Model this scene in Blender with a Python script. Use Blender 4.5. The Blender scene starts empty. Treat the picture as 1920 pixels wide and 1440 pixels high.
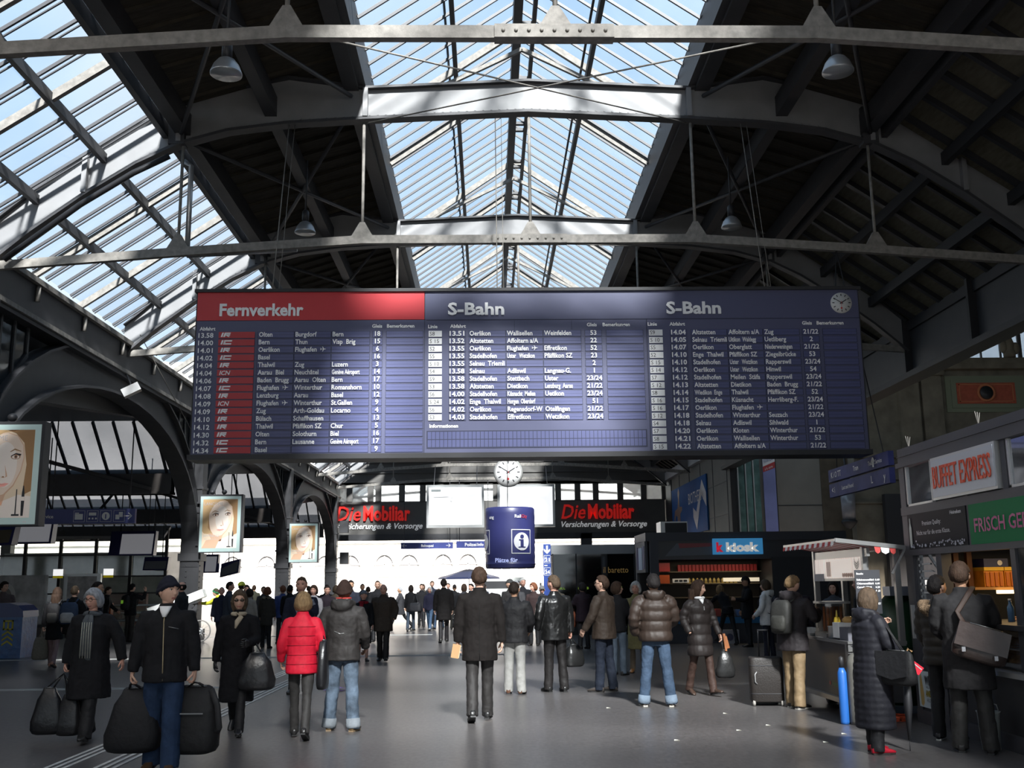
import bpy, math, random
import numpy as np
from mathutils import Vector, Matrix
R = math.radians
sc = bpy.context.scene
COL = sc.collection
rnd = random.Random(7)

# ---------------------------------------------------------------- camera, sky, sun, exposure
cam_d = bpy.data.cameras.new('camera'); cam = bpy.data.objects.new('camera', cam_d); COL.objects.link(cam)
PITCH, YAW, ROLL = R(10.92), R(1.39), R(0.65)
_f = Vector((math.sin(YAW)*math.cos(PITCH), math.cos(YAW)*math.cos(PITCH), math.sin(PITCH)))
_r = Vector((math.cos(YAW), -math.sin(YAW), 0)); _u = _r.cross(_f)
_r2 = _r*math.cos(ROLL)-_u*math.sin(ROLL); _u2 = _u*math.cos(ROLL)+_r*math.sin(ROLL)
cam.matrix_world = Matrix(((_r2.x,_u2.x,-_f.x,0),(_r2.y,_u2.y,-_f.y,0),(_r2.z,_u2.z,-_f.z,1.7),(0,0,0,1)))
cam_d.sensor_fit = 'HORIZONTAL'; cam_d.sensor_width = 36.0; cam_d.lens = 36.0*1950/1920
cam_d.clip_end = 600
sc.camera = cam
sc.view_settings.view_transform = 'Standard'; sc.view_settings.look = 'None'
sc.view_settings.exposure = 0.0; sc.view_settings.gamma = 1.0
try: sc.view_settings.use_curve_mapping = False
except Exception: pass
w = bpy.data.worlds.new('sky'); sc.world = w; w.use_nodes = True
nt = w.node_tree; nt.nodes.clear()
wo = nt.nodes.new('ShaderNodeOutputWorld'); bg = nt.nodes.new('ShaderNodeBackground')
tc = nt.nodes.new('ShaderNodeTexCoord'); sep = nt.nodes.new('ShaderNodeSeparateXYZ')
rp = nt.nodes.new('ShaderNodeValToRGB'); nz = nt.nodes.new('ShaderNodeTexNoise'); mx = nt.nodes.new('ShaderNodeMix'); mx.data_type = 'RGBA'
cr = nt.nodes.new('ShaderNodeValToRGB')
rp.color_ramp.elements[0].color = (0.80, 0.92, 1.0, 1); rp.color_ramp.elements[0].position = 0.0
rp.color_ramp.elements[1].color = (0.50, 0.74, 1.0, 1); rp.color_ramp.elements[1].position = 0.8
nz.inputs['Scale'].default_value = 2.2; nz.inputs['Detail'].default_value = 4
cr.color_ramp.elements[0].position = 0.52; cr.color_ramp.elements[1].position = 0.75
nt.links.new(tc.outputs['Generated'], sep.inputs[0]); nt.links.new(sep.outputs['Z'], rp.inputs[0])
nt.links.new(tc.outputs['Generated'], nz.inputs['Vector']); nt.links.new(nz.outputs['Fac'], cr.inputs[0])
nt.links.new(cr.outputs['Color'], mx.inputs[0]); nt.links.new(rp.outputs['Color'], mx.inputs[6]); mx.inputs[7].default_value = (0.95, 0.97, 1.0, 1)
nt.links.new(mx.outputs[2], bg.inputs['Color']); bg.inputs['Strength'].default_value = 1.1
nt.links.new(bg.outputs[0], wo.inputs[0])
sun_d = bpy.data.lights.new('sun', 'SUN'); sun = bpy.data.objects.new('sun', sun_d); COL.objects.link(sun)
SUN_EL, SUN_AZ = R(38), R(9)      # shines along +Y, slightly towards -X
_sd = Vector((-math.sin(SUN_AZ)*math.cos(SUN_EL), math.cos(SUN_AZ)*math.cos(SUN_EL), -math.sin(SUN_EL)))
sun.rotation_euler = _sd.to_track_quat('-Z', 'Y').to_euler()
sun_d.energy = 20.0; sun_d.angle = R(5.5); sun_d.color = (1.0, 0.90, 0.79)
sc.cycles.transparent_max_bounces = 24
sc.cycles.max_bounces = 8

# ---------------------------------------------------------------- materials
MATS = {}
def mat(name, col, rough=0.6, metal=0.0, spec=0.5, var=0.0, vscale=6.0, bump=0.0, bscale=30.0, emit=0.0, stretch=None, coat=0.0):
    if name in MATS: return MATS[name]
    m = bpy.data.materials.new(name); m.use_nodes = True; MATS[name] = m
    t = m.node_tree; b = t.nodes['Principled BSDF']
    c4 = (col[0], col[1], col[2], 1)
    b.inputs['Base Color'].default_value = c4; b.inputs['Roughness'].default_value = rough
    b.inputs['Metallic'].default_value = metal; b.inputs['Specular IOR Level'].default_value = spec
    if coat: b.inputs['Coat Weight'].default_value = coat
    if emit:
        b.inputs['Emission Color'].default_value = c4; b.inputs['Emission Strength'].default_value = emit
    vec = None
    if var or bump:
        tcn = t.nodes.new('ShaderNodeTexCoord'); vec = tcn.outputs['Object']
        if stretch:
            mp = t.nodes.new('ShaderNodeMapping'); mp.inputs['Scale'].default_value = stretch
            t.links.new(vec, mp.inputs[0]); vec = mp.outputs[0]
    if var:
        n = t.nodes.new('ShaderNodeTexNoise'); n.inputs['Scale'].default_value = vscale; n.inputs['Detail'].default_value = 5
        t.links.new(vec, n.inputs['Vector'])
        mr = t.nodes.new('ShaderNodeMapRange'); mr.inputs['From Min'].default_value = 0.3; mr.inputs['From Max'].default_value = 0.7
        mr.inputs['To Min'].default_value = 1-var; mr.inputs['To Max'].default_value = 1+var
        t.links.new(n.outputs['Fac'], mr.inputs['Value'])
        mm = t.nodes.new('ShaderNodeVectorMath'); mm.operation = 'SCALE'; mm.inputs[0].default_value = col[:3]
        t.links.new(mr.outputs[0], mm.inputs['Scale']); t.links.new(mm.outputs[0], b.inputs['Base Color'])
        if emit: t.links.new(mm.outputs[0], b.inputs['Emission Color'])
    if bump:
        n2 = t.nodes.new('ShaderNodeTexNoise'); n2.inputs['Scale'].default_value = bscale; n2.inputs['Detail'].default_value = 3
        t.links.new(vec, n2.inputs['Vector'])
        bp = t.nodes.new('ShaderNodeBump'); bp.inputs['Strength'].default_value = bump; bp.inputs['Distance'].default_value = 0.02
        t.links.new(n2.outputs['Fac'], bp.inputs['Height']); t.links.new(bp.outputs[0], b.inputs['Normal'])
    return m
def glass_mat(name, tint, milky, milk_col=(0.8, 0.85, 0.9), gloss=0.06, dirt=0.25, scale=0.5):
    """thin pane: mostly see-through, partly milky, patchy dirt"""
    if name in MATS: return MATS[name]
    m = bpy.data.materials.new(name); m.use_nodes = True; MATS[name] = m
    t = m.node_tree; t.nodes.clear()
    out = t.nodes.new('ShaderNodeOutputMaterial'); tr = t.nodes.new('ShaderNodeBsdfTransparent'); tl = t.nodes.new('ShaderNodeBsdfTranslucent')
    gl = t.nodes.new('ShaderNodeBsdfGlossy'); gl.inputs['Roughness'].default_value = 0.05
    m1 = t.nodes.new('ShaderNodeMixShader'); m2 = t.nodes.new('ShaderNodeMixShader')
    tcn = t.nodes.new('ShaderNodeTexCoord'); n = t.nodes.new('ShaderNodeTexNoise'); n.inputs['Scale'].default_value = scale; n.inputs['Detail'].default_value = 4
    mr = t.nodes.new('ShaderNodeMapRange'); mr.inputs['From Min'].default_value = 0.35; mr.inputs['From Max'].default_value = 0.7
    mr.inputs['To Min'].default_value = milky; mr.inputs['To Max'].default_value = min(0.95, milky+dirt)
    t.links.new(tcn.outputs['Object'], n.inputs['Vector']); t.links.new(n.outputs['Fac'], mr.inputs['Value'])
    tr.inputs['Color'].default_value = (*tint, 1); tl.inputs['Color'].default_value = (*milk_col, 1)
    t.links.new(mr.outputs[0], m1.inputs[0]); t.links.new(tr.outputs[0], m1.inputs[1]); t.links.new(tl.outputs[0], m1.inputs[2])
    m2.inputs[0].default_value = gloss
    t.links.new(m1.outputs[0], m2.inputs[1]); t.links.new(gl.outputs[0], m2.inputs[2]); t.links.new(m2.outputs[0], out.inputs[0])
    return m

# ---------------------------------------------------------------- mesh builder
def V3(p): return np.array(p, float)
def unit(v):
    v = V3(v); n = np.linalg.norm(v); return v/n if n > 1e-9 else v
class MB:
    def __init__(s): s.v = []; s.f = []; s.m = []; s.sm = []
    def add(s, vs, fs, mi=0, smooth=False):
        o = len(s.v); s.v.extend([tuple(map(float, p)) for p in vs])
        for k in fs: s.f.append(tuple(i+o for i in k)); s.m.append(mi); s.sm.append(smooth)
        return s
    def join(s, other, mi_off=0):
        o = len(s.v); s.v.extend(other.v)
        for k, m, q in zip(other.f, other.m, other.sm): s.f.append(tuple(i+o for i in k)); s.m.append(m+mi_off); s.sm.append(q)
        return s
    def box(s, x0, y0, z0, x1, y1, z1, mi=0):
        x0, x1 = sorted((x0, x1)); y0, y1 = sorted((y0, y1)); z0, z1 = sorted((z0, z1))
        return s.add([(x0,y0,z0),(x1,y0,z0),(x1,y1,z0),(x0,y1,z0),(x0,y0,z1),(x1,y0,z1),(x1,y1,z1),(x0,y1,z1)],
              [(0,3,2,1),(4,5,6,7),(0,1,5,4),(1,2,6,5),(2,3,7,6),(3,0,4,7)], mi)
    def cbox(s, c, d, mi=0): return s.box(c[0]-d[0]/2, c[1]-d[1]/2, c[2]-d[2]/2, c[0]+d[0]/2, c[1]+d[1]/2, c[2]+d[2]/2, mi)
    def bar(s, p, q, w, h, mi=0, up=(0,0,1)):
        p, q = V3(p), V3(q); d = unit(q-p); up = V3(up)
        if abs(np.dot(d, up)) > 0.98: up = V3((0,1,0))
        a = unit(np.cross(d, up)); b = np.cross(a, d)
        a *= w/2; b *= h/2
        vs = [p-a-b, p+a-b, p+a+b, p-a+b, q-a-b, q+a-b, q+a+b, q-a+b]
        return s.add(vs, [(0,1,2,3),(7,6,5,4),(0,4,5,1),(1,5,6,2),(2,6,7,3),(3,7,4,0)], mi)
    def tube(s, pts, rad, n=8, mi=0, ref=(1,0,0), cap=True, smooth=True, power=2.0):
        """closed tube; rad per point: number or (a, b) along ref-ish and perpendicular"""
        P = [V3(p) for p in pts]; L = len(P); vs = []; fs = []
        if not isinstance(rad, (list, tuple)): rad = [rad]*L
        ref = V3(ref)
        for i in range(L):
            d = unit(P[min(i+1, L-1)]-P[max(i-1, 0)])
            a = ref - d*np.dot(ref, d)
            if np.linalg.norm(a) < 0.05: a = V3((0,1,0)) - d*d[1]
            a = unit(a); b = np.cross(d, a)
            r = rad[i]; ra, rb = (r, r) if not isinstance(r, (tuple, list)) else r
            for k in range(n):
                t = 2*math.pi*k/n; c, q = math.cos(t), math.sin(t)
                if power != 2.0:
                    c = math.copysign(abs(c)**(2/power), c); q = math.copysign(abs(q)**(2/power), q)
                vs.append(P[i]+a*ra*c+b*rb*q)
        for i in range(L-1):
            for k in range(n):
                k2 = (k+1) % n; fs.append((i*n+k, i*n+k2, (i+1)*n+k2, (i+1)*n+k))
        if cap: fs.append(tuple(range(n-1, -1, -1))); fs.append(tuple((L-1)*n+k for k in range(n)))
        return s.add(vs, fs, mi, smooth)
    def rings(s, rs, mi=0, cap=True, smooth=True):
        n = len(rs[0]); L = len(rs); vs = [p for r in rs for p in r]; fs = []
        for i in range(L-1):
            for k in range(n):
                k2 = (k+1) % n; fs.append((i*n+k, i*n+k2, (i+1)*n+k2, (i+1)*n+k))
        if cap: fs.append(tuple(range(n-1, -1, -1))); fs.append(tuple((L-1)*n+k for k in range(n)))
        return s.add(vs, fs, mi, smooth)
    def lathe(s, prof, n=20, c=(0,0,0), mi=0, axis='z', smooth=True):
        rs = []
        for r, h in prof:
            ring = []
            for k in range(n):
                t = 2*math.pi*k/n
                p = (r*math.cos(t), r*math.sin(t), h)
                if axis == 'y': p = (p[0], -h, p[1])
                if axis == 'x': p = (h, p[0], p[1])
                ring.append((p[0]+c[0], p[1]+c[1], p[2]+c[2]))
            rs.append(ring)
        return s.rings(rs, mi, True, smooth)
    def scaled(s, k, o): s.v = [tuple(o[i]+(p[i]-o[i])*k for i in range(3)) for p in s.v]; return s
    def ell(s, c, r, nu=14, nv=9, mi=0):
        rs = []
        for j in range(nv+1):
            e = -math.pi/2+math.pi*(j+0.001)/(nv+0.002)
            rs.append([(c[0]+r[0]*math.cos(e)*math.cos(2*math.pi*k/nu), c[1]+r[1]*math.cos(e)*math.sin(2*math.pi*k/nu), c[2]+r[2]*math.sin(e)) for k in range(nu)])
        return s.rings(rs, mi)
    def prism(s, poly, o, ux, uy, un, t, mi=0):
        """polygon in the (ux, uy) plane from o, thickness t along un"""
        o, ux, uy, un = V3(o), V3(ux), V3(uy), V3(un); n = len(poly)
        a = [o+ux*x+uy*y for x, y in poly]; b = [p+un*t for p in a]
        return s.add(a+b, [tuple(range(n-1, -1, -1)), tuple(range(n, 2*n))]+[(i, (i+1) % n, n+(i+1) % n, n+i) for i in range(n)], mi)
    def flat(s, poly, o, ux, uy, mi=0):
        o, ux, uy = V3(o), V3(ux), V3(uy)
        return s.add([o+ux*x+uy*y for x, y in poly], [tuple(range(len(poly)))], mi)
    def disc(s, cx, cy, rx, ry, o, ux, uy, mi=0, n=24, a0=0, a1=360):
        full = abs(a1-a0) >= 360; m = n if full else n+1
        return s.flat([(cx+rx*math.cos(R(a0+(a1-a0)*k/n)), cy+ry*math.sin(R(a0+(a1-a0)*k/n))) for k in range(m)], o, ux, uy, mi)
    def text(s, body, o, ux, uy, cap=1.0, width=None, align='l', mi=0, bold=0.0, shear=0.0, depth=0.0, maxw=None):
        vs, fs, x1 = text_geo(body, bold, shear, depth)
        k = cap/0.682; kx = k
        if width: kx = width/x1
        elif maxw and x1*k > maxw: kx = maxw/x1
        off = {'l': 0, 'c': -x1*kx/2, 'r': -x1*kx}[align]
        o, ux, uy = V3(o), unit(ux), unit(uy); un = np.cross(ux, uy)
        return s.add([o+ux*(v[0]*kx+off)+uy*v[1]*k+un*v[2]*k for v in vs], fs, mi)
    def build(s, name, mats, parent=None, base=None, smooth=None):
        me = bpy.data.meshes.new(name)
        V = np.array(s.v, float).reshape(-1, 3)
        if base is None: base = (0,0,0)
        wb = V3(base)
        if parent is not None:
            wb = V3(parent.get('_b', (0,0,0)))
        me.from_pydata([tuple(p) for p in (V-wb)], [], s.f)
        if not isinstance(mats, (list, tuple)): mats = [mats]
        for m in mats: me.materials.append(m)
        me.polygons.foreach_set('material_index', s.m)
        me.polygons.foreach_set('use_smooth', s.sm if smooth is None else [smooth]*len(s.f))
        me.update()
        o = bpy.data.objects.new(name, me); COL.objects.link(o)
        if parent is not None:
            o.parent = parent; o['_b'] = tuple(wb)
        else:
            o.location = base; o['_b'] = tuple(wb)
        return o
_TXT = {}
def text_geo(body, bold, shear, depth):
    k = (body, bold, shear, depth)
    if k not in _TXT:
        c = bpy.data.curves.new('t', 'FONT'); c.body = body; c.resolution_u = 2; c.offset = bold; c.shear = shear; c.extrude = depth
        o = bpy.data.objects.new('t', c); m = o.to_mesh()
        vs = [tuple(v.co) for v in m.vertices]; fs = [tuple(p.vertices) for p in m.polygons]
        x0 = min(v[0] for v in vs) if vs else 0; x1 = max(v[0] for v in vs) if vs else 1
        vs = [(v[0]-x0, v[1], v[2]+depth) for v in vs]
        o.to_mesh_clear(); bpy.data.objects.remove(o); bpy.data.curves.remove(c)
        _TXT[k] = (vs, fs, x1-x0)
    return _TXT[k]
def tag(o, label=None, cat=None, group=None, kind=None):
    if label: o['label'] = label
    if cat: o['category'] = cat
    if group: o['group'] = group
    if kind: o['kind'] = kind
    return o
def empty(name, loc):
    o = bpy.data.objects.new(name, None); o.empty_display_size = 0.2; COL.objects.link(o); o.location = loc; o['_b'] = tuple(map(float, loc)); return o
def struct(mb, name, mats, parent=None, label=None):
    o = mb.build(name, mats, parent)
    if parent is None: o['kind'] = 'structure'
    if label: o['label'] = label
    return o
X, Y, Z = (1,0,0), (0,1,0), (0,0,1)
NX, NY = (-1,0,0), (0,-1,0)
# ---------------------------------------------------------------- shared materials
M_steel = mat('painted_steel', (0.21,0.21,0.215), 0.45, 0, 0.5, var=0.10, vscale=2.0, bump=0.05, bscale=8)
M_dark = mat('dark_steel', (0.045,0.045,0.049), 0.5, 0, 0.4, var=0.15, vscale=2.0)
M_darker = mat('black_steel', (0.025,0.025,0.028), 0.5, 0, 0.4)
M_bar = mat('glazing_bar_steel', (0.05,0.05,0.055), 0.5)
M_rust = mat('dusty_steel', (0.23,0.215,0.195), 0.65, 0, 0.3, var=0.25, vscale=9.0, bump=0.15, bscale=60)
M_board = mat('roof_boards', (0.060,0.052,0.040), 0.8, 0, 0.2, var=0.25, vscale=3.0, stretch=(1,6,1))
M_boardr = mat('roof_boards_olive', (0.115,0.105,0.075), 0.8, 0, 0.2, var=0.2, vscale=3.0, stretch=(6,1,1))
M_glass = glass_mat('skylight_glass', (0.72,0.82,0.93), 0.015, (0.55,0.6,0.66), gloss=0.04, dirt=0.09, scale=0.35)
M_glass2 = glass_mat('clerestory_glass', (0.55,0.63,0.68), 0.25, gloss=0.06, dirt=0.3, scale=0.5)
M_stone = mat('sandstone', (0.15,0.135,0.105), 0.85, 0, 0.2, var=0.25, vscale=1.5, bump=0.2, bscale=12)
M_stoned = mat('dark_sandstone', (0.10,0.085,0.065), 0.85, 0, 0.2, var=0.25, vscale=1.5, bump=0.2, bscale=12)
M_conc = mat('concrete_panel', (0.21,0.20,0.18), 0.8, 0, 0.2, var=0.08, vscale=1.0, bump=0.05, bscale=10)
M_white = mat('white_print', (0.82,0.82,0.82), 0.5)
M_blue = mat('sign_blue', (0.050,0.065,0.240), 0.35, 0, 0.5)

M_fillglass = glass_mat('milky_fill_glass', (0.5,0.5,0.5), 0.93, (0.75,0.76,0.78), gloss=0.03, dirt=0.02)  # diffusing panes added in the unseen bays as soft fill light

# ---------------------------------------------------------------- floor
fm = mat('polished_asphalt', (0.105,0.10,0.10), 0.32, 0, 0.5)
t = fm.node_tree; b = t.nodes['Principled BSDF']; tcn = t.nodes.new('ShaderNodeTexCoord')
def _noise(scale, stretch, detail=4):
    mp = t.nodes.new('ShaderNodeMapping'); mp.inputs['Scale'].default_value = stretch
    n = t.nodes.new('ShaderNodeTexNoise'); n.inputs['Scale'].default_value = scale; n.inputs['Detail'].default_value = detail
    t.links.new(tcn.outputs['Object'], mp.inputs[0]); t.links.new(mp.outputs[0], n.inputs['Vector']); return n
n1 = _noise(0.35, (1,1,1)); n2 = _noise(9.0, (2.5,1,1), 6)
mr1 = t.nodes.new('ShaderNodeMapRange'); mr1.inputs['From Min'].default_value = .3; mr1.inputs['From Max'].default_value = .7; mr1.inputs['To Min'].default_value = .85; mr1.inputs['To Max'].default_value = 1.15
mr2 = t.nodes.new('ShaderNodeMapRange'); mr2.inputs['From Min'].default_value = .3; mr2.inputs['From Max'].default_value = .75; mr2.inputs['To Min'].default_value = .78; mr2.inputs['To Max'].default_value = 1.3
mul = t.nodes.new('ShaderNodeMath'); mul.operation = 'MULTIPLY'
sc1 = t.nodes.new('ShaderNodeVectorMath'); sc1.operation = 'SCALE'; sc1.inputs[0].default_value = (0.098,0.091,0.090)
t.links.new(n1.outputs['Fac'], mr1.inputs[0]); t.links.new(n2.outputs['Fac'], mr2.inputs[0])
t.links.new(mr1.outputs[0], mul.inputs[0]); t.links.new(mr2.outputs[0], mul.inputs[1])
t.links.new(mul.outputs[0], sc1.inputs['Scale']); t.links.new(sc1.outputs[0], b.inputs['Base Color'])
bp = t.nodes.new('ShaderNodeBump'); bp.inputs['Strength'].default_value = 0.06; bp.inputs['Distance'].default_value = 0.02
t.links.new(n2.outputs['Fac'], bp.inputs['Height']); t.links.new(bp.outputs[0], b.inputs['Normal'])
mb = MB(); mb.add([(-70,-45,0),(45,-45,0),(45,96,0),(-70,96,0)], [(0,1,2,3)]); struct(mb, 'floor', fm)
ym = mat('street_asphalt', (0.16,0.16,0.16), 0.8, var=0.1)
mb = MB(); mb.add([(-70,96,-0.02),(60,96,-0.02),(60,135,-0.02),(-70,135,-0.02)], [(0,1,2,3)]); struct(mb, 'street_ground', ym)
gm = mat('guide_line_white', (0.55,0.55,0.53), 0.6, var=0.15, vscale=4)
def strip(x0, y0, x1, y1, n, pitch, wd):
    m = MB(); d = unit((x1-x0, y1-y0, 0)); q = V3((-d[1], d[0], 0))
    for i in range(n):
        o = q*pitch*(i-(n-1)/2)
        m.bar(V3((x0,y0,.004))+o, V3((x1,y1,.004))+o, wd, 0.006)
    return struct(m, 'guide_strip', gm)
strip(-4.25, 6, -4.10, 27, 3, 0.090, 0.042); strip(-3.76, 6, -3.60, 27, 3, 0.090, 0.042)
strip(-15, 19.02, -4.3, 18.85, 2, 0.20, 0.06); strip(-15, 26.8, 1.0, 26.6, 2, 0.22, 0.07)
strip(-18, 38.0, -2, 37.8, 1, 0.3, 0.35)

# ---------------------------------------------------------------- roof
LX = 0.87
YK = lambda k: 12.0+7.94*k
def roof_pt(side, u):    # side -1 left, +1 right ; outline of the roof from ridge (0) outward
    return {0:(LX,14.8), 1:(LX+side*3.32,12.5), 2:(LX+side*7.20,11.32), 3:(LX+side*10.98,8.74)}[u]
CH = [(-10.77,7.95),(-9.9,8.72),(-8.9,9.48),(-7.9,10.14),(-7.07,10.56),(-6.1,10.84),(-4.9,11.0),(-3.32,11.1),(0,11.26)]
CHORD = [(LX+x, z) for x, z in CH] + [(LX-x, z) for x, z in CH[-2::-1]]
TOPD = [.80,.80,.80,.80,.80,.85,.95,.62,.62]
def slope_quad(m, side, u0, u1, y0, y1, mi=0, th=0.05, dz=0):
    (xa, za), (xb, zb) = roof_pt(side, u0), roof_pt(side, u1); za += dz; zb += dz
    m.prism([(0,0),(1,0),(1,1),(0,1)], (xa,y0,za), (xb-xa,0,zb-za), (0,y1-y0,0), (0,0,1), th, mi)
def glaze(n, side_parts, y0, y1, glass=M_glass, nb=13):
    """a glazed bay: panes with glazing bars, purlins and rafters as parts"""
    g = MB(); bars = MB(); raf = MB(); pur = MB()
    for side, u0, u1 in side_parts:
        (xa, za), (xb, zb) = roof_pt(side, u0), roof_pt(side, u1)
        g.add([(xa,y0,za),(xb,y0,zb),(xb,y1,zb),(xa,y1,za)], [(0,1,2,3)])
        for i in range(nb):
            y = y0+(y1-y0)*(i+.5)/nb; bars.bar((xa,y,za-.03), (xb,y,zb-.03), 0.045, 0.06)
            if u0 == 2: bars.bar((xa,y+.13,za-.05), (xb,y+.13,zb-.05), 0.025, 0.03)
        for i in (1, 2):
            y = y0+(y1-y0)*i/3; raf.bar((xa,y,za-.14), (xb,y,zb-.14), 0.10, 0.15)
        for fr in ((.47,) if u0 == 0 else (.36,.70)):
            x, z = xa+(xb-xa)*fr, za+(zb-za)*fr
            pur.bar((x,y0,z-.16), (x,y1,z-.16), 0.10, 0.20); pur.bar((x-.16,y0,z-.07), (x-.16,y1,z-.07), 0.05, 0.05)
    o = struct(g, 'window_%d' % n, glass)
    bars.build('glazing_bar', M_bar, o); raf.build('rafter', M_rust, o); pur.build('purlin', M_dark, o)
    return o
wn = 0
for k in range(-5, 9):
    y0, y1 = YK(k), YK(k+1)
    wn += 1
    if k >= 0:
        glaze(wn, [(-1,0,1),(1,0,1)], y0, y1); wn += 1
        glaze(wn, [(-1,2,3)], y0, y1, nb=11)
    else:  # unseen bays behind the camera, panes and boards arranged to shape the light
        glaze(wn, [(1,0,1)], y0, y1)
        wn += 1; glaze(wn, [(-1,2,3)], y0, y1, M_fillglass, nb=11)
        if k < -1: wn += 1; glaze(wn, [(-1,0,1)], y0, y1, M_fillglass)
    # boarded slopes
    m = MB()
    if k == -1:
        m.prism([(0,0),(1.62,1.122),(1.62,1.172),(0,.05)], (LX-3.32,y0,12.5), X, Z, Y, y1-y0)  # out-of-view boards added to trim the sun patch on the departure board
        wn += 1; g_ = MB(); g_.add([(LX-1.7,y0,13.622),(LX,y0,14.8),(LX,y1,14.8),(LX-1.7,y1,13.622)], [(0,1,2,3)]); struct(g_, 'window_%d' % wn, M_glass)
    slope_quad(m, -1, 1, 2, y0, y1)
    if k >= -1: slope_quad(m, 1, 1, 2, y0, y1)
    else:
        wn += 1; glaze(wn, [(1,1,2)], y0, y1)  # right slope glazed out of view so sun reaches the floor
    o = struct(m, 'ceiling', M_board)
    m = MB(); slope_quad(m, 1, 2, 3, y0, y1); o = struct(m, 'ceiling', M_boardr)
    r_ = MB()
    (xa, za), (xb, zb) = roof_pt(1,2), roof_pt(1,3)
    for i in range(9):
        y = y0+(y1-y0)*(i+.5)/9; r_.bar((xa,y,za-.06), (xb,y,zb-.06), 0.10 if i % 3 else .16, 0.12)
    for fr in (.02,.36,.70,.97):
        x, z = xa+(xb-xa)*fr, za+(zb-za)*fr; r_.bar((x,y0,z-.2), (x,y1,z-.2), 0.14, 0.26)
    r_.build('rafter', M_darker, o)
    if k >= 0:
        r_ = MB()
        for side in (-1, 1):
            (xa, za), (xb, zb) = roof_pt(side,1), roof_pt(side,2)
            for i in range(12):
                y = y0+(y1-y0)*(i+.5)/12; r_.bar((xa,y,za-.04), (xb,y,zb-.04), 0.05, 0.07)
        r_.build('batten', M_board, o)
# longitudinal beams
def longbeam(x, z, w_, h_, m=M_dark, y0=None, y1=YK(9), name='roof_beam'):
    if y0 is None: y0 = YK(-1) if x > 1 else YK(-5)
    b_ = MB(); b_.box(x-w_/2, y0, z-h_/2, x+w_/2, y1, z+h_/2); return struct(b_, name, m)
for s in (-1, 1):
    longbeam(LX+s*3.40, 12.15, 0.16, 0.75); longbeam(LX+s*3.62, 11.75, 0.30, 0.10, M_dark)
    longbeam(LX+s*5.25, 11.35, 0.24, 0.42); longbeam(LX+s*7.0, 10.95, 0.28, 0.45)
    longbeam(LX+s*7.35, 10.8, 0.12, 0.28)
longbeam(LX-.12, 14.45, 0.20, 0.42); longbeam(LX+.26, 14.40, 0.09, 0.22)
rb = MB(); y = 6.0
while y < 76:
    for dy in (0, .42): rb.box(LX-.05, y+dy, 14.36, LX+.24, y+dy+.12, 14.44)
    y += 2.65
struct(rb, 'roof_ladder_rung', M_dark)
# arched girders
def girder(k):
    y = YK(k); n = len(CHORD)
    bot = CHORD; tops = [(x, z+d) for (x, z), d in zip(CHORD, TOPD+TOPD[-2::-1])]
    wb_ = MB(); vs = []; 
    for yy in (y-.02, y+.02): vs += [(x,yy,z) for x, z in bot]+[(x,yy,z) for x, z in tops]
    fs = []
    for i in range(n-1):
        fs += [(i,i+1,n+i+1,n+i), (2*n+i+1,2*n+i,3*n+i,3*n+i+1), (i,2*n+i,2*n+i+1,i+1), (n+i+1,3*n+i+1,3*n+i,n+i)]
    wb_.add(vs, fs); o = struct(wb_, 'roof_girder', M_steel)
    fl = MB()
    for i in range(n-1):
        (xa, za), (xb, zb) = bot[i], bot[i+1]; fl.bar((xa,y,za-.03), (xb,y,zb-.03), 0.26, 0.06)
        (xa, za), (xb, zb) = tops[i], tops[i+1]; fl.bar((xa,y,za+.02), (xb,y,zb+.02), 0.26, 0.05)
    fl.build('flange', M_dark, o)
    st = MB()
    for i in (2, 4, 7, 9, 12, 14):
        (x, z), (x2, z2) = bot[i], tops[i]; st.box(x-.05, y-.15, z, x+.05, y+.15, z2)
    st.build('stiffener', M_steel, o)
    rv = MB()
    for i in range(n-1):
        (xa, za), (xb, zb) = bot[i], bot[i+1]; L = math.hypot(xb-xa, zb-za); m_ = int(L/.16)
        for j in range(m_):
            f_ = (j+.5)/m_; rv.box(xa+(xb-xa)*f_-.018, y-.04, za+(zb-za)*f_+.05, xa+(xb-xa)*f_+.018, y-.02, za+(zb-za)*f_+.085)
    if k in (0, 1, 2, 3): rv.build('rivet', M_steel, o)
    # vertical posts where the glazing meets the boarded roof
    for s in (-1, 1):
        ps = MB(); x = LX+s*7.07; ps.box(x-.20, y-.14, 10.5, x+.12, y+.14, 11.3); ps.build('post', M_dark, o)
    if k >= 0:
        ti = MB(); pts = [(LX-10.7,7.98),(LX-7.0,8.26),(LX-3.35,8.5),(LX+3.35,8.5),(LX+7.0,8.26),(LX+10.7,7.98)]
        for a_, b_ in zip(pts, pts[1:]): ti.bar((a_[0],y,a_[1]), (b_[0],y,b_[1]), 0.12, 0.17)
        ti.box(LX-.75, y-.09, 8.41, LX+.75, y+.09, 8.59)
        for j in range(9): ti.ell((LX-.64+.16*j, y-.1, 8.5), (.025,.02,.025), 6, 4)
        tie = struct(ti, 'tie_beam', M_rust)
        for x, zt, zb in ((LX-7.0,10.5,8.26),(LX-3.35,11.0,8.5),(LX+.02,11.15,8.5),(LX+3.35,11.0,8.5),(LX+7.0,10.5,8.26)):
            rd = MB(); rd.tube([(x,y,zb),(x,y,zt)], .032, 8); rd.prism([(-.22,0),(.22,0),(.05,.30),(-.05,.30)], (x,y-.05,zb+.06), X, Z, Y, .1)
            rd.build('hanger_rod', M_rust, tie)
for k in range(-5, 9): girder(k)
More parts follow.
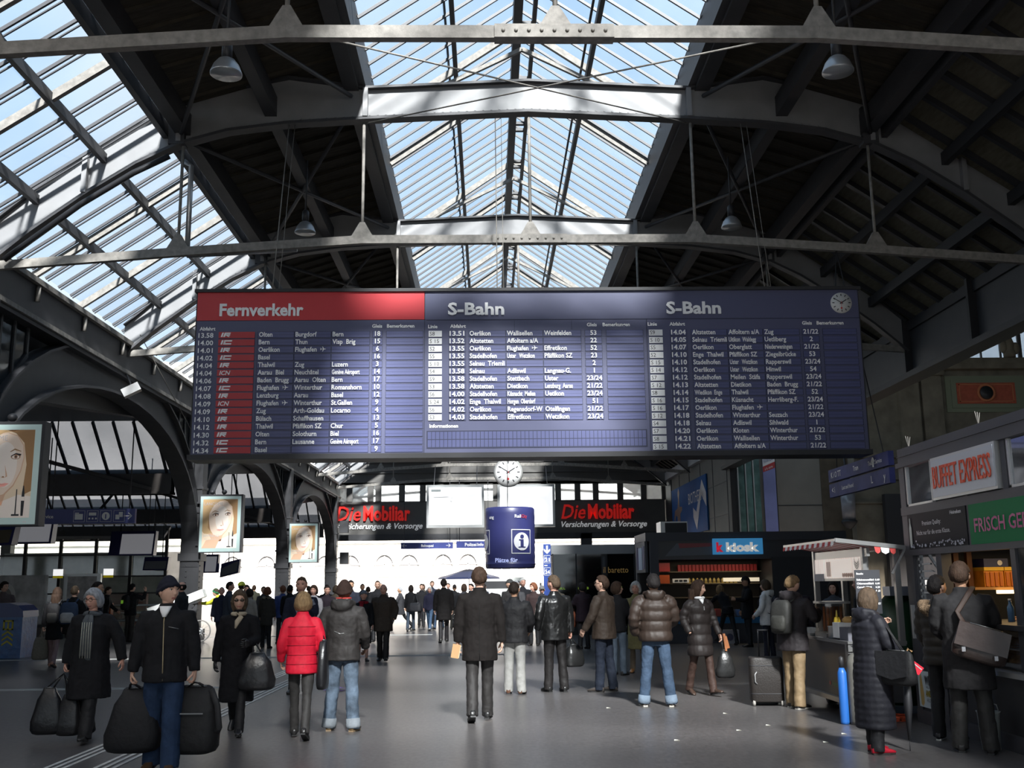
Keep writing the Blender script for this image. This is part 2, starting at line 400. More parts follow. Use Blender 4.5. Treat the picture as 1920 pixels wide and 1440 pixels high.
# thin bracing rods crossing under the lantern
def rod(a_, b_, r=.014, m=M_rust, name='bracing_rod', n=6):
    q = MB(); q.tube([a_, b_], r, n); return struct(q, name, m)
for k in (0, 1, 2, 3):
    y0, y1 = YK(k), YK(k+1)
    rod((LX-3.3,y0,8.55), (LX+3.3,y1,11.0)); rod((LX+3.3,y0,8.55), (LX-3.3,y1,11.0))
    for s in (-1, 1):
        rod((LX+s*3.6,y0+.2,11.5), (LX+s*7.0,y1-.2,10.7), .045, M_dark); rod((LX+s*7.0,y0+.2,10.7), (LX+s*3.6,y1-.2,11.5), .045, M_dark)
    b_ = MB()
    for s in (-1, 1): b_.bar((LX,y0+2.65,14.1), (LX+s*3.25,y0+2.65,12.45), .09, .09)
    b_.bar((LX-3.2,y0+2.65,12.6), (LX+3.2,y0+2.65,12.6), .07, .09)
    struct(b_, 'lantern_brace', M_rust)
# downpipe along the girder on the left and round cable pipe
pp = MB(); y = YK(1)-.22
pp.tube([(LX-10.3,y,8.05),(LX-8.9,y,9.18),(LX-7.9,y,9.84),(LX-7.2,y,10.2)], .06, 10); struct(pp, 'girder_pipe', M_darker)
pp = MB(); pp.tube([(LX-7.05,y+.5,10.3),(LX-6.9,y+.5,10.2),(LX-6.9,y+.5,8.35)], .055, 10); pp.tube([(LX-6.9,y+.5,8.3),(LX-4.7,y+.5,8.42)], .07, 10); struct(pp, 'conduit_pipe', mat('galvanised', (0.5,0.5,0.5), 0.35, 0.7))

# ---------------------------------------------------------------- left arcade (columns, arches, clerestory)
XA = -10.0
cols_y = [YK(-1)-7.94*0, YK(1), YK(3), YK(5), YK(7), YK(9)]
cols_y = [YK(-1), YK(1), YK(3), YK(5), YK(7)]
for yc in cols_y:
    m = MB(); m.rings([[(XA-.32,yc-.30,z),(XA+.32,yc-.30,z),(XA+.32,yc+.30,z),(XA-.32,yc+.30,z)] for z in (0,7.4)], smooth=False)
    m.box(XA-.42, yc-.42, 0, XA+.42, yc+.42, .35); m.box(XA-.38, yc-.38, 2.6, XA+.38, yc+.38, 2.85)
    for z in (3.4, 4.2, 5.0): m.box(XA-.36, yc-.34, z, XA+.36, yc+.34, z+.08)
    o = struct(m, 'column', M_dark)
    rv = MB()
    for i in range(14): rv.ell((XA+.33, yc-.18, 1.0+i*.18), (.015,.03,.03), 6, 4); rv.ell((XA-.1, yc-.31, 1.0+i*.18), (.03,.015,.03), 6, 4)
    rv.build('rivet', M_dark, o)
def arch_pts(yc, a, z0, h, n=24):
    return [(yc+a*math.cos(math.pi*i/n), z0+h*math.sin(math.pi*i/n)**.8) for i in range(n+1)]
for ya, yb in zip(cols_y[:-1], cols_y[1:]):
    yc = (ya+yb)/2; a = (yb-ya)/2-.28; n = 24
    inn = arch_pts(yc, a, 2.4, 4.4, n); out = arch_pts(yc, a+.30, 2.6, 5.25, n)
    m = MB(); vs = []
    for x in (XA-.04, XA+.04): vs += [(x,y,z) for y, z in inn]+[(x,y,min(z,7.6)) for y, z in out]
    q = n+1; fs = []
    for i in range(n): fs += [(i,i+1,q+i+1,q+i), (2*q+i+1,2*q+i,3*q+i,3*q+i+1), (i,2*q+i,2*q+i+1,i+1), (q+i+1,3*q+i+1,3*q+i,q+i)]
    m.add(vs, fs); o = struct(m, 'arch', M_dark)
    fl = MB()
    for i in range(n):
        (y0, z0), (y1, z1) = inn[i], inn[i+1]; fl.bar((XA,y0,z0), (XA,y1,z1), 0.5, 0.07, up=(1,0,0)) if False else fl.bar((XA,y0,z0), (XA,y1,z1), .55, .07)
        (y0, z0), (y1, z1) = out[i], out[i+1]
        if z1 < 7.7: fl.bar((XA,y0,min(z0,7.6)), (XA,y1,min(z1,7.6)), .40, .06)
    fl.build('flange', M_dark, o)
    # spandrel clerestory either side of the arch
    for s, yq in ((1, ya), (-1, yb)):
        wn += 1; g = MB(); mu = MB()
        y0, y1 = yq+s*.40, yq+s*2.3
        g.add([(XA,y0,4.9),(XA,y1,6.7),(XA,y1,7.3),(XA,y0,7.3)], [(0,1,2,3)])
        for i in range(4):
            y = y0+(y1-y0)*i/3; zb = 4.9+1.8*i/3; mu.bar((XA,y,zb), (XA,y,7.3), .08, .08)
        mu.bar((XA,y0,4.9), (XA,y1,6.7), .1, .1)
        g_o = struct(g, 'window_%d' % wn, M_glass2); mu.build('mullion', M_dark, g_o)
longbeam(XA, 7.75, 0.5, 0.9, M_dark, name='eaves_beam'); longbeam(XA+.28, 8.25, .16, .12, M_rust, name='eaves_beam'); longbeam(XA+.25, 7.45, .12, .1, M_rust, name='eaves_beam')
for y in np.arange(14, 74, 2.65):
    q = MB(); q.tube([(XA+.3,y,8.15),(XA+.3,y,7.82)], .05, 8); struct(q, 'roof_bracket', M_rust)
# right-hand plate girder carrying the roof over the side hall
XB = 11.8
longbeam(XB, 8.35, 0.12, 2.1, M_dark, y0=8, y1=51, name='plate_girder'); longbeam(XB-.02, 7.22, 0.55, 0.16, M_darker, y0=8, y1=51, name='plate_girder'); longbeam(XB-.1, 9.5, .4, .12, M_dark, y0=8, y1=51, name='plate_girder')
for y in np.arange(12, 50, 3.97):
    q = MB(); q.box(XB-.26, y-.06, 7.3, XB, y+.06, 9.4); struct(q, 'girder_stiffener', M_darker)

# ---------------------------------------------------------------- walls
# end wall: dark steel panels over an open front, windows strip behind the letters
M_end = mat('end_wall_panel', (0.10,0.095,0.09), 0.55, 0, 0.4, var=0.15, vscale=0.6)
EK, EO = 0.8625, (0,0,1.7)      # the end wall stands at y = 69
mb = MB()
mb.box(-12.2, 80, 9.35, 13.6, 80.4, 15.0); mb.box(-12.2, 80, 5.5, 13.6, 80.4, 8.05); mb.box(-12.2, 80, 9.3, 13.6, 80.5, 9.5)
xs = [-12.2,-10.6,-9.0,-8.4,-6.6,-5.0,-3.2,-1.6,0.6,2.2,4.3,5.4,6.9,8.3,10.2,12.0,13.6]
for i, x in enumerate(xs): mb.box(x-.22, 80.0, 8.0, x+.22, 80.35, 9.4)
for z in (10.2, 11.0, 11.9, 12.7): mb.box(-12.2, 79.9, z, 13.6, 80.05, z+.12)
o = struct(mb.scaled(EK, EO), 'wall_back', M_end)
wn += 1; g = MB(); g.add([(-12,80.2,8.05),(13.4,80.2,8.05),(13.4,80.2,9.35),(-12,80.2,9.35)], [(0,1,2,3)])
go = struct(g.scaled(EK, EO), 'window_%d' % wn, M_glass2)
mb = MB(); mb.box(-12.2,79.8,5.1,13.6,80.6,5.55); mb.box(-12.3,79.7,-.3,-11.9,80.5,5.5); mb.box(7.05,79.8,-.3,7.9,80.5,5.5); mb.box(13.0,79.8,-.3,13.6,80.5,5.5)
struct(mb.scaled(EK, EO), 'trim_1', M_dark)
# right wall: concrete building
mb = MB(); mb.box(11.8, 51, 0, 12.2, 80, 8.25)
for z in (2.7, 5.0, 6.6): mb.box(11.77, 51, z, 11.8, 80, z+.03, 1)
for y in np.arange(51, 80, 3.2): mb.box(11.77, y, 0, 11.8, y+.03, 8.2, 1)
mb.box(11.55, 51, 8.25, 12.3, 80, 8.75, 2); mb.box(11.74, 66.6, 0, 11.82, 68.6, 8.2, 3)
struct(mb, 'wall_right', [M_conc, M_dark, mat('parapet_grey', (0.42,0.42,0.43), 0.6), M_darker])
mb = MB(); mb.box(11.8, 50.4, 0, 30, 51, 8.3)     # the face turned to the hall
mb.box(11.8, 50.35, 0, 12.1, 50.45, 8.3, 1); mb.box(14.05, 50.3, 0, 16.2, 50.45, 8.3); mb.box(16.2,50.2,0,18.2,50.5,8.3,2)
for z in (2.6, 5.3): mb.box(14.05, 50.28, z, 16.2, 50.31, z+.04, 1)
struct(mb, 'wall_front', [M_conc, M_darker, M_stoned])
for i, x in enumerate((12.17, 12.55, 12.93)):
    wn += 1; g = MB(); g.box(x, 50.28, 3.4, x+.3, 50.34, 8.25); go = struct(g, 'window_%d' % wn, mat('green_slit_glass', (0.11,0.20,0.19), 0.12, 0, 0.6, var=0.6, vscale=1.2))
    fr = MB(); fr.box(x-.05, 50.2, 3.4, x, 50.36, 8.3); fr.build('window_frame', mat('alu_frame', (0.45,0.46,0.45), 0.4, 0.5), go)
# old stone facade across the side hall
mb = MB(); FY = 48.0
mb.box(17.0, FY, 0, 34, FY+.6, 12.0)
mb.box(17.0, FY-.25, 7.05, 34, FY, 7.30); mb.box(17.0, FY-.45, 7.30, 34, FY, 7.52); mb.box(17.0, FY-.12, 6.3, 34, FY, 6.38); mb.box(17.0, FY-.10, 5.2, 34, FY, 5.28)
for xx in (19.4, 20.5, 30.3): mb.box(xx, FY-.22, 7.5, xx+.95, FY, 11.6, 0); mb.box(xx-.08, FY-.35, 11.2, xx+1.05, FY, 11.6, 0); mb.box(xx-.05, FY-.5, 6.4, xx+1.0, FY, 7.1, 0); mb.box(xx+.02, FY-.3, 0, xx+.9, FY, 6.4, 0)
mb.box(17.0, FY-.35, 11.5, 34, FY, 11.75); mb.box(17.0, FY-.2, 11.75, 34, FY, 12.05)
facade = struct(mb, 'wall_facade', M_stone)
mb = MB(); gr = mat('green_grey_moulding', (0.17,0.19,0.13), 0.8); rd_ = mat('painted_red_panel', (0.33,0.07,0.035), 0.7, var=0.15); ro = mat('painted_orange_line', (0.42,0.14,0.06), 0.7)
mb.box(21.7, FY-.05, 9.45, 25.5, FY, 11.2, 0); mb.box(21.95, FY-.09, 9.65, 25.25, FY-.04, 11.0, 0); mb.box(22.2, FY-.12, 9.85, 25.0, FY-.08, 10.85, 1)
for z in (9.93, 10.74): mb.box(22.3, FY-.135, z, 24.9, FY-.115, z+.05, 2)
for x in (22.3, 24.85): mb.box(x, FY-.135, 9.93, x+.05, FY-.115, 10.79, 2)
mb.lathe([(.44,0),(.44,.05),(.34,.06),(.32,.0)], 28, (23.6, FY-.12, 10.37), 2, 'y'); mb.lathe([(.0,.03),(.31,.03),(.31,.06),(.0,.06)], 28, (23.6, FY-.12, 10.37), 3, 'y')
mb.build('ornamental_panel', [gr, rd_, ro, M_darker], facade)['label'] = 'red painted panel with round dark medallion'
wn += 1; g = MB(); g.add([(17,FY+.2,12.05),(34,FY+.2,12.05),(34,FY+.2,15.5),(17,FY+.2,15.5)], [(0,1,2,3)]); go = struct(g, 'window_%d' % wn, glass_mat('facade_glass', (0.30,0.36,0.42), 0.35, (0.45,0.5,0.55), 0.05))
mu = MB()
for i in range(19): xx = 17+i*.95; mu.bar((xx,FY+.15,12.05), (xx,FY+.15,15.5), .18 if i % 3 == 0 else .07, .1)
mu.bar((17,FY+.15,14.0), (34,FY+.15,14.0), .08, .08); mu.build('mullion', M_dark, go)
mb = MB(); mb.lathe([(.27,0),(.27,.25),(.2,.4),(.24,.7),(.16,.95),(.1,1.15),(0,1.2)], 14, (24.9,FY-.12,12.06)); mb.ell((24.62,FY-.15,12.6),(.18,.14,.35)); mb.ell((25.2,FY-.15,12.5),(.2,.14,.3))
o = mb.build('carved_stone_finial', M_stone); tag(o, 'carved stone finial standing on the facade cornice before the high windows', 'sculpture')
# shop front low in the stone facade
mb = MB(); mb.box(18.2, FY-.55, 0, 19.3, FY-.2, 5.6); mb.box(20.6,FY-.3,0,27,FY-.05,5.4,0)
struct(mb, 'trim_2', M_darker)
wn += 1; g = MB()
for x in (21.2, 22.9, 24.6): g.box(x, FY-.36, .3, x+1.4, FY-.3, 2.6); g.box(x, FY-.36, 3.6, x+1.4, FY-.3, 5.0)
go = struct(g, 'window_%d' % wn, mat('shop_glass', (0.02,0.045,0.042), 0.1, 0, 0.6)); fr = MB()
for x in (21.2, 22.9, 24.6):
    for xx in (x, x+.35, x+1.35): fr.box(xx, FY-.40, .3, xx+.06, FY-.35, 5.0)
fr.build('window_frame', mat('shop_frame', (0.06,0.10,0.09), 0.4), go)
# unseen side-hall walls and roof added to block sky and sun; hall's south wall
mb = MB(); mb.box(33.5, -30, 0, 34, 50, 15.5); mb.box(11.9, 5.6, 0, 34, 6, 10); struct(mb, 'wall_side_blocker', M_stoned)
mb = MB(); mb.box(11.9, -30, 9.7, 34, 30, 9.9); mb.box(11.9,30,15.5,34,49,15.7); mb.box(11.9,29.9,9.7,34,30.1,10.6); struct(mb, 'ceiling', M_board)
mb = MB(); mb.box(-60, -36.2, 6.5, 34, -36, 9); struct(mb, 'wall_south', M_conc)
fl_ = empty('floodlight', (-9.55,27.7,6.9)); tag(fl_, 'small silver floodlight box tilted under the eaves above the first arch', 'lamp')
q = MB(); q.bar((-9.75,27.6,6.82),(-9.35,27.7,7.05),.34,.22); q.build('housing', mat('flood_alu', (0.5,0.5,0.5), .35, .6), fl_)
q = MB(); q.tube([(-9.55,27.65,6.95),(-9.6,27.7,7.15),(-9.75,27.7,7.42)],.025,6); q.build('bracket', M_dark, fl_)
rod((-9.45,27.8,8.5), (-9.69,35.6,6.2), .012, M_rust, 'eaves_cable')
# letters strips on the end wall
def letters(x, lab):
    r_ = mat('letter_red', (0.75,0.02,0.015), 0.4, emit=0.25)
    o = empty('insurance_sign', (x*EK, 68.7, 5.3)); tag(o, lab, 'sign', 'insurance letter signs')
    q = MB(); q.text('Die', (x,79.98,6.62), X, Z, cap=1.05, width=1.85, bold=.01, shear=.25, depth=.05); q.scaled(EK, EO).build('red_lettering', r_, o)
    q = MB(); q.text('Mobiliar', (x+2.05,79.98,6.62), X, Z, cap=1.05, width=3.55, bold=.03, depth=.05); q.scaled(EK, EO).build('red_lettering', r_, o)
    q = MB(); q.text('Versicherungen & Vorsorge', (x,79.98,5.98), X, Z, cap=.42, width=6.55, bold=.012, shear=.3, depth=.05); q.scaled(EK, EO).build('white_lettering', mat('letter_white', (0.85,0.85,0.85), 0.4, emit=0.25), o)
letters(-11.55, 'red and white letter sign above the exit beside the glazed left roof')
letters(5.6, 'red and white letter sign above the green glass restaurant')
# ---------------------------------------------------------------- outside: sunlit street front, train shed to the left
M_fac = mat('white_facade', (0.86,0.85,0.83), 0.8)
M_facs = mat('facade_shadow_stone', (0.55,0.52,0.50), 0.8)
M_winr = mat('facade_pane', (0.22,0.22,0.23), 0.3)
fb = empty('street_building', (-12,112,0)); tag(fb, 'bright sunlit white building with paired arched windows across the street', 'building')
mb = MB(); mb.box(-75,112,0,45,125,26); mb.box(-75,111.7,6.2,45,112,6.5); mb.box(-75,111.8,2.7,45,112,2.9); mb.build('facade_wall', M_fac, fb)
for j in range(-9, 7):
    for dx in (0, 2.62):
        cx = -11.0+6.2*j+dx
        if cx < -60 or cx > 40: continue
        q = MB(); a = [(0.92*math.cos(R(t)), 3.9+1.05*math.sin(R(t))) for t in range(0,181,15)]
        q.prism([(-.92,2.95)]+a[::-1]+[(.92,2.95)], (cx,111.98,0), X, Z, NY, .02)
        q.box(cx-.07,111.9,2.95,cx+.07,111.97,4.8,1); q.box(cx-.9,111.9,3.9,cx+.9,111.97,4.0,1)
        outer = [(1.12*math.cos(R(t)), 3.9+1.28*math.sin(R(t))) for t in range(0,181,15)]
        inner = [(.92*math.cos(R(t)), 3.9+1.05*math.sin(R(t))) for t in range(0,181,15)]
        for (p0,p1,r0,r1) in zip(outer[:-1],outer[1:],inner[:-1],inner[1:]): q.prism([p0,p1,r1,r0], (cx,112,0), X, Z, NY, .25, 2)
        q.build('arched_window', [M_winr, M_fac, M_fac], fb)
mb = MB(); mb.box(-75,110.5,-.02,45,112,.12); struct(mb, 'pavement', mat('pavement', (0.4,0.4,0.38), 0.8))
# train shed: saw-tooth roofs over the platforms beyond the arcade
M_shedg = glass_mat('shed_glass', (0.17,0.185,0.21), 0.45, (0.055,0.058,0.066), 0.04, 0.3, 0.25)
for j, y0 in enumerate((-14.7, 1.2, 17.0, 32.9, 48.8, 64.7)):
    wn += 1; g = MB(); g.add([(-60,y0,6.95),(-10.5,y0,6.95),(-10.5,y0+1.7,5.42),(-60,y0+1.7,5.42)], [(0,1,2,3)]); go = struct(g, 'window_%d' % wn, M_shedg)
    bars = MB(); x = -10.6
    while x > -40: bars.bar((x,y0,6.92), (x,y0+1.7,5.39), .07, .10); x -= .64
    bars.build('glazing_bar', M_darker, go)
    m = MB(); m.prism([(0,0),(14.2,1.58),(14.2,1.78),(0,.22)], (-60,y0+1.7,5.36), Y, Z, X, 49.4)
    struct(m, 'ceiling', M_darker)
    m = MB(); m.prism([(0,6.95),(1.7,5.42),(15.9,6.95),(15.9,7.6),(0,7.6)], (-10.42,y0,0), Y, Z, X, .06); struct(m, 'shed_ceiling_standin', M_darker)  # made-up dark sheet hiding the sky, stands in for the shed ceiling
    m = MB(); m.box(-60,y0+1.5,4.75,-10.4,y0+1.9,5.42); m.box(-60,y0+1.4,4.75,-10.4,y0+2.0,4.83); struct(m, 'shed_beam', M_dark)
    m = MB(); m.bar((-18,y0-.8,6.8),(-11,y0+1.3,4.9),.09,.12); m.bar((-18.5,y0+1.2,5.3),(-16.6,y0-.4,6.85),.08,.1); struct(m, 'shed_brace', M_darker)
    for xx in (-30.0, -50.0):
        m = MB(); m.box(xx-.3,y0+1.4,0,xx+.3,y0+2.0,4.8); struct(m, 'column', M_dark)
mb = MB(); mb.box(-60.5,-30,0,-60,75,8); struct(mb, 'wall_left', M_conc)

# ---------------------------------------------------------------- departure board
BY = 18.44
M_bface = mat('board_blue', (0.062,0.068,0.140), 0.48, 0, 0.6)
M_cell = mat('flap_blue', (0.050,0.060,0.170), 0.42, 0, 0.7)
M_line = mat('flap_gap_dark', (0.012,0.016,0.05), 0.5)
M_red = mat('board_red', (0.52,0.025,0.035), 0.42, 0, 0.5)
M_badge = mat('badge_red', (0.42,0.02,0.03), 0.4)
M_txt = mat('lettering_white', (0.86,0.86,0.86), 0.5)
M_ink = mat('ink_black', (0.02,0.02,0.025), 0.5)
bd = empty('departure_board', (0.8,18.5,4.0)); tag(bd, 'long blue split-flap departure board with red section hanging across the hall', 'departure board')
mb = MB(); mb.box(-5.30,18.50,3.96,6.90,19.05,7.02); mb.box(-5.32,18.42,3.93,6.92,19.06,4.02); mb.box(-5.32,18.42,7.0,6.92,19.06,7.06); mb.build('housing', M_darker, bd)
mb = MB(); mb.box(-5.27,18.47,4.02,6.87,18.50,6.47); mb.build('face_panel', M_bface, bd)
mb = MB(); mb.box(-1.13,18.465,6.47,6.87,18.50,7.0); mb.build('header_panel', M_bface, bd)
mb = MB(); mb.box(-5.27,18.46,6.475,-1.14,18.50,7.0); o = mb.build('header_panel', M_red, bd); o['label'] = 'red header panel'
for s, x, w_ in (('Fernverkehr',-4.86,1.52),('S-Bahn',-.71,1.03),('S-Bahn',3.30,1.01)):
    mb = MB(); mb.text(s, (x,18.455,6.56), X, Z, cap=.215, width=w_, bold=.03, depth=.03); mb.build('header_lettering', M_txt, bd)
mb = MB()
for x in (-1.135, 2.93): mb.box(x-.006,18.462,4.02,x+.006,18.47,6.47)
for z in (6.46,): mb.box(-1.1,18.462,z,6.87,18.47,z+.01)
for x in (.5,1.55): mb.box(x,18.462,6.27,x+.006,18.47,6.45)
mb.build('panel_joint', M_line, bd)
mb = MB()
for s, x, z in (('Abfahrt',-5.21,6.29),('Gleis',-2.09,6.325),('Bemerkungen',-1.82,6.325),('Linie',-1.07,6.31),('Abfahrt',-.67,6.315),('Gleis',1.83,6.33),('Bemerkungen',2.12,6.33),('Linie',2.95,6.335),('Abfahrt',3.35,6.335),('Gleis',5.80,6.34),('Bemerkungen',6.07,6.34)):
    mb.text(s, (x,BY+.02,z), X, Z, cap=.062, bold=.03)
mb.build('column_heading', M_txt, bd)
ZR = lambda i: 6.205-.1402*i
def cells(xs, n, i0=0):
    for x0, x1, tw in xs:
        q = MB()
        for i in range(n):
            z = ZR(i)-.005
            q.box(x0,18.462,z-.052,x1,18.468,z+.062,0); q.box(x0,18.460,z-.056,x1,18.463,z-.050,1); q.box(x0,18.460,z+.058,x1,18.463,z+.062,1); q.box(x0,18.4605,z+.002,x1,18.463,z+.005,1)
            for xx in (x0, x1): q.box(xx-.004,18.460,z-.052,xx+.004,18.463,z+.062,1)
        q.build('flap_column', [M_cell, M_line], bd)
cells([(-4.16,-3.50,0),(-3.49,-2.83,0),(-2.82,-2.13,0),(-2.08,-1.90,0),(-1.83,-1.16,0)], 16)
cells([(-.69,-.39,0),(-.33,.34,0),(.35,1.02,0),(1.03,1.72,0),(1.79,2.10,0),(2.18,2.86,0)], 12)
cells([(3.36,3.66,0),(3.74,4.40,0),(4.41,5.06,0),(5.07,5.74,0),(5.79,6.10,0),(6.17,6.80,0)], 16)
CAPH = .084
def plane_sign(q, x, z, s=.05):
    o_ = (x,BY,z)
    q.flat([(-1,-.1),(.6,-.14),(1,0),(.6,.14),(-1,.1)], o_, (s,0,0), (0,0,s)); q.flat([(-.1,.1),(.25,.1),(-.25,.9),(-.45,.9)], o_, (s,0,0), (0,0,s)); q.flat([(-.45,-.9),(-.25,-.9),(.25,-.1),(-.1,-.1)], o_, (s,0,0), (0,0,s)); q.flat([(-1.1,-.4),(-.9,-.4),(-.7,0),(-.9,.4),(-1.1,.4)], o_, (s,0,0), (0,0,s))
def dest(q, s, x, z, maxw=.64):
    nar = s.startswith('~'); s = s.lstrip('~')
    if s.endswith('*'):
        s = s[:-1]; w0 = text_geo(s, .02, 0, 0)[2]*CAPH/.682*.86; q.text(s, (x,BY,z), X, Z, cap=CAPH, bold=.02, width=w0); plane_sign(q, x+w0+.12, z+.045); return
    if nar: q.text(s, (x,BY,z), X, Z, cap=CAPH, width=.5, bold=.02)
    else: q.text(s, (x,BY,z), X, Z, cap=CAPH, bold=.02, width=min(maxw, text_geo(s, .02, 0, 0)[2]*CAPH/.682*.86))
LEFT = [('13.58','IR','Olten','Burgdorf','Bern','18'),('14.00','IC','Bern','Thun','Visp  Brig','15'),('14.01','IR','Oerlikon','Flughafen*','','6'),('14.02','IC','Basel','','','16'),('14.04','IR','Thalwil','Zug','Luzern','3'),('14.04','ICN','Aarau  Biel','Neuchâtel','~Genève Aéroport','14'),('14.06','IR','Baden  Brugg','Aarau  Olten','Bern','17'),('14.07','IC','Flughafen*','Winterthur','Romanshorn','10'),('14.08','IR','Lenzburg','Aarau','Basel','12'),('14.09','ICN','Flughafen*','Winterthur','St.Gallen','9'),('14.09','IR','Zug','Arth-Goldau','Locarno','4'),('14.10','IR','Bülach','Schaffhausen','','13'),('14.12','IR','Thalwil','Pfäffikon SZ','Chur','5'),('14.30','IR','Olten','Solothurn','Biel','16'),('14.32','IC','Bern','Lausanne','~Genève Aéroport','17'),('14.34','IC','Basel','','','9')]
MID = [('S8','13.51','Oerlikon','Wallisellen','Weinfelden','53'),('S15','13.52','Altstetten','Affoltern a/A','','22'),('S2','13.55','Oerlikon','Flughafen*','Effretikon','52'),('S5','13.55','Stadelhofen','~Uster   Wetzikon','Pfäffikon SZ','23'),('S10','13.55','Selnau  Triemli','','','2'),('S4','13.58','Selnau','Adliswil','Langnau-G.','1'),('S9','13.58','Stadelhofen','Stettbach','Uster','23/24'),('S3','13.58','Altstetten','Dietikon','~Lenzburg  Aarau','21/22'),('S6','14.00','Stadelhofen','~Küsnacht  Meilen','Uetikon','23/24'),('S24','14.02','Enge  Thalwil','~Horgen  Oberdorf','','51'),('S6','14.02','Oerlikon','Regensdorf-W','Otelfingen','21/22'),('S3','14.03','Stadelhofen','Effretikon','Wetzikon','23/24')]
RIGHT = [('S9','14.04','Altstetten','Affoltern a/A','Zug','21/22'),('S10','14.05','Selnau  Triemli','~Uitikon  Waldegg','Uetliberg','2'),('S5','14.07','Oerlikon','Oberglatt','~Niederweningen','21/22'),('S2','14.10','Enge  Thalwil','Pfäffikon SZ','Ziegelbrücke','53'),('S15','14.10','Stadelhofen','~Uster   Wetzikon','Rapperswil','23/24'),('S14','14.12','Oerlikon','~Uster   Wetzikon','Hinwil','54'),('S7','14.12','Stadelhofen','Meilen  Stäfa','Rapperswil','23/24'),('S12','14.13','Altstetten','Dietikon','Baden  Brugg','21/22'),('S8','14.14','~Wiedikon  Enge','Thalwil','Pfäffikon SZ','52'),('S16','14.15','Stadelhofen','Küsnacht','Herrliberg-F.','23/24'),('S16','14.17','Oerlikon','Flughafen*','','21/22'),('S12','14.18','Stadelhofen','Winterthur','Seuzach','23/24'),('S4','14.18','Selnau','Adliswil','Sihlwald','1'),('S7','14.20','Oerlikon','Kloten','Winterthur','21/22'),('S8','14.21','Oerlikon','Wallisellen','Winterthur','53'),('S15','14.22','Altstetten','Affoltern a/A','','21/22')]
for i, (tm, sv, a_, b_, c_, gl) in enumerate(LEFT):
    z = ZR(i)-.042; q = MB()
    q.text(tm, (-5.22,BY,z-.012), X, Z, cap=CAPH, bold=.02, width=.27); row = q.build('departure_row', M_txt, bd)
    for s, x in ((a_,-4.13),(b_,-3.47),(c_,-2.80)):
        if s: q = MB(); dest(q, s, x, z); q.build('destination', M_txt, row)
    q = MB(); q.text(gl, (-1.985,BY,z+.006), X, Z, cap=CAPH, bold=.02, align='c'); q.build('track_number', M_txt, row)
    q = MB(); q.box(-4.86,18.45,z-.02,-4.21,18.468,z+.095,0)
    oq = (-4.82,18.446,z)
    if sv == 'ICN': q.text('ICN', oq, X, Z, cap=.075, bold=.02, shear=.25, mi=1)
    else:
        for p in ([(0,0),(.03,0),(.055,.08),(.025,.08)],): q.flat(p, oq, X, Z, 1)
        if sv == 'IR':
            q.flat([(.045,0),(.075,0),(.10,.08),(.07,.08)], oq, X, Z, 1); q.flat([(.085,.055),(.17,.055),(.18,.08),(.095,.08)], oq, X, Z, 1); q.flat([(.085,.025),(.165,.025),(.172,.048),(.09,.048)], oq, X, Z, 1); q.flat([(.10,.025),(.13,.025),(.165,0),(.135,0)], oq, X, Z, 1)
        else:
            q.flat([(.045,0),(.19,0),(.197,.025),(.052,.025)], oq, X, Z, 1); q.flat([(.055,.03),(.085,.03),(.095,.05),(.06,.05)], oq, X, Z, 1); q.flat([(.06,.055),(.205,.055),(.212,.08),(.068,.08)], oq, X, Z, 1)
    q.build('service_badge', [M_badge, M_txt], row)
for rows, xb, xt, xd, xg in ((MID,(-1.06,-.82),-.68,(-.315,.365,1.045),1.945),(RIGHT,(2.965,3.215),3.37,(3.755,4.425,5.085),5.945)):
    for i, (ln, tm, a_, b_, c_, gl) in enumerate(rows):
        z = ZR(i)-.042; q = MB()
        q.text(tm, (xt,BY,z), X, Z, cap=CAPH, bold=.03, width=.27); row = q.build('departure_row', M_txt, bd)
        for s, x in zip((a_,b_,c_), xd):
            if s: q = MB(); dest(q, s, x, z); q.build('destination', M_txt, row)
        q = MB(); q.text(gl, (xg,BY,z), X, Z, cap=CAPH, bold=.02, align='c'); q.build('track_number', M_txt, row)
        q = MB(); q.box(xb[0],18.45,z-.015,xb[1],18.468,z+.095,0); q.text(ln[:1]+' '+ln[1:] if len(ln)>2 else ln, (xb[0]+.02,18.446,z+.005), X, Z, cap=.07, mi=1, maxw=.2); q.build('service_badge', [M_txt, M_ink], row)
q = MB(); q.text('Informationen', (-1.04,BY+.02,4.475), X, Z, cap=.062, bold=.03); q.build('column_heading', M_txt, bd)
q = MB()
for r_ in range(2):
    for c_ in range(54): x = -1.07+c_*.0727; q.box(x,18.462,4.27-.145*r_,x+.062,18.468,4.40-.145*r_,0)
q.box(-1.09,18.464,4.10,2.87,18.469,4.42,1); q.build('message_flaps', [M_cell, M_line], bd)
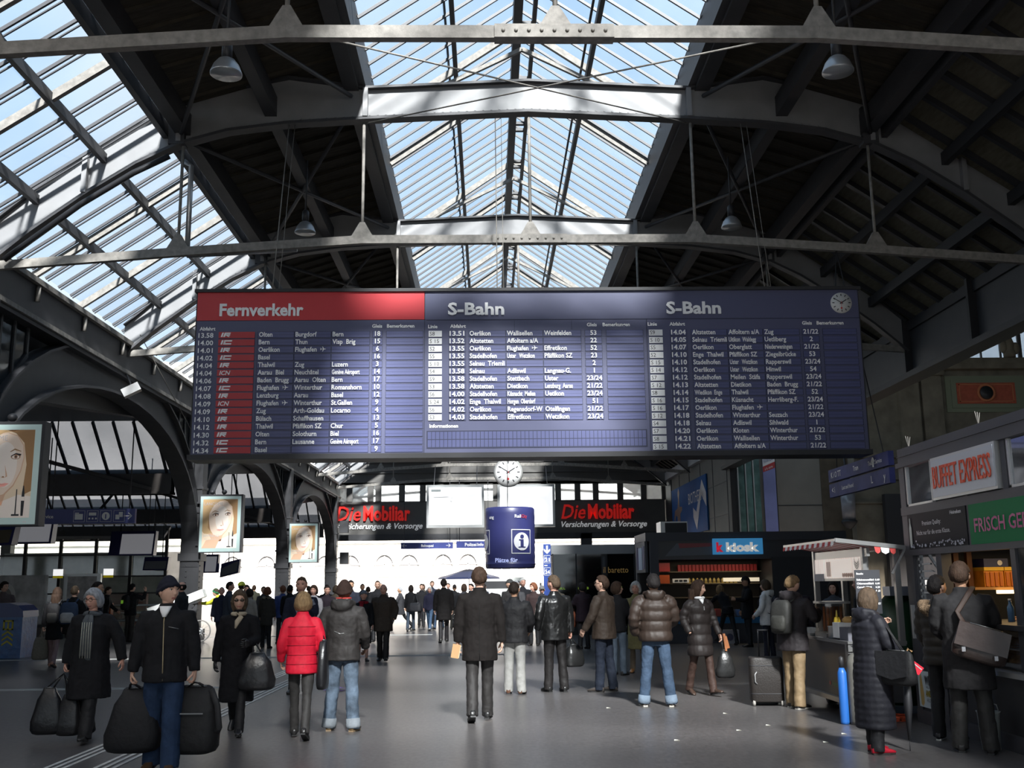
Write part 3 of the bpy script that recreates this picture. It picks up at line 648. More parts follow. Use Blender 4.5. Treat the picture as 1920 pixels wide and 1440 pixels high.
# round station clock faces
def clock_face(q, c, r, white=0, black=1, red=2):
    o_ = c
    for h in range(12):
        t = R(30*h); d = (math.sin(t), math.cos(t)); n_ = (d[1], -d[0]); a0, a1, wd = (.70,.92,.045)
        q.flat([(d[0]*r*a0-n_[0]*r*wd, d[1]*r*a0-n_[1]*r*wd), (d[0]*r*a1-n_[0]*r*wd, d[1]*r*a1-n_[1]*r*wd), (d[0]*r*a1+n_[0]*r*wd, d[1]*r*a1+n_[1]*r*wd), (d[0]*r*a0+n_[0]*r*wd, d[1]*r*a0+n_[1]*r*wd)], o_, X, Z, black)
    for deg, a0, a1, wd, mi, dy in ((57,-.18,.62,.055,black,-.003),(303,-.18,.90,.042,black,-.004),(183,-.2,.5,.018,red,-.005)):
        t = R(deg); d = (math.sin(t), math.cos(t)); n_ = (d[1], -d[0]); oo = (c[0],c[1]+dy,c[2])
        q.flat([(d[0]*r*a0-n_[0]*r*wd, d[1]*r*a0-n_[1]*r*wd), (d[0]*r*a1-n_[0]*r*wd*.8, d[1]*r*a1-n_[1]*r*wd*.8), (d[0]*r*a1+n_[0]*r*wd*.8, d[1]*r*a1+n_[1]*r*wd*.8), (d[0]*r*a0+n_[0]*r*wd, d[1]*r*a0+n_[1]*r*wd)], oo, X, Z, mi)
    q.disc(math.sin(R(183))*r*.55, math.cos(R(183))*r*.55, r*.10, r*.10, (c[0],c[1]-.006,c[2]), X, Z, red, 12)
M_clk = mat('clock_white', (0.62,0.62,0.60), 0.4); M_redh = mat('clock_red', (0.5,0.02,0.02), 0.4)
q = MB(); q.lathe([(0,-.03),(.19,-.03),(.195,-.01),(.195,.03),(0,.03)], 36, (6.55,18.47,6.745), 0, 'y'); ck = q.build('clock', [M_clk], bd)
q = MB(); clock_face(q, (6.55,18.435,6.745), .185); q.build('clock_hand', [M_clk, M_ink, M_redh], ck)
for x in (-4.0, 0.2, 5.25):
    q = MB(); q.tube([(x,18.8,7.03),(x,19.94,11.1)], .010, 6); q.tube([(x+.12,18.8,7.03),(x+.12,19.94,11.1)], .006, 6); q.build('suspension_rod', M_rust, bd)
# hanging clock
hc = empty('station_clock', (0.86,43.6,6.32)); tag(hc, 'big white round clock hanging on a rod under the departure board', 'clock')
CC = (.86,43.6,6.33)
q = MB(); q.lathe([(0,.12),(.52,.12),(.58,.14),(.61,.12),(.62,0),(.61,-.12),(.58,-.14),(.52,-.12),(0,-.12)], 40, CC, 0, 'y'); q.build('case', mat('clock_case', (0.30,0.30,0.29), 0.4, 0.4), hc)
q = MB(); q.lathe([(0,.125),(.53,.125),(.53,.13),(0,.13)], 40, CC, 0, 'y'); clock_face(q, (.86,43.465,6.33), .52); q.build('dial', [mat('dial_white', (0.85,0.85,0.84), 0.4, emit=0.25), M_ink, M_redh], hc)
q = MB(); q.tube([(.86,43.7,6.9),(.86,43.75,8.46)], .03, 8); q.build('rod', M_dark, hc)

# ---------------------------------------------------------------- hung signs
M_lit = mat('lit_white_panel', (0.95,0.95,0.95), 0.5, emit=0.9); M_litg = mat('map_print_grey', (0.62,0.68,0.68), 0.5, emit=0.2)
M_alu = mat('alu', (0.55,0.56,0.56), 0.35, 0.6)
for nm, x0, lab in ((0,-3.41,'framed white city map board hanging beside the round clock, faint street plan at its edge'),(1,0.53,'framed plain white board half hidden by the round clock and blue drum')):
    o = empty('map_board', (x0+1.6,58,4.8)); tag(o, lab, 'map board', 'white boards under the end wall'); x1 = x0+3.19
    q = MB(); q.box(x0,58,4.83,x1,58.25,7.19); q.build('frame', M_alu, o)
    q = MB(); q.box(x0+.13,57.97,4.97,x1-.13,58.0,7.05); q.build('map_sheet', M_lit, o)
    if nm == 0:
        q = MB(); rr = random.Random(3)
        q.box(x0+.25,57.95,6.82,x0+.8,57.965,6.95)
        q.bar((x0+.4,57.96,6.5),(x0+1.2,57.96,6.52),.01,.02)
        for _ in range(26):
            a0, b0 = x0+.3+rr.random()*1.2, 5.2+rr.random()*1.1; a1, b1 = a0+rr.uniform(-.3,.4), b0+rr.uniform(-.2,.2); q.bar((a0,57.96,b0),(a1,57.96,b1),.01,.012)
        q.build('street_plan', mat('plan_ink', (0.35,0.38,0.38), 0.6), o)
    for x in (x0+.4, x1-.4):
        q = MB(); q.tube([(x,58.1,7.15),(x,59.62,8.46)], .02, 6); q.build('hanger', M_dark, o)
# blue information drum
DR, DC = 0.94, (0.83,40.0)
dr = empty('information_drum', (DC[0],DC[1],2.3)); tag(dr, 'blue cylindrical information sign with white i hanging above the crowd', 'sign')
M_drum = mat('drum_blue', (0.028,0.031,0.115), 0.4, 0, 0.5)
q = MB(); q.lathe([(0,2.30),(DR-.04,2.30),(DR,2.36),(DR,2.44),(DR+.02,2.46),(DR,2.48)]+[(DR+(.012 if i%2 else 0),2.6+.145*i) for i in range(13)]+[(DR,4.52),(DR-.05,4.58),(0,4.58)], 48, (DC[0],DC[1],0)); q.build('drum', M_drum, dr)
def wrap(src, mats, name, a_c, z0, rr):
    q2 = MB(); q2.f, q2.m, q2.sm = src.f, src.m, src.sm
    q2.v = [(DC[0]+(rr-v[1])*math.sin(a_c+v[0]/rr), DC[1]-(rr-v[1])*math.cos(a_c+v[0]/rr), z0+v[2]) for v in src.v]; return q2.build(name, mats, dr)
M_pale = mat('drum_pale_print', (0.55,0.55,0.58), 0.5)
def i_panel(a_c):
    q = MB()
    for (x0,z0,x1,z1) in ((-.40,0,.40,.03),(-.40,.87,.40,.90),(-.40,0,-.37,.9),(.37,0,.40,.9)):
        n_ = 10
        for k in range(n_): xa, xb = x0+(x1-x0)*k/n_, x0+(x1-x0)*(k+1)/n_; q.add([(xa,-.03,z0),(xb,-.03,z0),(xb,-.03,z1),(xa,-.03,z1)],[(0,1,2,3)],0)
    for k in range(16):
        for s in (-1,1):
            t0, t1 = R(-90+180*k/16), R(-90+180*(k+1)/16); q.add([(0,-.03,.45+.33*math.sin(t0)),(s*.31*math.cos(t0),-.03,.45+.33*math.sin(t0)),(s*.31*math.cos(t1),-.03,.45+.33*math.sin(t1)),(0,-.03,.45+.33*math.sin(t1))],[(0,1,2,3)],0)
    q.disc(0,.63,.075,.075,(0,-.045,0),X,Z,1,16)
    for p in ((-.06,.25,.06,.53),(-.12,.49,.0,.53),(-.14,.22,.14,.26)): q.add([(p[0],-.045,p[1]),(p[2],-.045,p[1]),(p[2],-.045,p[3]),(p[0],-.045,p[3])],[(0,1,2,3)],1)
    return wrap(q, [M_pale, M_drum], 'information_symbol', a_c, 2.83, DR)
for a_c in (R(26), R(-78)): i_panel(a_c)
q = MB(); q.text('Rail', (-.27,-.03,0), X, Z, cap=.115, width=.24, bold=.02, mi=0); q.text('City', (-.01,-.03,0), X, Z, cap=.115, width=.25, bold=.02, mi=1); wrap(q, [M_pale, mat('dim_red', (0.32,0.03,0.05), 0.5)], 'lettering', R(26), 4.16, DR)
q = MB(); q.text('ung', (-.1,-.03,0), X, Z, cap=.115, bold=.02); wrap(q, M_pale, 'lettering', R(-48), 4.14, DR)
q = MB(); q.text('Plätze für', (-.5,-.03,0), X, Z, cap=.15, width=.85, bold=.02); wrap(q, mat('led_blue', (0.45,0.5,0.85), 0.5, emit=0.35), 'led_text', R(-6), 2.52, DR)
q = MB(); q.tube([(.75,40,4.5),(.75,40,14.35)], .014, 6); q.build('hanger', M_dark, dr)
# platform pole 21-24
M_pb = mat('pole_blue', (0.03,0.07,0.30), 0.4)
po = empty('platform_pole', (1.9,34,0)); tag(po, 'slim blue pole sign with down arrow and platform numbers 21 and 24', 'sign')
q = MB(); q.box(1.775,34,0.02,2.015,34.12,2.98); q.build('post', M_pb, po)
q = MB()
q.flat([(-.03,0),(.03,0),(.03,-.16),(.10,-.10),(.10,-.17),(0,-.27),(-.10,-.17),(-.10,-.10),(-.03,-.16)], (1.895,33.985,2.93), X, Z)
for s, z in (('21',2.42),('24',2.03)):
    q.text(s, (1.895,33.985,z), X, Z, cap=.11, bold=.04, align='c', width=.16)
    for (a0,b0,a1,b1) in ((-.105,-.05,.105,-.04),(-.105,.19,.105,.2),(-.105,-.05,-.095,.2),(.095,-.05,.105,.2)): q.box(1.895+a0,33.985,z+b0,1.895+a1,33.99,z+b1)
    q.box(1.83,33.985,z+.135,1.89,33.99,z+.15)
q.box(1.80,33.985,2.28,1.90,33.99,2.31); q.build('lettering', M_txt, po)
# signs over the far exit
def blue_sign(x0, x1, y, z0, z1, lab, texts, hang=8.46, name='direction_sign', cat='sign', group=None):
    o = empty(name, ((x0+x1)/2,y,z0)); tag(o, lab, cat, group)
    q = MB(); q.box(x0,y,z0,x1,y+.15,z1); q.build('panel', M_blue, o)
    q = MB()
    for s, x, c_ in texts:
        if s in ('<','>','^','v'):
            L = c_; z = (z0+z1)/2
            if s in '<>':
                d = -1 if s == '<' else 1
                q.bar((x,y-.01,z),(x+L,y-.01,z),.01,L*.10); e = x if d < 0 else x+L
                q.bar((e,y-.01,z),(e-d*L*.45,y-.01,z+L*.4),.01,L*.1); q.bar((e,y-.01,z),(e-d*L*.45,y-.01,z-L*.4),.01,L*.1)
        else: q.text(s, (x,y-.012,(z0+z1)/2-c_/2), X, Z, cap=c_, bold=.02)
    q.build('lettering', M_txt, o)
    for x in (x0+.2, x1-.2):
        q = MB(); q.tube([(x,y+.08,z1),(x,y+.08,hang)], .02, 6); q.build('hanger', M_dark, o)
    return o
blue_sign(-5.6,-2.27,67.55,4.02,4.42,'blue overhead sign with two arrows hanging left of the drum', [('<',-5.5,.27),('Bahnquai',-4.3,.15),('>',-2.7,.27)], group='blue signs over the far exit')
blue_sign(-2.05,0.2,67.55,4.04,4.48,'blue overhead sign lettered in white partly behind the drum', [('Polizei',-1.5,.2),('Info',-.7,.18),('Lost',-.2,.18)], group='blue signs over the far exit')
sg = blue_sign(-13.45,-10.72,32,3.66,4.10,'blue wayfinding sign with white pictograms and arrow inside the train shed', [('vice',-13.4,.1),('>',-11.05,.24)], hang=6.85)
q = MB()
for i, x in enumerate((-12.56,-12.16,-11.76,-11.36)):
    for (a0,b0,a1,b1) in ((0,0,.34,.008),(0,.332,.34,.34),(0,0,.008,.34),(.332,0,.34,.34)): q.box(x+a0,31.985,3.71+b0,x+a1,31.99,3.71+b1,0)
q.box(-12.52,31.985,3.78,-12.28,31.99,3.95); q.box(-12.52,31.985,3.96,-12.40,31.99,3.99); q.box(-12.1,31.985,3.9,-11.88,31.99,3.99)
for x in (-12.08,-11.98,-11.88): q.disc(x,3.81,.03,.03,(0,31.984,0),X,Z,0,10)
q.disc(-11.59,3.88,.12,.12,(0,31.986,0),X,Z,0,20); q.text('i', (-11.59,31.98,3.81), X, Z, cap=.13, align='c', bold=.05, mi=1)
q.box(-11.30,31.985,3.78,-11.18,31.99,3.92); q.box(-11.2,31.985,3.85,-11.08,31.99,4.0); q.build('pictogram', [M_txt, M_blue], sg)
# oblique double direction sign in front of the stone facade
ds = empty('direction_sign', (7.0,19.6,3.37)); tag(ds, 'double blue direction sign seen obliquely beside the dark stone facade', 'sign')
for z0, z1, tx in ((3.68,3.93,[('K i O TT',21.0,.11),('Tram',19.7,.09),('Tourist Service',18.9,.075)]),(3.37,3.64,[('< i',21.0,.12),('Lost and found',20.4,.075),('L',18.8,.13),('y',18.2,.14)])):
    q = MB(); q.box(7.0,17.95,z0,7.10,21.2,z1); q.build('panel', mat('sign_blue_scuffed', (0.05,0.06,0.20), 0.6, 0, 0.2, var=.3, vscale=2), ds)
    q = MB()
    for s, y, c_ in tx: q.text(s, (6.985,y,(z0+z1)/2-c_/2), NY, Z, cap=c_, bold=.015)
    q.build('lettering', mat('lettering_grey', (0.75,0.75,0.8), 0.5), ds)
q = MB(); q.bar((6.985,18.65,3.72),(6.985,18.65,3.89),.02,.02); q.bar((6.985,18.65,3.89),(6.985,18.58,3.82),.015,.015); q.bar((6.985,18.65,3.89),(6.985,18.72,3.82),.015,.015); q.build('arrow', M_txt, ds)
for y in (18.3, 20.8):
    q = MB(); q.tube([(7.05,y,3.37),(7.05,y,4.0),(7.05,19.94,8.3)], .010, 6); q.build('hanger', M_darker, ds)
# large posters on the concrete wall
ps = empty('wall_poster', (11.74,60.5,4.4)); tag(ps, 'big blue poster with white lettering and curved arrow on the concrete wall', 'poster')
q = MB(); q.box(11.70,55.6,4.45,11.77,66.2,7.45); q.build('sheet', mat('poster_blue', (0.016,0.085,0.26), 0.7, 0, .1, var=.35, vscale=.25), ps)
q = MB(); q.text('BIOTHERM', (11.68,60.6,6.15), NY, Z, cap=.62, width=4.2); q.build('lettering', mat('poster_white', (0.5,0.52,0.55), 0.5), ps)
q = MB(); q.flat([(0,0),(.9,-.75),(2.4,1.1),(3.7,.35),(3.7,1.1),(2.7,1.9),(.9,.25),(0,.55)], (11.68,59.3,5.35), NY, Z); q.build('arrow', mat('poster_grey', (0.42,0.42,0.46), 0.5), ps)
q = MB(); q.flat([(0,0),(.9,0),(.95,1.3),(1.6,1.5),(1.6,1.7),(.8,1.75),(.75,2.3),(.9,2.6),(.6,2.9),(.3,2.6),(.4,2.2),(.1,1.7),(-.8,1.6),(-1.1,1.1),(-.9,.9),(-.5,1.3),(0,1.2)], (11.68,64.3,4.5), NY, Z); q.build('silhouette', mat('poster_brown', (0.20,0.13,0.10), 0.5), ps)
bn = empty('wall_banner', (13.7,50.2,3.4)); tag(bn, 'tall narrow violet banner with red and white head beside green glass slits', 'banner')
q = MB(); q.box(13.38,50.2,3.35,13.98,50.26,7.9); q.build('sheet', mat('banner_violet', (0.24,0.27,0.56), 0.5, var=.25, vscale=.5), bn)
q = MB(); q.add([(13.38,50.18,7.2),(13.98,50.18,7.45),(13.98,50.18,7.9),(13.38,50.18,7.62)],[(0,1,2,3)],0); q.add([(13.38,50.18,6.93),(13.98,50.18,7.15),(13.98,50.18,7.45),(13.38,50.18,7.2)],[(0,1,2,3)],1); q.text('FRANKREICH', (13.42,50.17,7.34), (1,0,.42), Z, cap=.2, width=.55, mi=2); q.text('à la carte', (13.47,50.17,7.02), (1,0,.38), Z, cap=.12, width=.42, mi=0); q.flat([(0,0),(.5,0),(.5,.35),(.35,.2),(.2,.1)], (13.46,50.18,3.4), X, Z, 0); q.build('banner_head', [M_white, mat('banner_red', (0.45,0.04,0.04), 0.5), mat('banner_navy', (0.10,0.12,0.30), 0.5)], bn)
wl = empty('wall_lantern', (16.3,47.4,5.6)); tag(wl, 'dark ornate iron lantern on the stone wall under the double blue sign', 'lamp')
q = MB(); q.lathe([(0,4.0),(.14,4.05),(.36,4.3),(.36,4.4),(0,4.42)], 10, (16.4,47.2,0)); q.lathe([(0,5.7),(.4,5.7),(.2,5.95),(.14,6.4),(0,6.5)], 10, (16.4,47.2,0)); q.tube([(16.4,47.2,6.4),(16.4,47.3,7.3),(16.4,48.0,7.6)], .06, 6); q.build('iron_frame', M_darker, wl)
q = MB(); q.lathe([(0,4.42),(.3,4.42),(.34,5.7),(0,5.7)], 10, (16.4,47.2,0)); q.build('glass', mat('lantern_glass', (0.22,0.22,0.24), 0.2), wl)

# ---------------------------------------------------------------- pendant bell lamps
def pendant(x, y, z, lab):
    o = empty('pendant_lamp', (x,y,z)); tag(o, lab, 'lamp', 'bell lamps under the dark roof')
    q = MB(); q.lathe([(.225,0),(.225,.02),(.21,.06),(.18,.14),(.12,.22),(.07,.25),(.0,.26)], 28, (x,y,z)); q.build('reflector', mat('lamp_alu', (0.42,0.43,0.44), 0.35, 0.6), o)
    q = MB(); q.lathe([(0,0),(.215,0),(.215,.008),(0,.008)], 28, (x,y,z-.005)); q.build('lens', mat('lamp_lens', (0.28,0.30,0.31), 0.25), o)
    q = MB(); q.lathe([(0,.25),(.075,.25),(.075,.48),(.04,.52),(0,.53)], 16, (x,y,z)); q.build('housing', M_darker, o)
    q = MB(); q.tube([(x,y,z+.5),(x,y,12.0-abs(x-LX)*.22)], .02, 6); q.build('rod', M_darker, o)
pendant(-3.69,13.8,8.88,'large aluminium bell lamp under the roof between both skylights, above the red header'); pendant(5.10,13.8,8.92,'large aluminium bell lamp under the dark right roof, high above the board clock')
pendant(-3.94,21.7,9.27,'small aluminium bell lamp behind the second tie beam above the red board section'); pendant(5.40,21.7,9.36,'small aluminium bell lamp behind the second tie beam above the board end')

# ---------------------------------------------------------------- light box portraits on the columns
def portrait(y, lab):
    x0, x1, z0, z1 = -9.62, -8.27, 2.88, 4.72
    o = empty('light_box', (-8.95,y,z0)); tag(o, lab, 'advertising light box', 'portrait light boxes along the arcade')
    q = MB(); q.box(x0-.03,y,z0-.03,x1+.06,y+.28,z1+.06); q.build('case', M_dark, o)
    q = MB(); q.box(x0,y-.01,z0,x1,y,z1); q.build('passe_partout', mat('lightbox_frame', (0.42,0.54,0.52), 0.4, emit=0.2), o)
    W_, H_ = x1-x0-.2, z1-z0-.22; O = lambda d: (x0+.09,y-.012-d*.001,z0+.12)
    E_ = .12
    mats = [mat('print_cream', (0.78,0.62,0.45), .5, emit=E_), mat('print_blond', (0.55,0.36,0.18), .5, emit=E_), mat('print_skin', (0.80,0.64,0.52), .5, emit=E_), mat('print_shade', (0.66,0.42,0.28), .5, emit=E_), mat('print_light', (0.86,0.76,0.68), .5, emit=E_), mat('print_brown', (0.30,0.16,0.09), .5, emit=.2), mat('print_lip', (0.86,0.48,0.42), .5, emit=E_), mat('print_black', (0.03,0.03,0.035), .4), mat('print_grey', (0.45,0.42,0.42), .5, emit=.3), mat('print_hair_dark', (0.36,0.20,0.09), .5, emit=.1)]
    q = MB(); S = (W_,0,0); U = (0,0,H_)
    q.flat([(0,0),(1,0),(1,1),(0,1)], O(0), S, U, 0)
    q.flat([(0,.35),(.05,.30),(.3,.28),(.25,.6),(.35,.95),(.8,1),(0,1)], O(1), S, U, 1); q.flat([(.55,1),(1,1),(1,.3),(.86,.25),(.9,.6),(.84,.85),(.7,.96)], O(1), S, U, 9)
    q.flat([(0,0),(.12,.16),(.36,.20),(.62,.10),(.75,0)], O(1), S, U, 3); q.flat([(.40,0),(.5,.17),(.8,.26),(1,.24),(1,0)], O(2), S, U, 4)
    q.flat([(.18,.3),(.3,.14),(.55,.14),(.62,.32)], O(2), S, U, 3)
    face = [(.18,.62),(.19,.48),(.24,.36),(.34,.26),(.46,.22),(.58,.25),(.72,.36),(.82,.52),(.86,.68),(.84,.82),(.74,.93),(.58,.97),(.40,.95),(.27,.86),(.20,.74)]
    q.flat(face, O(3), S, U, 3)
    q.flat([(.21+(x-.21)*.96 if x < .3 else x-.012, .59+(yy-.59)*.97+.006) for x, yy in face], O(4), S, U, 2)
    q.disc(.56,.60,.19,.26,O(5),S,U,4,30); pass
    q.flat([(.18,.64),(.16,.42),(.24,.34),(.20,.5)], O(6), S, U, 9); q.flat([(.18,.70),(.32,.88),(.56,1),(.2,1),(.1,.8)], O(6), S, U, 1)
    for cx, cy, k in ((.37,.675,1),(.72,.69,.9)):
        q.disc(cx,cy,.085*k,.030,O(6),S,U,5,24); q.disc(cx,cy-.003,.066*k,.021,O(7),S,U,4,24); q.disc(cx+.004,cy,.027,.021,O(8),S,U,5,16); q.disc(cx+.004,cy,.012,.010,O(9),S,U,7,12)
        q.flat([(cx-.10*k,cy+.052),(cx-.02,cy+.078),(cx+.09*k,cy+.058),(cx+.09*k,cy+.066),(cx-.02,cy+.095),(cx-.10*k,cy+.062)], O(6), S, U, 9)
        q.flat([(cx-.085*k,cy),(cx,cy+.03),(cx+.085*k,cy+.01),(cx+.1*k,cy+.03),(cx,cy+.043),(cx-.08*k,cy+.012)], O(9), S, U, 7)
    q.flat([(.56,.60),(.60,.50),(.61,.465),(.56,.45),(.50,.462),(.53,.452),(.57,.455),(.585,.47)], O(7), S, U, 3); q.disc(.545,.462,.018,.008,O(8),S,U,9,10)
    q.flat([(.40,.375),(.47,.392),(.53,.386),(.58,.395),(.65,.385),(.58,.368),(.50,.36)], O(7), S, U, 6); q.flat([(.41,.373),(.53,.372),(.64,.383),(.58,.352),(.50,.345),(.45,.355)], O(7), S, U, 6); q.flat([(.405,.374),(.53,.374),(.645,.384),(.53,.370)], O(8), S, U, 9)
    for x, b_, t_ in ((.885,.02,.36),(.78,.03,.32)):
        q.flat([(x-.018,b_),(x+.018,b_),(x+.026,b_+.17),(x+.02,b_+.26),(x+.006,t_),(x-.006,t_),(x-.02,b_+.26),(x-.026,b_+.17)] if x > .8 else [(x-.01,b_),(x+.01,b_),(x+.008,t_),(x-.008,t_)], O(9), S, U, 7)
    q.flat([(.86,.19),(.91,.19),(.908,.235),(.862,.235)], O(10), S, U, 4); q.flat([(.72,.02),(.84,.02),(.84,.04),(.72,.04)], O(10), S, U, 7)
    q.build('portrait_print', mats, o)
    q = MB(); oo = O(11)
    q.text('LANCOME', (oo[0]+.04,oo[1],z1-.30), X, Z, cap=.095, width=.62, mi=0); q.text('PARIS', (oo[0]+.26,oo[1],z1-.40), X, Z, cap=.03, mi=0); q.text('HYPNOSE', (oo[0]+.06,oo[1],z0+.48), X, Z, cap=.085, width=.52, mi=0); q.text('PRECIOUS CELLS', (oo[0]+.08,oo[1],z0+.40), X, Z, cap=.04, width=.48, mi=0); q.text('a', (x1-.22,oo[1],z0+.03), X, Z, cap=.04, mi=0, width=.08)
    q.build('lettering', mats[8], o)
    for z in (3.1, 4.5):
        q = MB(); q.box(-9.8,y+.2,z,-9.6,y+.36,z+.06); q.build('bracket', M_dark, o)
    for xx in (x0+.35, x0+.75):
        q = MB(); q.ell((xx,y+.1,z1+.15),(.09,.09,.08)); q.build('spotlight', M_darker, o)
portrait(19.30,'big light box with blond portrait cut off by the left photo edge'); portrait(35.18,'light box with blond portrait on the middle arcade column, under the board end'); portrait(51.06,'small light box with blond portrait on the farther arcade column')
# loudspeakers on the far column
for z, lab, dx in ((5.1,'dark loudspeaker box high on the farthest arcade column',.75),(3.1,'dark loudspeaker cluster lower on the farthest arcade column',.8)):
    o = empty('loudspeaker', (-10+dx,67.6,z)); tag(o, lab, 'loudspeaker', 'loudspeakers on the farthest column')
    q = MB(); q.box(-10+dx-.28,67.4,z,-10+dx+.28,67.8,z+.75); q.build('cabinet', M_dark, o); q = MB(); q.bar((-9.62,67.6,z+.4),(-10+dx,67.6,z+.4),.08,.08); q.build('bracket', M_dark, o)
# ---------------------------------------------------------------- buffet kiosk on the right (face in the plane x = 5.25)
M_kf = mat('kiosk_frame', (0.060,0.060,0.070), 0.5, 0, 0.4)
M_kd = mat('kiosk_dark', (0.03,0.03,0.034), 0.5)
M_mirror = mat('window_glass', (0.34,0.35,0.37), 0.04, 0.75, 0.9)
KX = 5.25
bk = empty('buffet_kiosk', (6.6,8,0)); tag(bk, 'dark grey steel and glass snack kiosk with red lettered sign and green panel', 'kiosk')
q = MB(); q.box(KX,3,3.14,8.4,13.16,3.34); q.box(KX-.03,3,3.10,KX+.06,13.18,3.16); q.box(KX-.015,3,3.235,KX,13.16,3.245); q.build('roof_fascia', M_kf, bk)
for y, w_ in ((13.08,.16),(12.16,.09),(11.33,.06),(10.44,.10),(8.6,.10),(6.8,.1)):
    q = MB(); q.box(KX,y-w_/2,0 if y != 11.33 else 2.0,KX+.12,y+w_/2,3.14); q.build('post', M_kf, bk)
for z0, z1 in ((2.50,2.60),(2.0,2.07),(0.0,.16)):
    q = MB(); q.box(KX-.01,3,z0,KX+.12,13.16,z1); q.build('beam', M_kf, bk)
q = MB(); q.box(KX+.02,12.2,.16,KX+.10,13.0,.70); q.box(KX,12.2,1.20,KX+.1,13.0,1.27); q.box(KX,12.2,.66,KX+.1,13.0,.74); q.box(KX,12.2,.74,KX+.1,12.26,2.0); q.box(KX,12.93,.74,KX+.1,13.0,2.0); dr_ = q.build('door', M_kf, bk)
q = MB(); q.box(KX+.04,12.26,1.27,KX+.06,12.93,2.0); q.box(KX+.04,12.26,.74,KX+.06,12.93,1.20); q.build('door_glass', M_mirror, dr_)
q = MB(); q.box(KX-.06,12.94,1.0,KX-.02,12.98,1.4); q.build('handle', M_alu, dr_)
q = MB(); rr = random.Random(5)
for i in range(9): q.ell((KX+.03,12.82,1.35+i*.075),(.008,.022,.018),8,5)
for i in range(7): q.flat([(0,0),(.25+.1*rr.random(),0),(.25,.02),(0,.02)], (KX+.03,12.75,1.37+i*.085), NY, Z)
q.build('menu_print', mat('menu_print_white', (0.45,0.45,0.45), 0.5), dr_)
for y0, y1 in ((12.21,12.99),(8.66,10.38),(6.86,8.54)):
    q = MB(); q.box(KX+.03,y0,2.60,KX+.05,y1,3.10); q.build('window_pane', M_mirror, bk)
    q = MB()
    for a_ in ((y0,2.60,y0+.04,3.1),(y1-.04,2.6,y1,3.1),(y0,2.6,y1,2.63)): q.box(KX+.01,a_[0],a_[1],KX+.06,a_[2],a_[3])
    q.build('window_frame', M_alu, bk)
q = MB(); q.box(KX-.04,10.52,2.61,KX+.04,12.10,3.10,0); q.box(KX-.05,10.55,2.64,KX-.03,12.07,3.07,1)
sg = q.build('sign_panel', [M_alu, mat('buffet_panel', (0.50,0.53,0.58), 0.35, 0, 0.5)], bk)
q = MB(); q.text('BUFFET EXPRESS', (KX-.055,12.02,2.74), NY, Z, cap=.25, width=1.42, bold=0.0, depth=.012); q.build('red_lettering', mat('buffet_red', (0.70,0.07,0.015), 0.4), sg)
q = MB(); q.box(KX-.01,11.37,2.07,KX+.05,12.98,2.50); bp_ = q.build('beer_panel', mat('beer_dark', (0.015,0.015,0.018), 0.6, 0, .2), bk)
q = MB(); q.text('Premium Quality:', (KX-.02,12.52,2.345), NY, Z, cap=.052, width=.52); q.text('Nicht nur für die erste Klasse.', (KX-.02,12.70,2.235), NY, Z, cap=.052, width=.93); q.text('Heineken', (KX-.02,11.74,2.43), NY, Z, cap=.04, width=.28, bold=.02); q.build('lettering', mat('print_white', (0.6,0.6,0.62), 0.5), bp_)
q = MB(); q.flat([(0,.06),(.01,.0),(.06,0),(.07,.06),(.07,.24),(.045,.30),(.045,.36),(.02,.36),(.02,.30),(0,.24)], (KX-.02,12.92,2.09), NY, Z); q.build('bottle_print', mat('bottle_print', (0.25,0.33,0.32), 0.4), bp_)
q = MB(); rr = random.Random(9)
for i in range(60): y = 11.4+rr.random()*1.5; q.disc(0,0,.008+.018*rr.random(),.006+.012*rr.random(),(KX-.02-i*.00005,y,2.09+abs(rr.gauss(0,.035))),NY,Z,0,7)
q.build('ice_print', mat('ice_print', (0.42,0.43,0.50), 0.4), bp_)
q = MB(); q.box(KX-.012,8.7,2.07,KX+.05,11.29,2.50); gp = q.build('green_panel', mat('green_panel', (0.012,0.17,0.06), 0.6, 0, .2), bk)
q = MB(); q.text('FRISCH GEBACKEN', (KX-.02,11.17,2.20), NY, Z, cap=.14, width=1.85, bold=.015); q.build('magenta_lettering', mat('magenta', (0.40,0.05,0.20), 0.4), gp)
q = MB(); q.box(KX-.02,12.44,.20,KX+.01,13.03,.62,0); pt_ = q.build('door_poster', mat('poster_pale', (0.55,0.62,0.66), 0.5), bk)
q = MB(); q.text('WER', (KX-.025,12.83,.47), NY, Z, cap=.10, width=.22, bold=.03); q.text('WILL DAS', (KX-.025,12.80,.425), NY, Z, cap=.03, width=.17); q.text('ANDERE', (KX-.025,12.82,.335), NY, Z, cap=.07, width=.28, bold=.04, mi=1); q.text('ANGEBOT?', (KX-.025,12.80,.27), NY, Z, cap=.045, width=.24); q.build('lettering', [M_ink, mat('poster_yellow_ink', (0.30,0.22,0.01), 0.5)], pt_)
q = MB(); q.flat([(0,0),(.05,-.02),(.09,.02),(.10,.12),(.075,.22),(.05,.33),(.02,.36),(.0,.3),(-.01,.15)], (KX-.022,12.97,.23), NY, Z); q.build('bread_print', mat('bread_print', (0.55,0.38,0.14), 0.5), pt_)
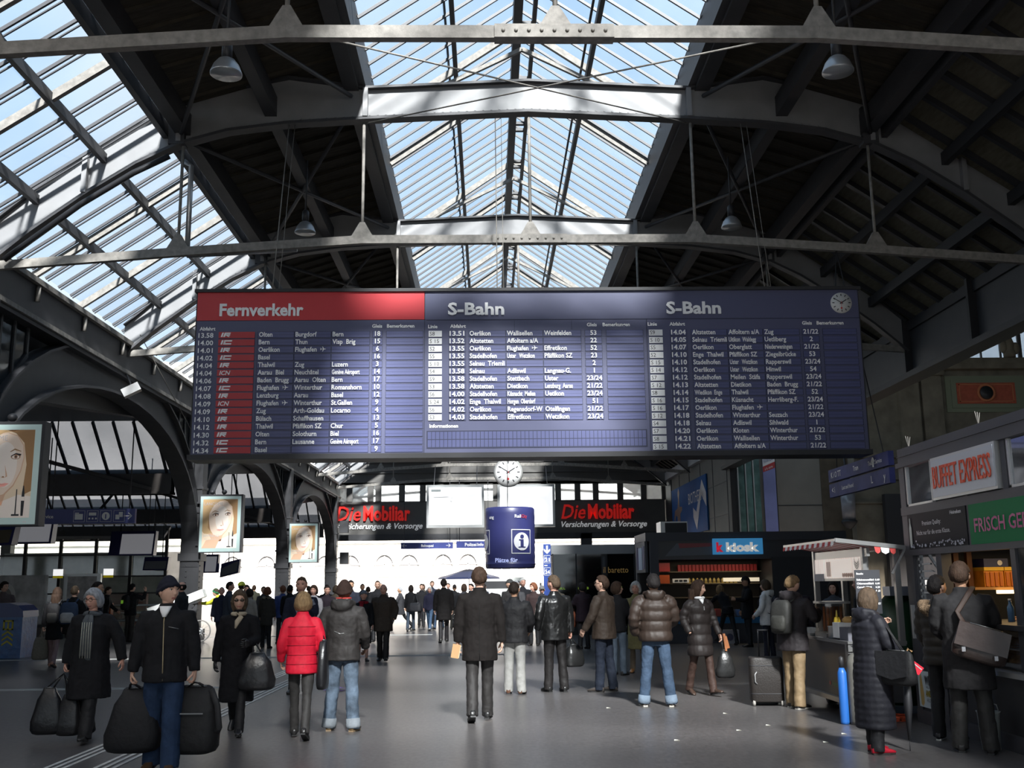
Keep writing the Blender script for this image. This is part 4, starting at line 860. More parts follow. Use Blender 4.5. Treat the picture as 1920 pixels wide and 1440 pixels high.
# serving hatch and display
q = MB(); q.box(KX-.10,3,1.20,KX+.75,12.1,1.25); q.build('counter', M_kd, bk)
q = MB(); q.box(KX-.12,3,.74,KX+.10,12.1,.79); q.build('ledge', M_alu, bk)
q = MB(); q.box(KX+.02,10.5,.80,KX+.03,12.1,1.20); q.build('display_glass', glass_mat('display_glass', (0.85,0.85,0.85), 0.03, gloss=.08, dirt=.05), bk)
q = MB(); q.box(KX+.02,8.66,1.25,KX+.03,10.38,2.0); q.build('window_pane', glass_mat('side_glass', (0.6,0.62,0.65), 0.03, gloss=.15, dirt=.05), bk)
q = MB(); q.box(KX+.03,3,.16,KX+.06,12.1,.74); q.build('lower_panel', M_kd, bk)
q = MB(); q.box(8.2,3,0,8.3,13.1,3.14); q.box(5.35,13.0,0,8.3,13.1,3.14); q.box(KX+.1,3,2.07,8.3,13.0,2.10); q.build('inner_wall', M_kd, bk)
for i, x in enumerate((5.62,5.78)):
    q = MB(); q.box(x-.03,12.55,1.6,x+.03,12.62,2.07); q.build('wooden_post', mat('dark_wood', (0.20,0.08,0.03), 0.5), bk)
q = MB(); q.box(5.45,12.2,1.58,8.2,13.0,1.61); q.build('back_shelf', mat('shelf_wood', (0.30,0.15,0.05), 0.5), bk)
q = MB(); q.box(5.90,12.16,1.535,8.0,12.2,1.575); q.build('strip_light', mat('strip_light_warm', (1.0,0.72,0.32), 0.5, emit=4.0), bk)
ld = bpy.data.lights.new('strip_lamp', 'AREA'); ld.energy = 16; ld.color = (1,.68,.32); ld.shape = 'RECTANGLE'; ld.size = 1.8; ld.size_y = .12; lo = bpy.data.objects.new('strip_lamp', ld); COL.objects.link(lo); lo.location = (6.3,11.7,2.03)
M_or = mat('crate_orange', (0.62,0.24,0.015), 0.5, var=.2, vscale=8)
for i in range(4):
    x = 5.83+.245*i
    o = empty('bread_crate', (x+.11,12.5,1.61)); tag(o, ('orange slatted bread crate on the back shelf, closest to the wooden posts','orange slatted bread crate on the back shelf, second from the wooden posts','orange slatted bread crate on the back shelf, third from the wooden posts','orange slatted bread crate on the back shelf, farthest from the wooden posts')[i], 'crate', 'orange crates in the kiosk')
    q = MB(); q.box(x,12.32,1.611,x+.23,12.75,1.80); q.build('box', M_or, o)
    q = MB()
    for k_ in range(4): q.box(x+.01+.056*k_,12.30,1.62,x+.045+.056*k_,12.32,1.78)
    q.build('slat', mat('crate_slat', (0.42,0.12,0.02), 0.5), o)
    q = MB(); q.box(x-.003,12.30,1.80,x+.233,12.77,1.84); q.build('lid', mat('crate_yellow', (0.70,0.42,0.03), 0.5), o)
o = empty('blue_box', (6.0,12.5,1.84)); tag(o, 'dark blue box with small white emblem above the orange crates', 'box')
q = MB(); q.box(5.86,12.36,1.842,6.15,12.7,1.94); q.build('carton', mat('navy_box', (0.02,0.03,0.12), .4), o); q = MB(); q.disc(6.05,1.89,.03,.03,(0,12.355,0),X,Z); q.build('emblem', M_white, o)
M_bun = mat('pastry_brown', (0.42,0.20,0.05), 0.6, var=.35, vscale=20)
rr = random.Random(4); n_b = 0
tr = empty('pastry_tray', (5.6,11.2,.80)); tag(tr, 'wide tray of golden pastries behind the kiosk display glass', 'tray')
q = MB(); q.box(5.30,10.5,.80,5.85,12.05,.82); q.box(5.30,10.5,.80,5.32,12.05,.86); q.build('tray', M_alu, tr)
for i in range(6):
    for j in range(3):
        b_ = MB(); c = (5.40+.15*j,10.65+.23*i+rr.uniform(-.02,.02),.86+.02*j); b_.ell(c,(.07,.10,.05),10,6)
        tag(b_.build('pastry', M_bun, base=(c[0],c[1],.82)), 'golden brown pastry lying on the tray in the kiosk display', 'pastry', 'pastries on the display tray')
for i in range(4):
    b_ = MB(); c = (5.55,10.7+.32*i,1.05); b_.tube([(c[0]-.12,c[1],c[2]),(c[0],c[1]+.02,c[2]+.02),(c[0]+.12,c[1],c[2])],[.03,.05,.03],8)
    b_.box(c[0]-.13,c[1]-.05,c[2]-.05,c[0]+.13,c[1]+.05,c[2]-.045)
    tag(b_.build('sandwich', mat('sandwich_crust', (0.30,0.12,0.03), .6), base=(c[0],c[1],1.0)), 'brown filled roll on the upper display shelf of the kiosk', 'sandwich', 'rolls on the display shelf')
q = MB(); q.box(5.34,10.5,.985,5.8,12.05,1.0); q.build('display_shelf', M_alu, bk)
o = empty('waste_bucket', (5.0,10.95,0)); tag(o, 'pale bucket standing below the kiosk ledge near the photo edge', 'bucket')
q = MB(); q.lathe([(0,0),(.09,0),(.11,.36),(.12,.38),(.10,.38),(.08,.02),(0,.02)],18,(5.09,10.95,0)); q.build('bucket', mat('bucket_pale', (0.30,0.32,0.31), .5), o); q = MB(); q.tube([(4.98,10.95,.37),(5.0,10.95,.44),(5.09,10.95,.47),(5.18,10.95,.44),(5.2,10.95,.37)],.006,6); q.build('handle', M_alu, o)
o = empty('cable_coil', (4.95,13.3,0)); tag(o, 'orange cable coiled on the floor beside the kiosk corner', 'cable')
q = MB()
for k_ in range(3): q.tube([(4.98+(.17+.015*k_)*math.cos(R(a)),13.25+(.15+.012*k_)*math.sin(R(a)),.02+.02*k_) for a in range(0,375,15)],.012,6)
q.build('coil', mat('cable_orange', (0.55,0.08,0.03), .5), o)
for y in (12.9,11.0,9.5):
    q = MB()
    for dx in (-.05,0,.05): q.tube([(KX+.05,y,3.33),(KX+.05+dx,y+dx,3.48)],.004,5)
    q.build('bird_spike', M_rust, bk)

# ---------------------------------------------------------------- sausage stand with striped awning
M_st = mat('stainless', (0.35,0.35,0.35), 0.35, 0.8)
M_stp = mat('stand_panel', (0.035,0.035,0.04), 0.35, 0, 0.4)
ct = empty('sausage_stand', (4.85,14.2,0)); tag(ct, 'steel sausage stand with red and white striped awning and wood photo header', 'food stall')
q = MB(); q.box(4.48,13.2,.22,5.15,15.6,.92); q.build('body', M_stp, ct)
q = MB(); q.box(4.44,13.15,.92,5.18,15.65,.96); q.box(4.44,13.17,.22,4.50,13.27,.92); q.box(4.44,13.15,.84,4.64,13.2,.93); q.build('counter', M_st, ct)
q = MB(); q.box(4.42,13.2,.19,4.52,15.6,.25); q.build('bumper', M_st, ct)
for y in (13.6,15.2):
    q = MB(); q.lathe([(0,-.05),(.16,-.05),(.16,.05),(0,.05)],16,(4.85,y,.16),0,'x'); q.build('wheel', M_darker, ct)
for x, y in ((4.74,13.2),(4.74,15.2),(5.14,13.2),(5.14,15.2)):
    q = MB(); q.box(x-.035,y-.035,.9,x+.035,y+.035,2.12); q.build('post', M_st, ct)
q = MB(); q.box(4.72,13.05,2.0,4.76,15.25,2.10); q.box(4.71,13.05,1.70,4.76,15.25,1.735); q.build('header_frame', M_st, ct)
M_photo = mat('header_photo_wood_glow', (0.66,0.58,0.54), 0.3, var=.18, vscale=3, stretch=(1,8,1), emit=.45)  # emission stands in for sunlight on the header photo
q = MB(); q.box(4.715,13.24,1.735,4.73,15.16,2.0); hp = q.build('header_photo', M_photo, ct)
q = MB(); rr = random.Random(2)
for i in range(5): y = 14.62-.035*i; q.flat([(0,0),(.025,0),(.025,.2),(0,.2)], (4.71,y,1.76), NY, Z, 0)
for i in range(6): q.disc(0,0,.035,.03,(4.71-.0004*i,13.95-.07*i,1.775),NY,Z,0,10)
q.flat([(0,0),(.8,0),(.8,.24),(0,.24)], (4.712,14.42,1.745), NY, Z, 1)
for k_ in range(3): q.flat([(0,0),(.04,-.05),(.1,-.08),(.16,-.05),(.2,0),(.19,.0),(.15,-.035),(.1,-.06),(.05,-.035),(.012,0)], (4.708,13.5,1.98-.03*k_), NY, Z, 2)
q.build('photo_motif', [mat('sausage_print', (0.33,0.15,0.10), .4), mat('board_print_glow', (0.80,0.72,0.66), .4, emit=.5), mat('emblem_print', (0.3,0.3,0.3), .4)], hp)  # board print glows too, sunlight put in as emission
q = MB(); q.box(4.70,14.75,1.70,4.71,15.16,1.80); q.build('grey_plate', mat('grey_plate', (0.25,0.27,0.32), .5), ct)
# awning: striped canvas falling from the frame to the front edge
M_cw = mat('awning_white', (0.80,0.76,0.74), 0.7); M_cr = mat('awning_red', (0.45,0.04,0.035), 0.7)
q = MB(); n_s = 20
for i in range(n_s):
    y0, y1 = 12.95+2.25*i/n_s, 12.95+2.25*(i+1)/n_s; c = i % 2
    q.add([(4.30,y0,2.20),(4.30,y1,2.20),(4.74,y1,2.115),(4.74,y0,2.115)],[(0,1,2,3)],c); q.add([(4.30,y0,2.215),(4.30,y1,2.215),(4.74,y1,2.13),(4.74,y0,2.13)],[(0,1,2,3)],c)
    q.add([(4.29,y0,2.205),(4.29,y1,2.205),(4.275,y1,2.14),(4.27,(y0+y1)/2,2.125),(4.275,y0,2.14)],[(0,1,2,3,4)],c)
for x0, x1, c in ((4.78,4.86,1),(4.86,4.97,0),(4.97,5.05,1)):
    q.add([(x0,12.94,2.15-.06*(x0-4.3)),(x1,12.94,2.15-.06*(x1-4.3)),(x1-.01,12.93,2.08-.06*(x1-4.3)),((x0+x1)/2,12.93,2.06-.06*(x1-4.3)),(x0+.01,12.93,2.08-.06*(x0-4.3))],[(0,1,2,3,4)],c)
for i in range(n_s):
    y0, y1 = 12.95+2.25*i/n_s, 12.95+2.25*(i+1)/n_s; q.add([(4.74,y0,2.13),(4.74,y1,2.13),(5.16,y1,2.09),(5.16,y0,2.09)],[(0,1,2,3)],i % 2)
q.build('awning', [M_cw, M_cr], ct)
q = MB(); q.bar((4.30,12.95,2.20),(5.16,12.95,2.10),.04,.05); q.bar((4.30,15.2,2.20),(5.16,15.2,2.10),.04,.04); q.bar((4.30,12.95,2.20),(4.30,15.2,2.20),.03,.03); q.bar((5.16,12.95,2.10),(5.16,15.2,2.10),.04,.04); q.bar((5.16,12.95,2.08),(4.98,12.95,1.78),.03,.03); q.build('awning_frame', M_st, ct)
q = MB(); q.box(4.53,12.98,1.30,4.84,13.0,1.83); pb_ = q.build('price_board', mat('price_board', (0.035,0.037,0.045), .5), ct)
q = MB()
for s, p, z in (('Snacks','',1.775),('Kalbsbratwurst/Bürli','6.60',1.70),('Chäswurst/Bürli','6.60',1.655),('Cervelat/Bürli','6.20',1.61),('','5.60',1.565),('Getränke','',1.52),('','4.- PET',1.41)):
    if s: q.text(s, (4.545,12.975,z), X, Z, cap=.022, bold=.03, maxw=.215)
    if p: q.text(p, (4.83,12.975,z), X, Z, cap=.022, bold=.03, align='r')
q.build('lettering', M_txt, pb_)
q = MB(); q.text('Heineken', (4.475,13.95,.36), NY, Z, cap=.07, width=.42); q.build('green_lettering', mat('stand_green', (0.02,0.16,0.04), .4), ct)
q = MB(); q.disc(0,0,.03,.03,(4.475,14.05,.39),NY,Z,0,5); q.build('red_star', mat('stand_red', (0.4,0.02,0.02), .4), ct)
# things on the stand
def simple(name, lab, cat, base, group=None):
    o = empty(name, base); tag(o, lab, cat, group); return o
o = simple('napkin_box','white paper napkin carton with a grey side on the stand counter','box',(4.6,13.5,.96)); q = MB(); q.box(4.5,13.3,.96,4.85,13.62,1.12); q.build('carton', mat('carton_grey', (0.10,0.10,0.12), .6), o); q = MB(); q.box(4.49,13.62,.98,4.85,13.85,1.17); q.build('paper', mat('paper_white', (0.75,0.74,0.72), .6), o)
o = simple('bread_roll','round bread roll resting on the white napkin paper','bread',(4.66,13.75,1.17)); q = MB(); q.ell((4.66,13.73,1.20),(.075,.09,.045)); q.build('crust', mat('roll_crust', (0.50,0.30,0.10), .6, var=.2), o); q = MB(); q.bar((4.61,13.7,1.243),(4.71,13.76,1.243),.012,.008); q.build('score', mat('roll_score', (0.6,0.45,0.25), .6), o)
o = simple('sausage_warmer','glass sausage warmer with hanging brown sausages on the counter','warmer',(4.65,14.4,.96)); q = MB(); q.box(4.5,14.15,.96,4.85,14.65,1.02); q.box(4.5,14.15,1.40,4.85,14.65,1.43); q.build('casing', M_st, o); q = MB(); q.box(4.51,14.16,1.02,4.84,14.64,1.40); q.build('glass', glass_mat('warmer_glass', (0.7,0.65,0.6), .03, gloss=.1, dirt=.05), o)
for i in range(8): q = MB(); q.tube([(4.56+.06*(i%4),14.25+.1*(i//4)+.05*(i%3),1.04),(4.57+.06*(i%4),14.25+.1*(i//4)+.05*(i%3),1.36)],.02,8); q.build('sausage', mat('sausage_brown', (0.30,0.10,0.03), .5), o)
o = simple('mustard_bottle','yellow squeeze bottle standing beside the sausage warmer','bottle',(4.62,14.05,.96)); q = MB(); q.lathe([(0,0),(.045,0),(.045,.22),(.03,.27),(0,.27)],14,(4.62,14.05,.96)); q.build('bottle', mat('mustard', (0.55,0.38,0.03), .4), o); q = MB(); q.lathe([(0,.27),(.016,.27),(.006,.36),(0,.36)],10,(4.62,14.05,.96)); q.build('nozzle', mat('nozzle_yellow', (0.65,0.5,0.1), .4), o)
o = simple('steel_pot','small steel pot on the stand beside the till tray','pot',(4.55,13.95,.96)); q = MB(); q.lathe([(0,0),(.07,0),(.07,.15),(.075,.16),(.06,.15),(.06,.02),(0,.02)],16,(4.53,13.95,.96)); q.build('pot', M_st, o); q = MB(); q.tube([(4.6,13.95,1.08),(4.68,13.9,1.12)],.008,6); q.build('handle', M_st, o)
o = simple('serving_tray','white and steel tray at the far end of the stand counter','tray',(4.6,15.1,.96)); q = MB(); q.box(4.46,14.75,.96,4.75,15.4,.99); q.build('tray', M_st, o); q = MB(); q.box(4.47,14.78,.99,4.6,15.1,1.06); q.build('insert', M_white, o)
o = simple('gas_cylinder','tall dark grey gas cylinder with round sticker before the stand','gas cylinder',(4.47,12.98,0)); q = MB(); q.lathe([(0,0),(.115,0),(.12,.04),(.12,.72),(.09,.80),(.03,.84),(0,.84)],20,(4.47,12.98,0)); q.build('cylinder', mat('cylinder_grey', (0.12,0.115,0.10), .6, var=.25, vscale=8), o); q = MB(); q.lathe([(0,.84),(.035,.84),(.035,.9),(.06,.92),(0,.94)],12,(4.47,12.98,0)); q.build('valve', M_st, o); q = MB(); q.disc(0,0,.05,.075,(4.44,12.853,.62),X,Z,0,20); q.disc(0,0,.035,.055,(4.44,12.851,.62),X,Z,1,20); q.disc(0,0,.022,.04,(4.44,12.849,.62),X,Z,0,16); q.build('sticker', [M_white, M_ink], o)
o = simple('gas_cylinder','slim bright blue gas cylinder leaning beside the dark grey cylinder','gas cylinder',(4.30,13.02,0)); q = MB(); q.lathe([(0,0),(.05,0),(.055,.03),(.055,.60),(.03,.66),(0,.67)],14,(4.30,13.03,0)); q.build('cylinder', mat('cylinder_blue', (0.02,0.12,0.42), .4), o); q = MB(); q.lathe([(0,.66),(.03,.66),(.03,.78),(0,.8)],10,(4.30,13.03,0)); q.build('valve', M_darker, o)
o = simple('green_drum','dark green domed container with steel lid behind the black-coated woman','container',(5.42,14.2,0)); q = MB(); q.lathe([(0,.1),(.30,.1),(.33,.6),(.33,1.1),(.28,1.35),(.15,1.5),(0,1.52)],20,(5.5,14.2,0)); q.build('shell', mat('drum_green', (0.012,0.055,0.025), .4), o); q = MB(); q.box(5.3,13.9,1.5,5.62,14.15,1.62); q.box(5.58,13.9,.3,5.63,13.95,1.55); q.box(5.2,13.95,0,5.8,14.5,.1); q.build('lid', mat('lid_blue_grey', (0.35,0.40,0.50), .35, .5), o)

# ---------------------------------------------------------------- newspaper kiosk
nk = empty('newspaper_kiosk', (7.2,32.5,0)); tag(nk, 'dark newspaper kiosk with light blue sign and shelves of goods', 'kiosk')
q = MB(); q.box(4.50,30,2.88,10.3,32.3,3.12); q.build('roof', M_kf, nk)
q = MB(); q.box(4.62,29.98,0,4.86,30.2,2.9); q.build('post', M_kf, nk)
q = MB(); q.box(4.86,30.05,2.35,10.3,30.2,2.9); q.build('fascia', mat('kiosk_fascia', (0.045,0.045,0.05), .3), nk)
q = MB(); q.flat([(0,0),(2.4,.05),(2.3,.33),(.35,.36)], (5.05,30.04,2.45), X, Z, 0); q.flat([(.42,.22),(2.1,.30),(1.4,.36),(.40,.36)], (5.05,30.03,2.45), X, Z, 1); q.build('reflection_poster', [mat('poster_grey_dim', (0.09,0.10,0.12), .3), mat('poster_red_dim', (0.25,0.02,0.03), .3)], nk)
q = MB(); q.box(8.1,30.0,0,10.3,30.2,2.4); q.box(10.1,30.1,0,10.3,32.3,2.9); q.box(4.5,32.2,0,10.3,32.3,2.9); q.box(8.1,30.2,0,8.3,32.2,2.9); q.build('side_wall', M_kd, nk)
q = MB(); q.box(4.50,30.2,2.0,4.58,32.3,2.9,0); q.box(4.50,31.95,0,4.58,32.3,2.0,0); q.build('side_panel', M_kf, nk)
q = MB(); q.box(4.485,30.75,2.08,4.50,31.45,2.72,0); q.box(4.486,31.6,2.1,4.50,31.9,2.75,1); q.box(4.486,30.3,2.1,4.50,30.62,2.75,1); q.build('side_poster', [mat('poster_paleblue', (0.42,0.52,0.66), .5), mat('poster_navy', (0.04,0.04,0.14), .5)], nk)
q = MB(); q.box(6.42,29.88,2.48,7.84,30.03,2.93); ks = q.build('sign_box', mat('kiosk_blue', (0.05,0.27,0.55), .4, emit=.45), nk)
q = MB(); q.text('k', (6.50,29.87,2.57), X, Z, cap=.23, width=.20, bold=.07); q.build('red_letter', mat('kiosk_red', (0.60,0.02,0.05), .4, emit=.5), ks)
q = MB(); q.text('kiosk', (6.78,29.87,2.57), X, Z, cap=.23, width=.95, bold=.055); q.build('white_lettering', mat('kiosk_white', (0.75,0.75,0.72), .4, emit=.45), ks)
q = MB(); q.box(4.9,31.6,0,8.1,31.7,2.35); q.build('back_wall', mat('kiosk_back', (0.07,0.055,0.04), .6), nk)
for z in (1.25,1.65,2.0): q = MB(); q.box(4.9,31.2,z,8.1,31.6,z+.03); q.build('shelf', mat('kiosk_shelf', (0.14,0.11,0.07), .5), nk)
q = MB(); q.box(5.0,30.3,0,8.0,31.0,.75,0); q.box(5.0,30.25,.55,8.0,30.3,.72,1); q.build('counter', [M_kf, mat('counter_blue', (0.02,0.16,0.36), .4)], nk)
q = MB(); q.box(6.9,30.9,1.72,7.95,31.0,1.83); q.build('strip_light', mat('kiosk_light', (0.9,0.8,0.6), .5, emit=.6), nk)
ld = bpy.data.lights.new('kiosk_lamp', 'AREA'); ld.energy = 10; ld.color = (1,.85,.6); ld.shape = 'RECTANGLE'; ld.size = 2.8; ld.size_y = .3; lo = bpy.data.objects.new('kiosk_lamp', ld); COL.objects.link(lo); lo.location = (6.4,30.6,2.33)
M_cart = [mat('carton_red', (0.42,0.03,0.03), .4), mat('carton_orange', (0.55,0.10,0.02), .4), mat('gold_pack', (0.60,0.45,0.16), .35, .3), M_white]
for i in range(22):
    x = 5.62+.108*i; b_ = MB(); b_.box(x,31.22,2.03,x+.085,31.36,2.22)
    tag(b_.build('red_carton', M_cart[0], base=(x+.04,31.3,2.03)), 'red cigarette carton in the top shelf row of the newspaper kiosk', 'carton', 'red cartons on the top kiosk shelf')
for i in range(12):
    x = 5.95+.125*i; b_ = MB(); b_.lathe([(0,0),(.04,0),(.045,.10),(.025,.14),(0,.16)],8,(x,31.28,1.68)); b_.box(x-.05,31.23,1.68,x+.05,31.33,1.70)
    tag(b_.build('gold_pack', M_cart[2], base=(x,31.28,1.68)), 'small golden packet in the middle shelf row of the newspaper kiosk', 'packet', 'gold packets on the middle kiosk shelf')
for i, (x, z) in enumerate(((5.02,2.0),(5.0,1.65))):
    b_ = MB(); b_.box(x,31.1,z+.03,x+.34,31.3,z+.28)
    tag(b_.build('display_box', M_cart[i], base=(x+.17,31.2,z+.03)), ('red square box at the pillar end of the top kiosk shelf','orange square box at the pillar end of the middle kiosk shelf')[i], 'box')
b_ = MB(); b_.box(5.42,31.05,1.70,6.0-.1,31.1,1.82); o = b_.build('shelf_sign', M_cart[3], base=(5.65,31.07,1.70)); tag(o, 'small white lettered sign strip on the middle kiosk shelf', 'sign'); q = MB(); [q.box(x_,31.035,1.735,x_+.1,31.05,1.785) for x_ in (5.48,5.61,5.74)]; q.build('print_block', M_ink, o)
rr = random.Random(12)
for i in range(14):
    x = 5.1+.2*i; h_ = .12+.1*rr.random(); b_ = MB(); b_.box(x,30.35,.75,x+.15,30.55,.75+h_); c = [(0.1,.2,.45),(.5,.45,.4),(.45,.08,.06),(.6,.55,.2),(.12,.12,.14)][i % 5]
    tag(b_.build('magazine_stack', mat('magazine_%d' % (i % 5), c, .5), base=(x+.07,30.45,.75)), '%s covered magazine stack on the kiosk counter' % ['blue','pale grey','red','yellow','black'][i % 5], 'magazines', 'magazine stacks on the kiosk counter')
o = simple('air_unit','grey air conditioning box on the roof of the newspaper kiosk','air conditioner',(5.65,31.4,3.12)); q = MB(); q.box(5.15,31.2,3.14,5.95,32.0,3.50); q.build('casing', M_alu, o); q = MB(); q.box(5.28,31.18,3.16,5.93,31.20,3.46); q.build('grille', M_darker, o); q = MB(); q.box(5.2,31.3,3.12,5.9,31.9,3.14); q.build('foot', M_darker, o)
o = simple('shopping_bag','white printed paper bag standing on the floor before the kiosk counter','bag',(6.9,30.1,0)); q = MB(); q.box(6.55,29.95,0,7.05,30.15,.38); q.build('bag', mat('bag_white', (0.45,0.45,0.5), .6), o); q = MB(); q.disc(6.78,.18,.1,.1,(0,29.94,0),X,Z); q.build('print', mat('bag_print', (0.12,0.12,0.2), .6), o)

# ---------------------------------------------------------------- green glass restaurant box
gb = empty('glass_restaurant', (3.6,38,0)); tag(gb, 'dark green glass restaurant box with light metal roof edge', 'kiosk')
q = MB(); q.box(2.15,36,2.70,5.05,42,3.02); q.build('roof_edge', mat('roof_edge_grey', (0.30,0.31,0.32), .4, .3), gb)
q = MB(); q.box(2.2,36.05,.0,5.0,36.08,2.72); q.box(2.2,36.08,0,2.23,42,2.72); q.build('glass', glass_mat('green_glass', (0.05,0.09,0.075), 0.03, (0.03,0.06,0.05), .10, .05), gb)
for x in (2.2,3.0,5.0): q = MB(); q.box(x-.02,36.0,0,x+.02,36.06,2.72); q.build('mullion', M_darker, gb)
q = MB(); q.box(2.3,41,0,5.0,41.1,2.7); q.box(4.95,36.1,0,5.0,41,2.7); q.build('inner_wall', mat('inner_dark_green', (0.02,0.035,0.03), .5), gb)
q = MB(); q.text('il baretto', (3.92,36.03,2.06), X, Z, cap=.20, width=.86, bold=.0); q.build('gold_lettering', mat('gold_letters', (0.45,0.27,0.08), .4, emit=.12), gb)
for s, x in (('GRILL',2.25),('KEBAB',3.05),('VICI',4.28)):
    q = MB(); q.text(s, (x,36.02,1.52), X, Z, cap=.075, width=.36 if s != 'VICI' else .27, bold=.0); q.build('green_lettering', mat('neon_green', (0.25,0.45,0.04), .4, emit=.5), gb)
for i, (x, y, z) in enumerate(((2.6,38,2.45),(3.2,37,2.4),(3.9,37.5,2.25))):
    q = MB(); q.lathe([(0,0),(.045,0),(.03,.03),(0,.03)],10,(x,y,z)); q.build('spotlight', mat('spot_white', (1,.95,.85), .5, emit=2.0), gb); q = MB(); q.tube([(x,y,z+.03),(x,y,2.72)],.008,5); q.build('spotlight_cord', M_darker, gb)
o = simple('menu_stand','white bar menu board with horizontal strips beside the blue platform pole','board',(1.3,33.5,0))
for i in range(6): q = MB(); q.box(.98,33.5,.25+.24*i,1.72,33.55,.25+.24*i+.21); q.build('strip', mat('strip_white', (0.75,0.75,0.74), .5), o)
for x in (1.05,1.65): q = MB(); q.box(x-.03,33.55,0,x+.03,33.6,1.75); q.build('post', M_dark, o)
o = simple('delivery_van','pale van parked outside beyond the blue drum','van',(-.1,90,0)); q = MB(); q.box(-1.2,90,.3,3.0,92,2.3,0); q.build('body', mat('van_white', (0.65,0.66,0.62), .4), o); q = MB(); q.box(-.9,89.97,1.4,2.6,90,2.0); q.build('window_strip', M_darker, o)
for x in (-.3,2.2): q = MB(); q.lathe([(0,-.12),(.38,-.12),(.38,.12),(0,.12)],18,(x,90,.38),0,'y'); q.build('wheel', M_darker, o)
o = simple('parasol','dark blue flat parasol standing beyond the tall man in the long coat','parasol',(-1.5,70,0)); q = MB(); q.lathe([(0,2.75),(.3,2.7),(2.0,2.2),(2.05,2.1),(1.9,2.15),(0,2.5)],8,(-1.3,70,0),smooth=False); q.build('canopy', mat('parasol_navy', (0.02,0.03,0.09), .6), o); q = MB(); q.tube([(-1.3,70,0),(-1.3,70,2.7)],.03,8); q.build('pole', M_dark, o)

# ---------------------------------------------------------------- left side: pavilion, rails, displays, bin, bicycle
pv = empty('glass_pavilion', (-18,48,0)); tag(pv, 'grey green glazed stair pavilion with dark grid frame beyond the arcade', 'pavilion')
M_pg = glass_mat('pavilion_glass', (0.68,0.74,0.72), 0.12, (0.4,0.45,0.43), .10, .2, .4)
q = MB(); q.add([(-24,45,0),(-13.6,45,0),(-13.6,45,3.7),(-24,45,3.7)],[(0,1,2,3)]); q.add([(-13.6,45,0),(-13.6,47,0),(-13.6,47,3.7),(-13.6,45,3.7)],[(0,1,2,3)]); q.build('glazing', M_pg, pv)
for i in range(8): x = -24+1.48*i; q = MB(); q.box(x-.06,44.9,0,x+.06,45.02,4.2); q.build('post', M_darker, pv)
for z in (1.5,2.2,3.1,3.7): q = MB(); q.box(-24,44.92,z,-13.6,45.0,z+.06); q.build('rail', M_dark, pv)
q = MB(); q.prism([(0,0),(10.4,0),(10.4,1.0),(0,1.0)], (-24,44.4,3.78), X, (0,.9,.45), (0,0,1), .12); q.build('canopy', mat('canopy_grey', (0.22,0.22,0.22), .5), pv)
q = MB()
for i in range(5): x = -23+2.1*i; q.bar((x,44.5,3.75),(x+.7,45.4,4.25),.07,.07)
q.build('canopy_strut', M_darker, pv)
q = MB(); q.box(-24,52.8,0,-14.6,53,3.5); q.box(-23.8,50,0,-16,50.3,1.5,1); q.build('inner_wall', [mat('pavilion_wall', (0.42,0.45,0.43), .6, var=.5, vscale=.8), mat('pavilion_red', (0.32,0.05,0.03), .6)], pv)
for x in (-18.3,-16.2): q = MB(); q.box(x,44.85,2.28,x+.4,44.9,2.55,0); q.box(x,44.85,2.18,x+.4,44.9,2.27,1); q.build('exit_plate', [M_lit, mat('yellow_plate', (0.75,0.62,0.02), .5, emit=.2)], pv)
def railing(x0, x1, y, lab):
    o = empty('stair_railing', ((x0+x1)/2,y,0)); tag(o, lab, 'railing', 'steel railings at the stair pavilion')
    for z in (.45,.75,1.05): q = MB(); q.tube([(x0,y,z),(x1,y,z)],.04,6); q.build('rail', mat('rail_steel', (0.55,0.55,0.55), .3, .7), o)
    n_ = int((x1-x0)/1.5)+1
    for i in range(n_+1): x = x0+(x1-x0)*i/n_; q = MB(); q.tube([(x,y,0),(x,y,1.08)],.03,6); q.build('post', M_dark, o)
railing(-17.2,-13.2,43.6,'steel railing with bright bars behind the knit-cap man'); railing(-19.8,-17.6,42,'dark steel railing beside the man in the brown jacket')
o = simple('stone_planter','low dark stone bench block behind the blue bin','bench',(-17,37,0)); q = MB(); q.box(-18.6,36.6,.0,-15.2,37.5,.45); q.build('block', mat('block_stone', (0.12,0.11,0.10), .8), o); q = MB(); q.box(-18.7,36.5,.45,-15.1,37.6,.53); q.build('top', M_dark, o)
M_scr = mat('screen_pale', (0.42,0.42,0.45), .25, emit=.28); M_scd = mat('screen_navy', (0.03,0.03,0.10), .3)
def display(x0, x1, z0, z1, y, lab, m, split=None, tilt=0, hang=6.4):
    o = empty('platform_display', ((x0+x1)/2,y,z0)); tag(o, lab, 'display', 'hanging displays in the train shed')
    q = MB(); t_ = tilt; q.add([(x0,y,z0),(x1,y,z0+t_),(x1,y+.2,z1+t_),(x0,y+.2,z1),(x0,y+.35,z0),(x1,y+.35,z0+t_),(x1,y+.5,z1+t_),(x0,y+.5,z1)],[(0,1,2,3),(4,7,6,5),(0,4,5,1),(2,6,7,3),(0,3,7,4),(1,5,6,2)]); q.build('case', M_scd, o)
    q = MB(); xs = x0+(x1-x0)*(split or .06); q.add([(xs,y-.01,z0+.05),(x1-.06,y-.01,z0+.05+t_),(x1-.06,y+.17,z1-.1+t_),(xs,y+.17,z1-.1)],[(0,1,2,3)]); q.build('screen', m, o)
    for x in (x0+.3, x1-.3): q = MB(); q.tube([(x,y+.3,z1-.05),(x,y+.3,hang)],.02,6); q.build('hanger', M_darker, o)
display(-13.6,-12.0,2.88,3.75,38,'hanging navy display with pale lower screen under the blue wayfinding sign',M_scr,.25)
display(-16.6,-13.4,3.10,4.0,32.5,'hanging display half hidden under the cut-off light box',M_scr)
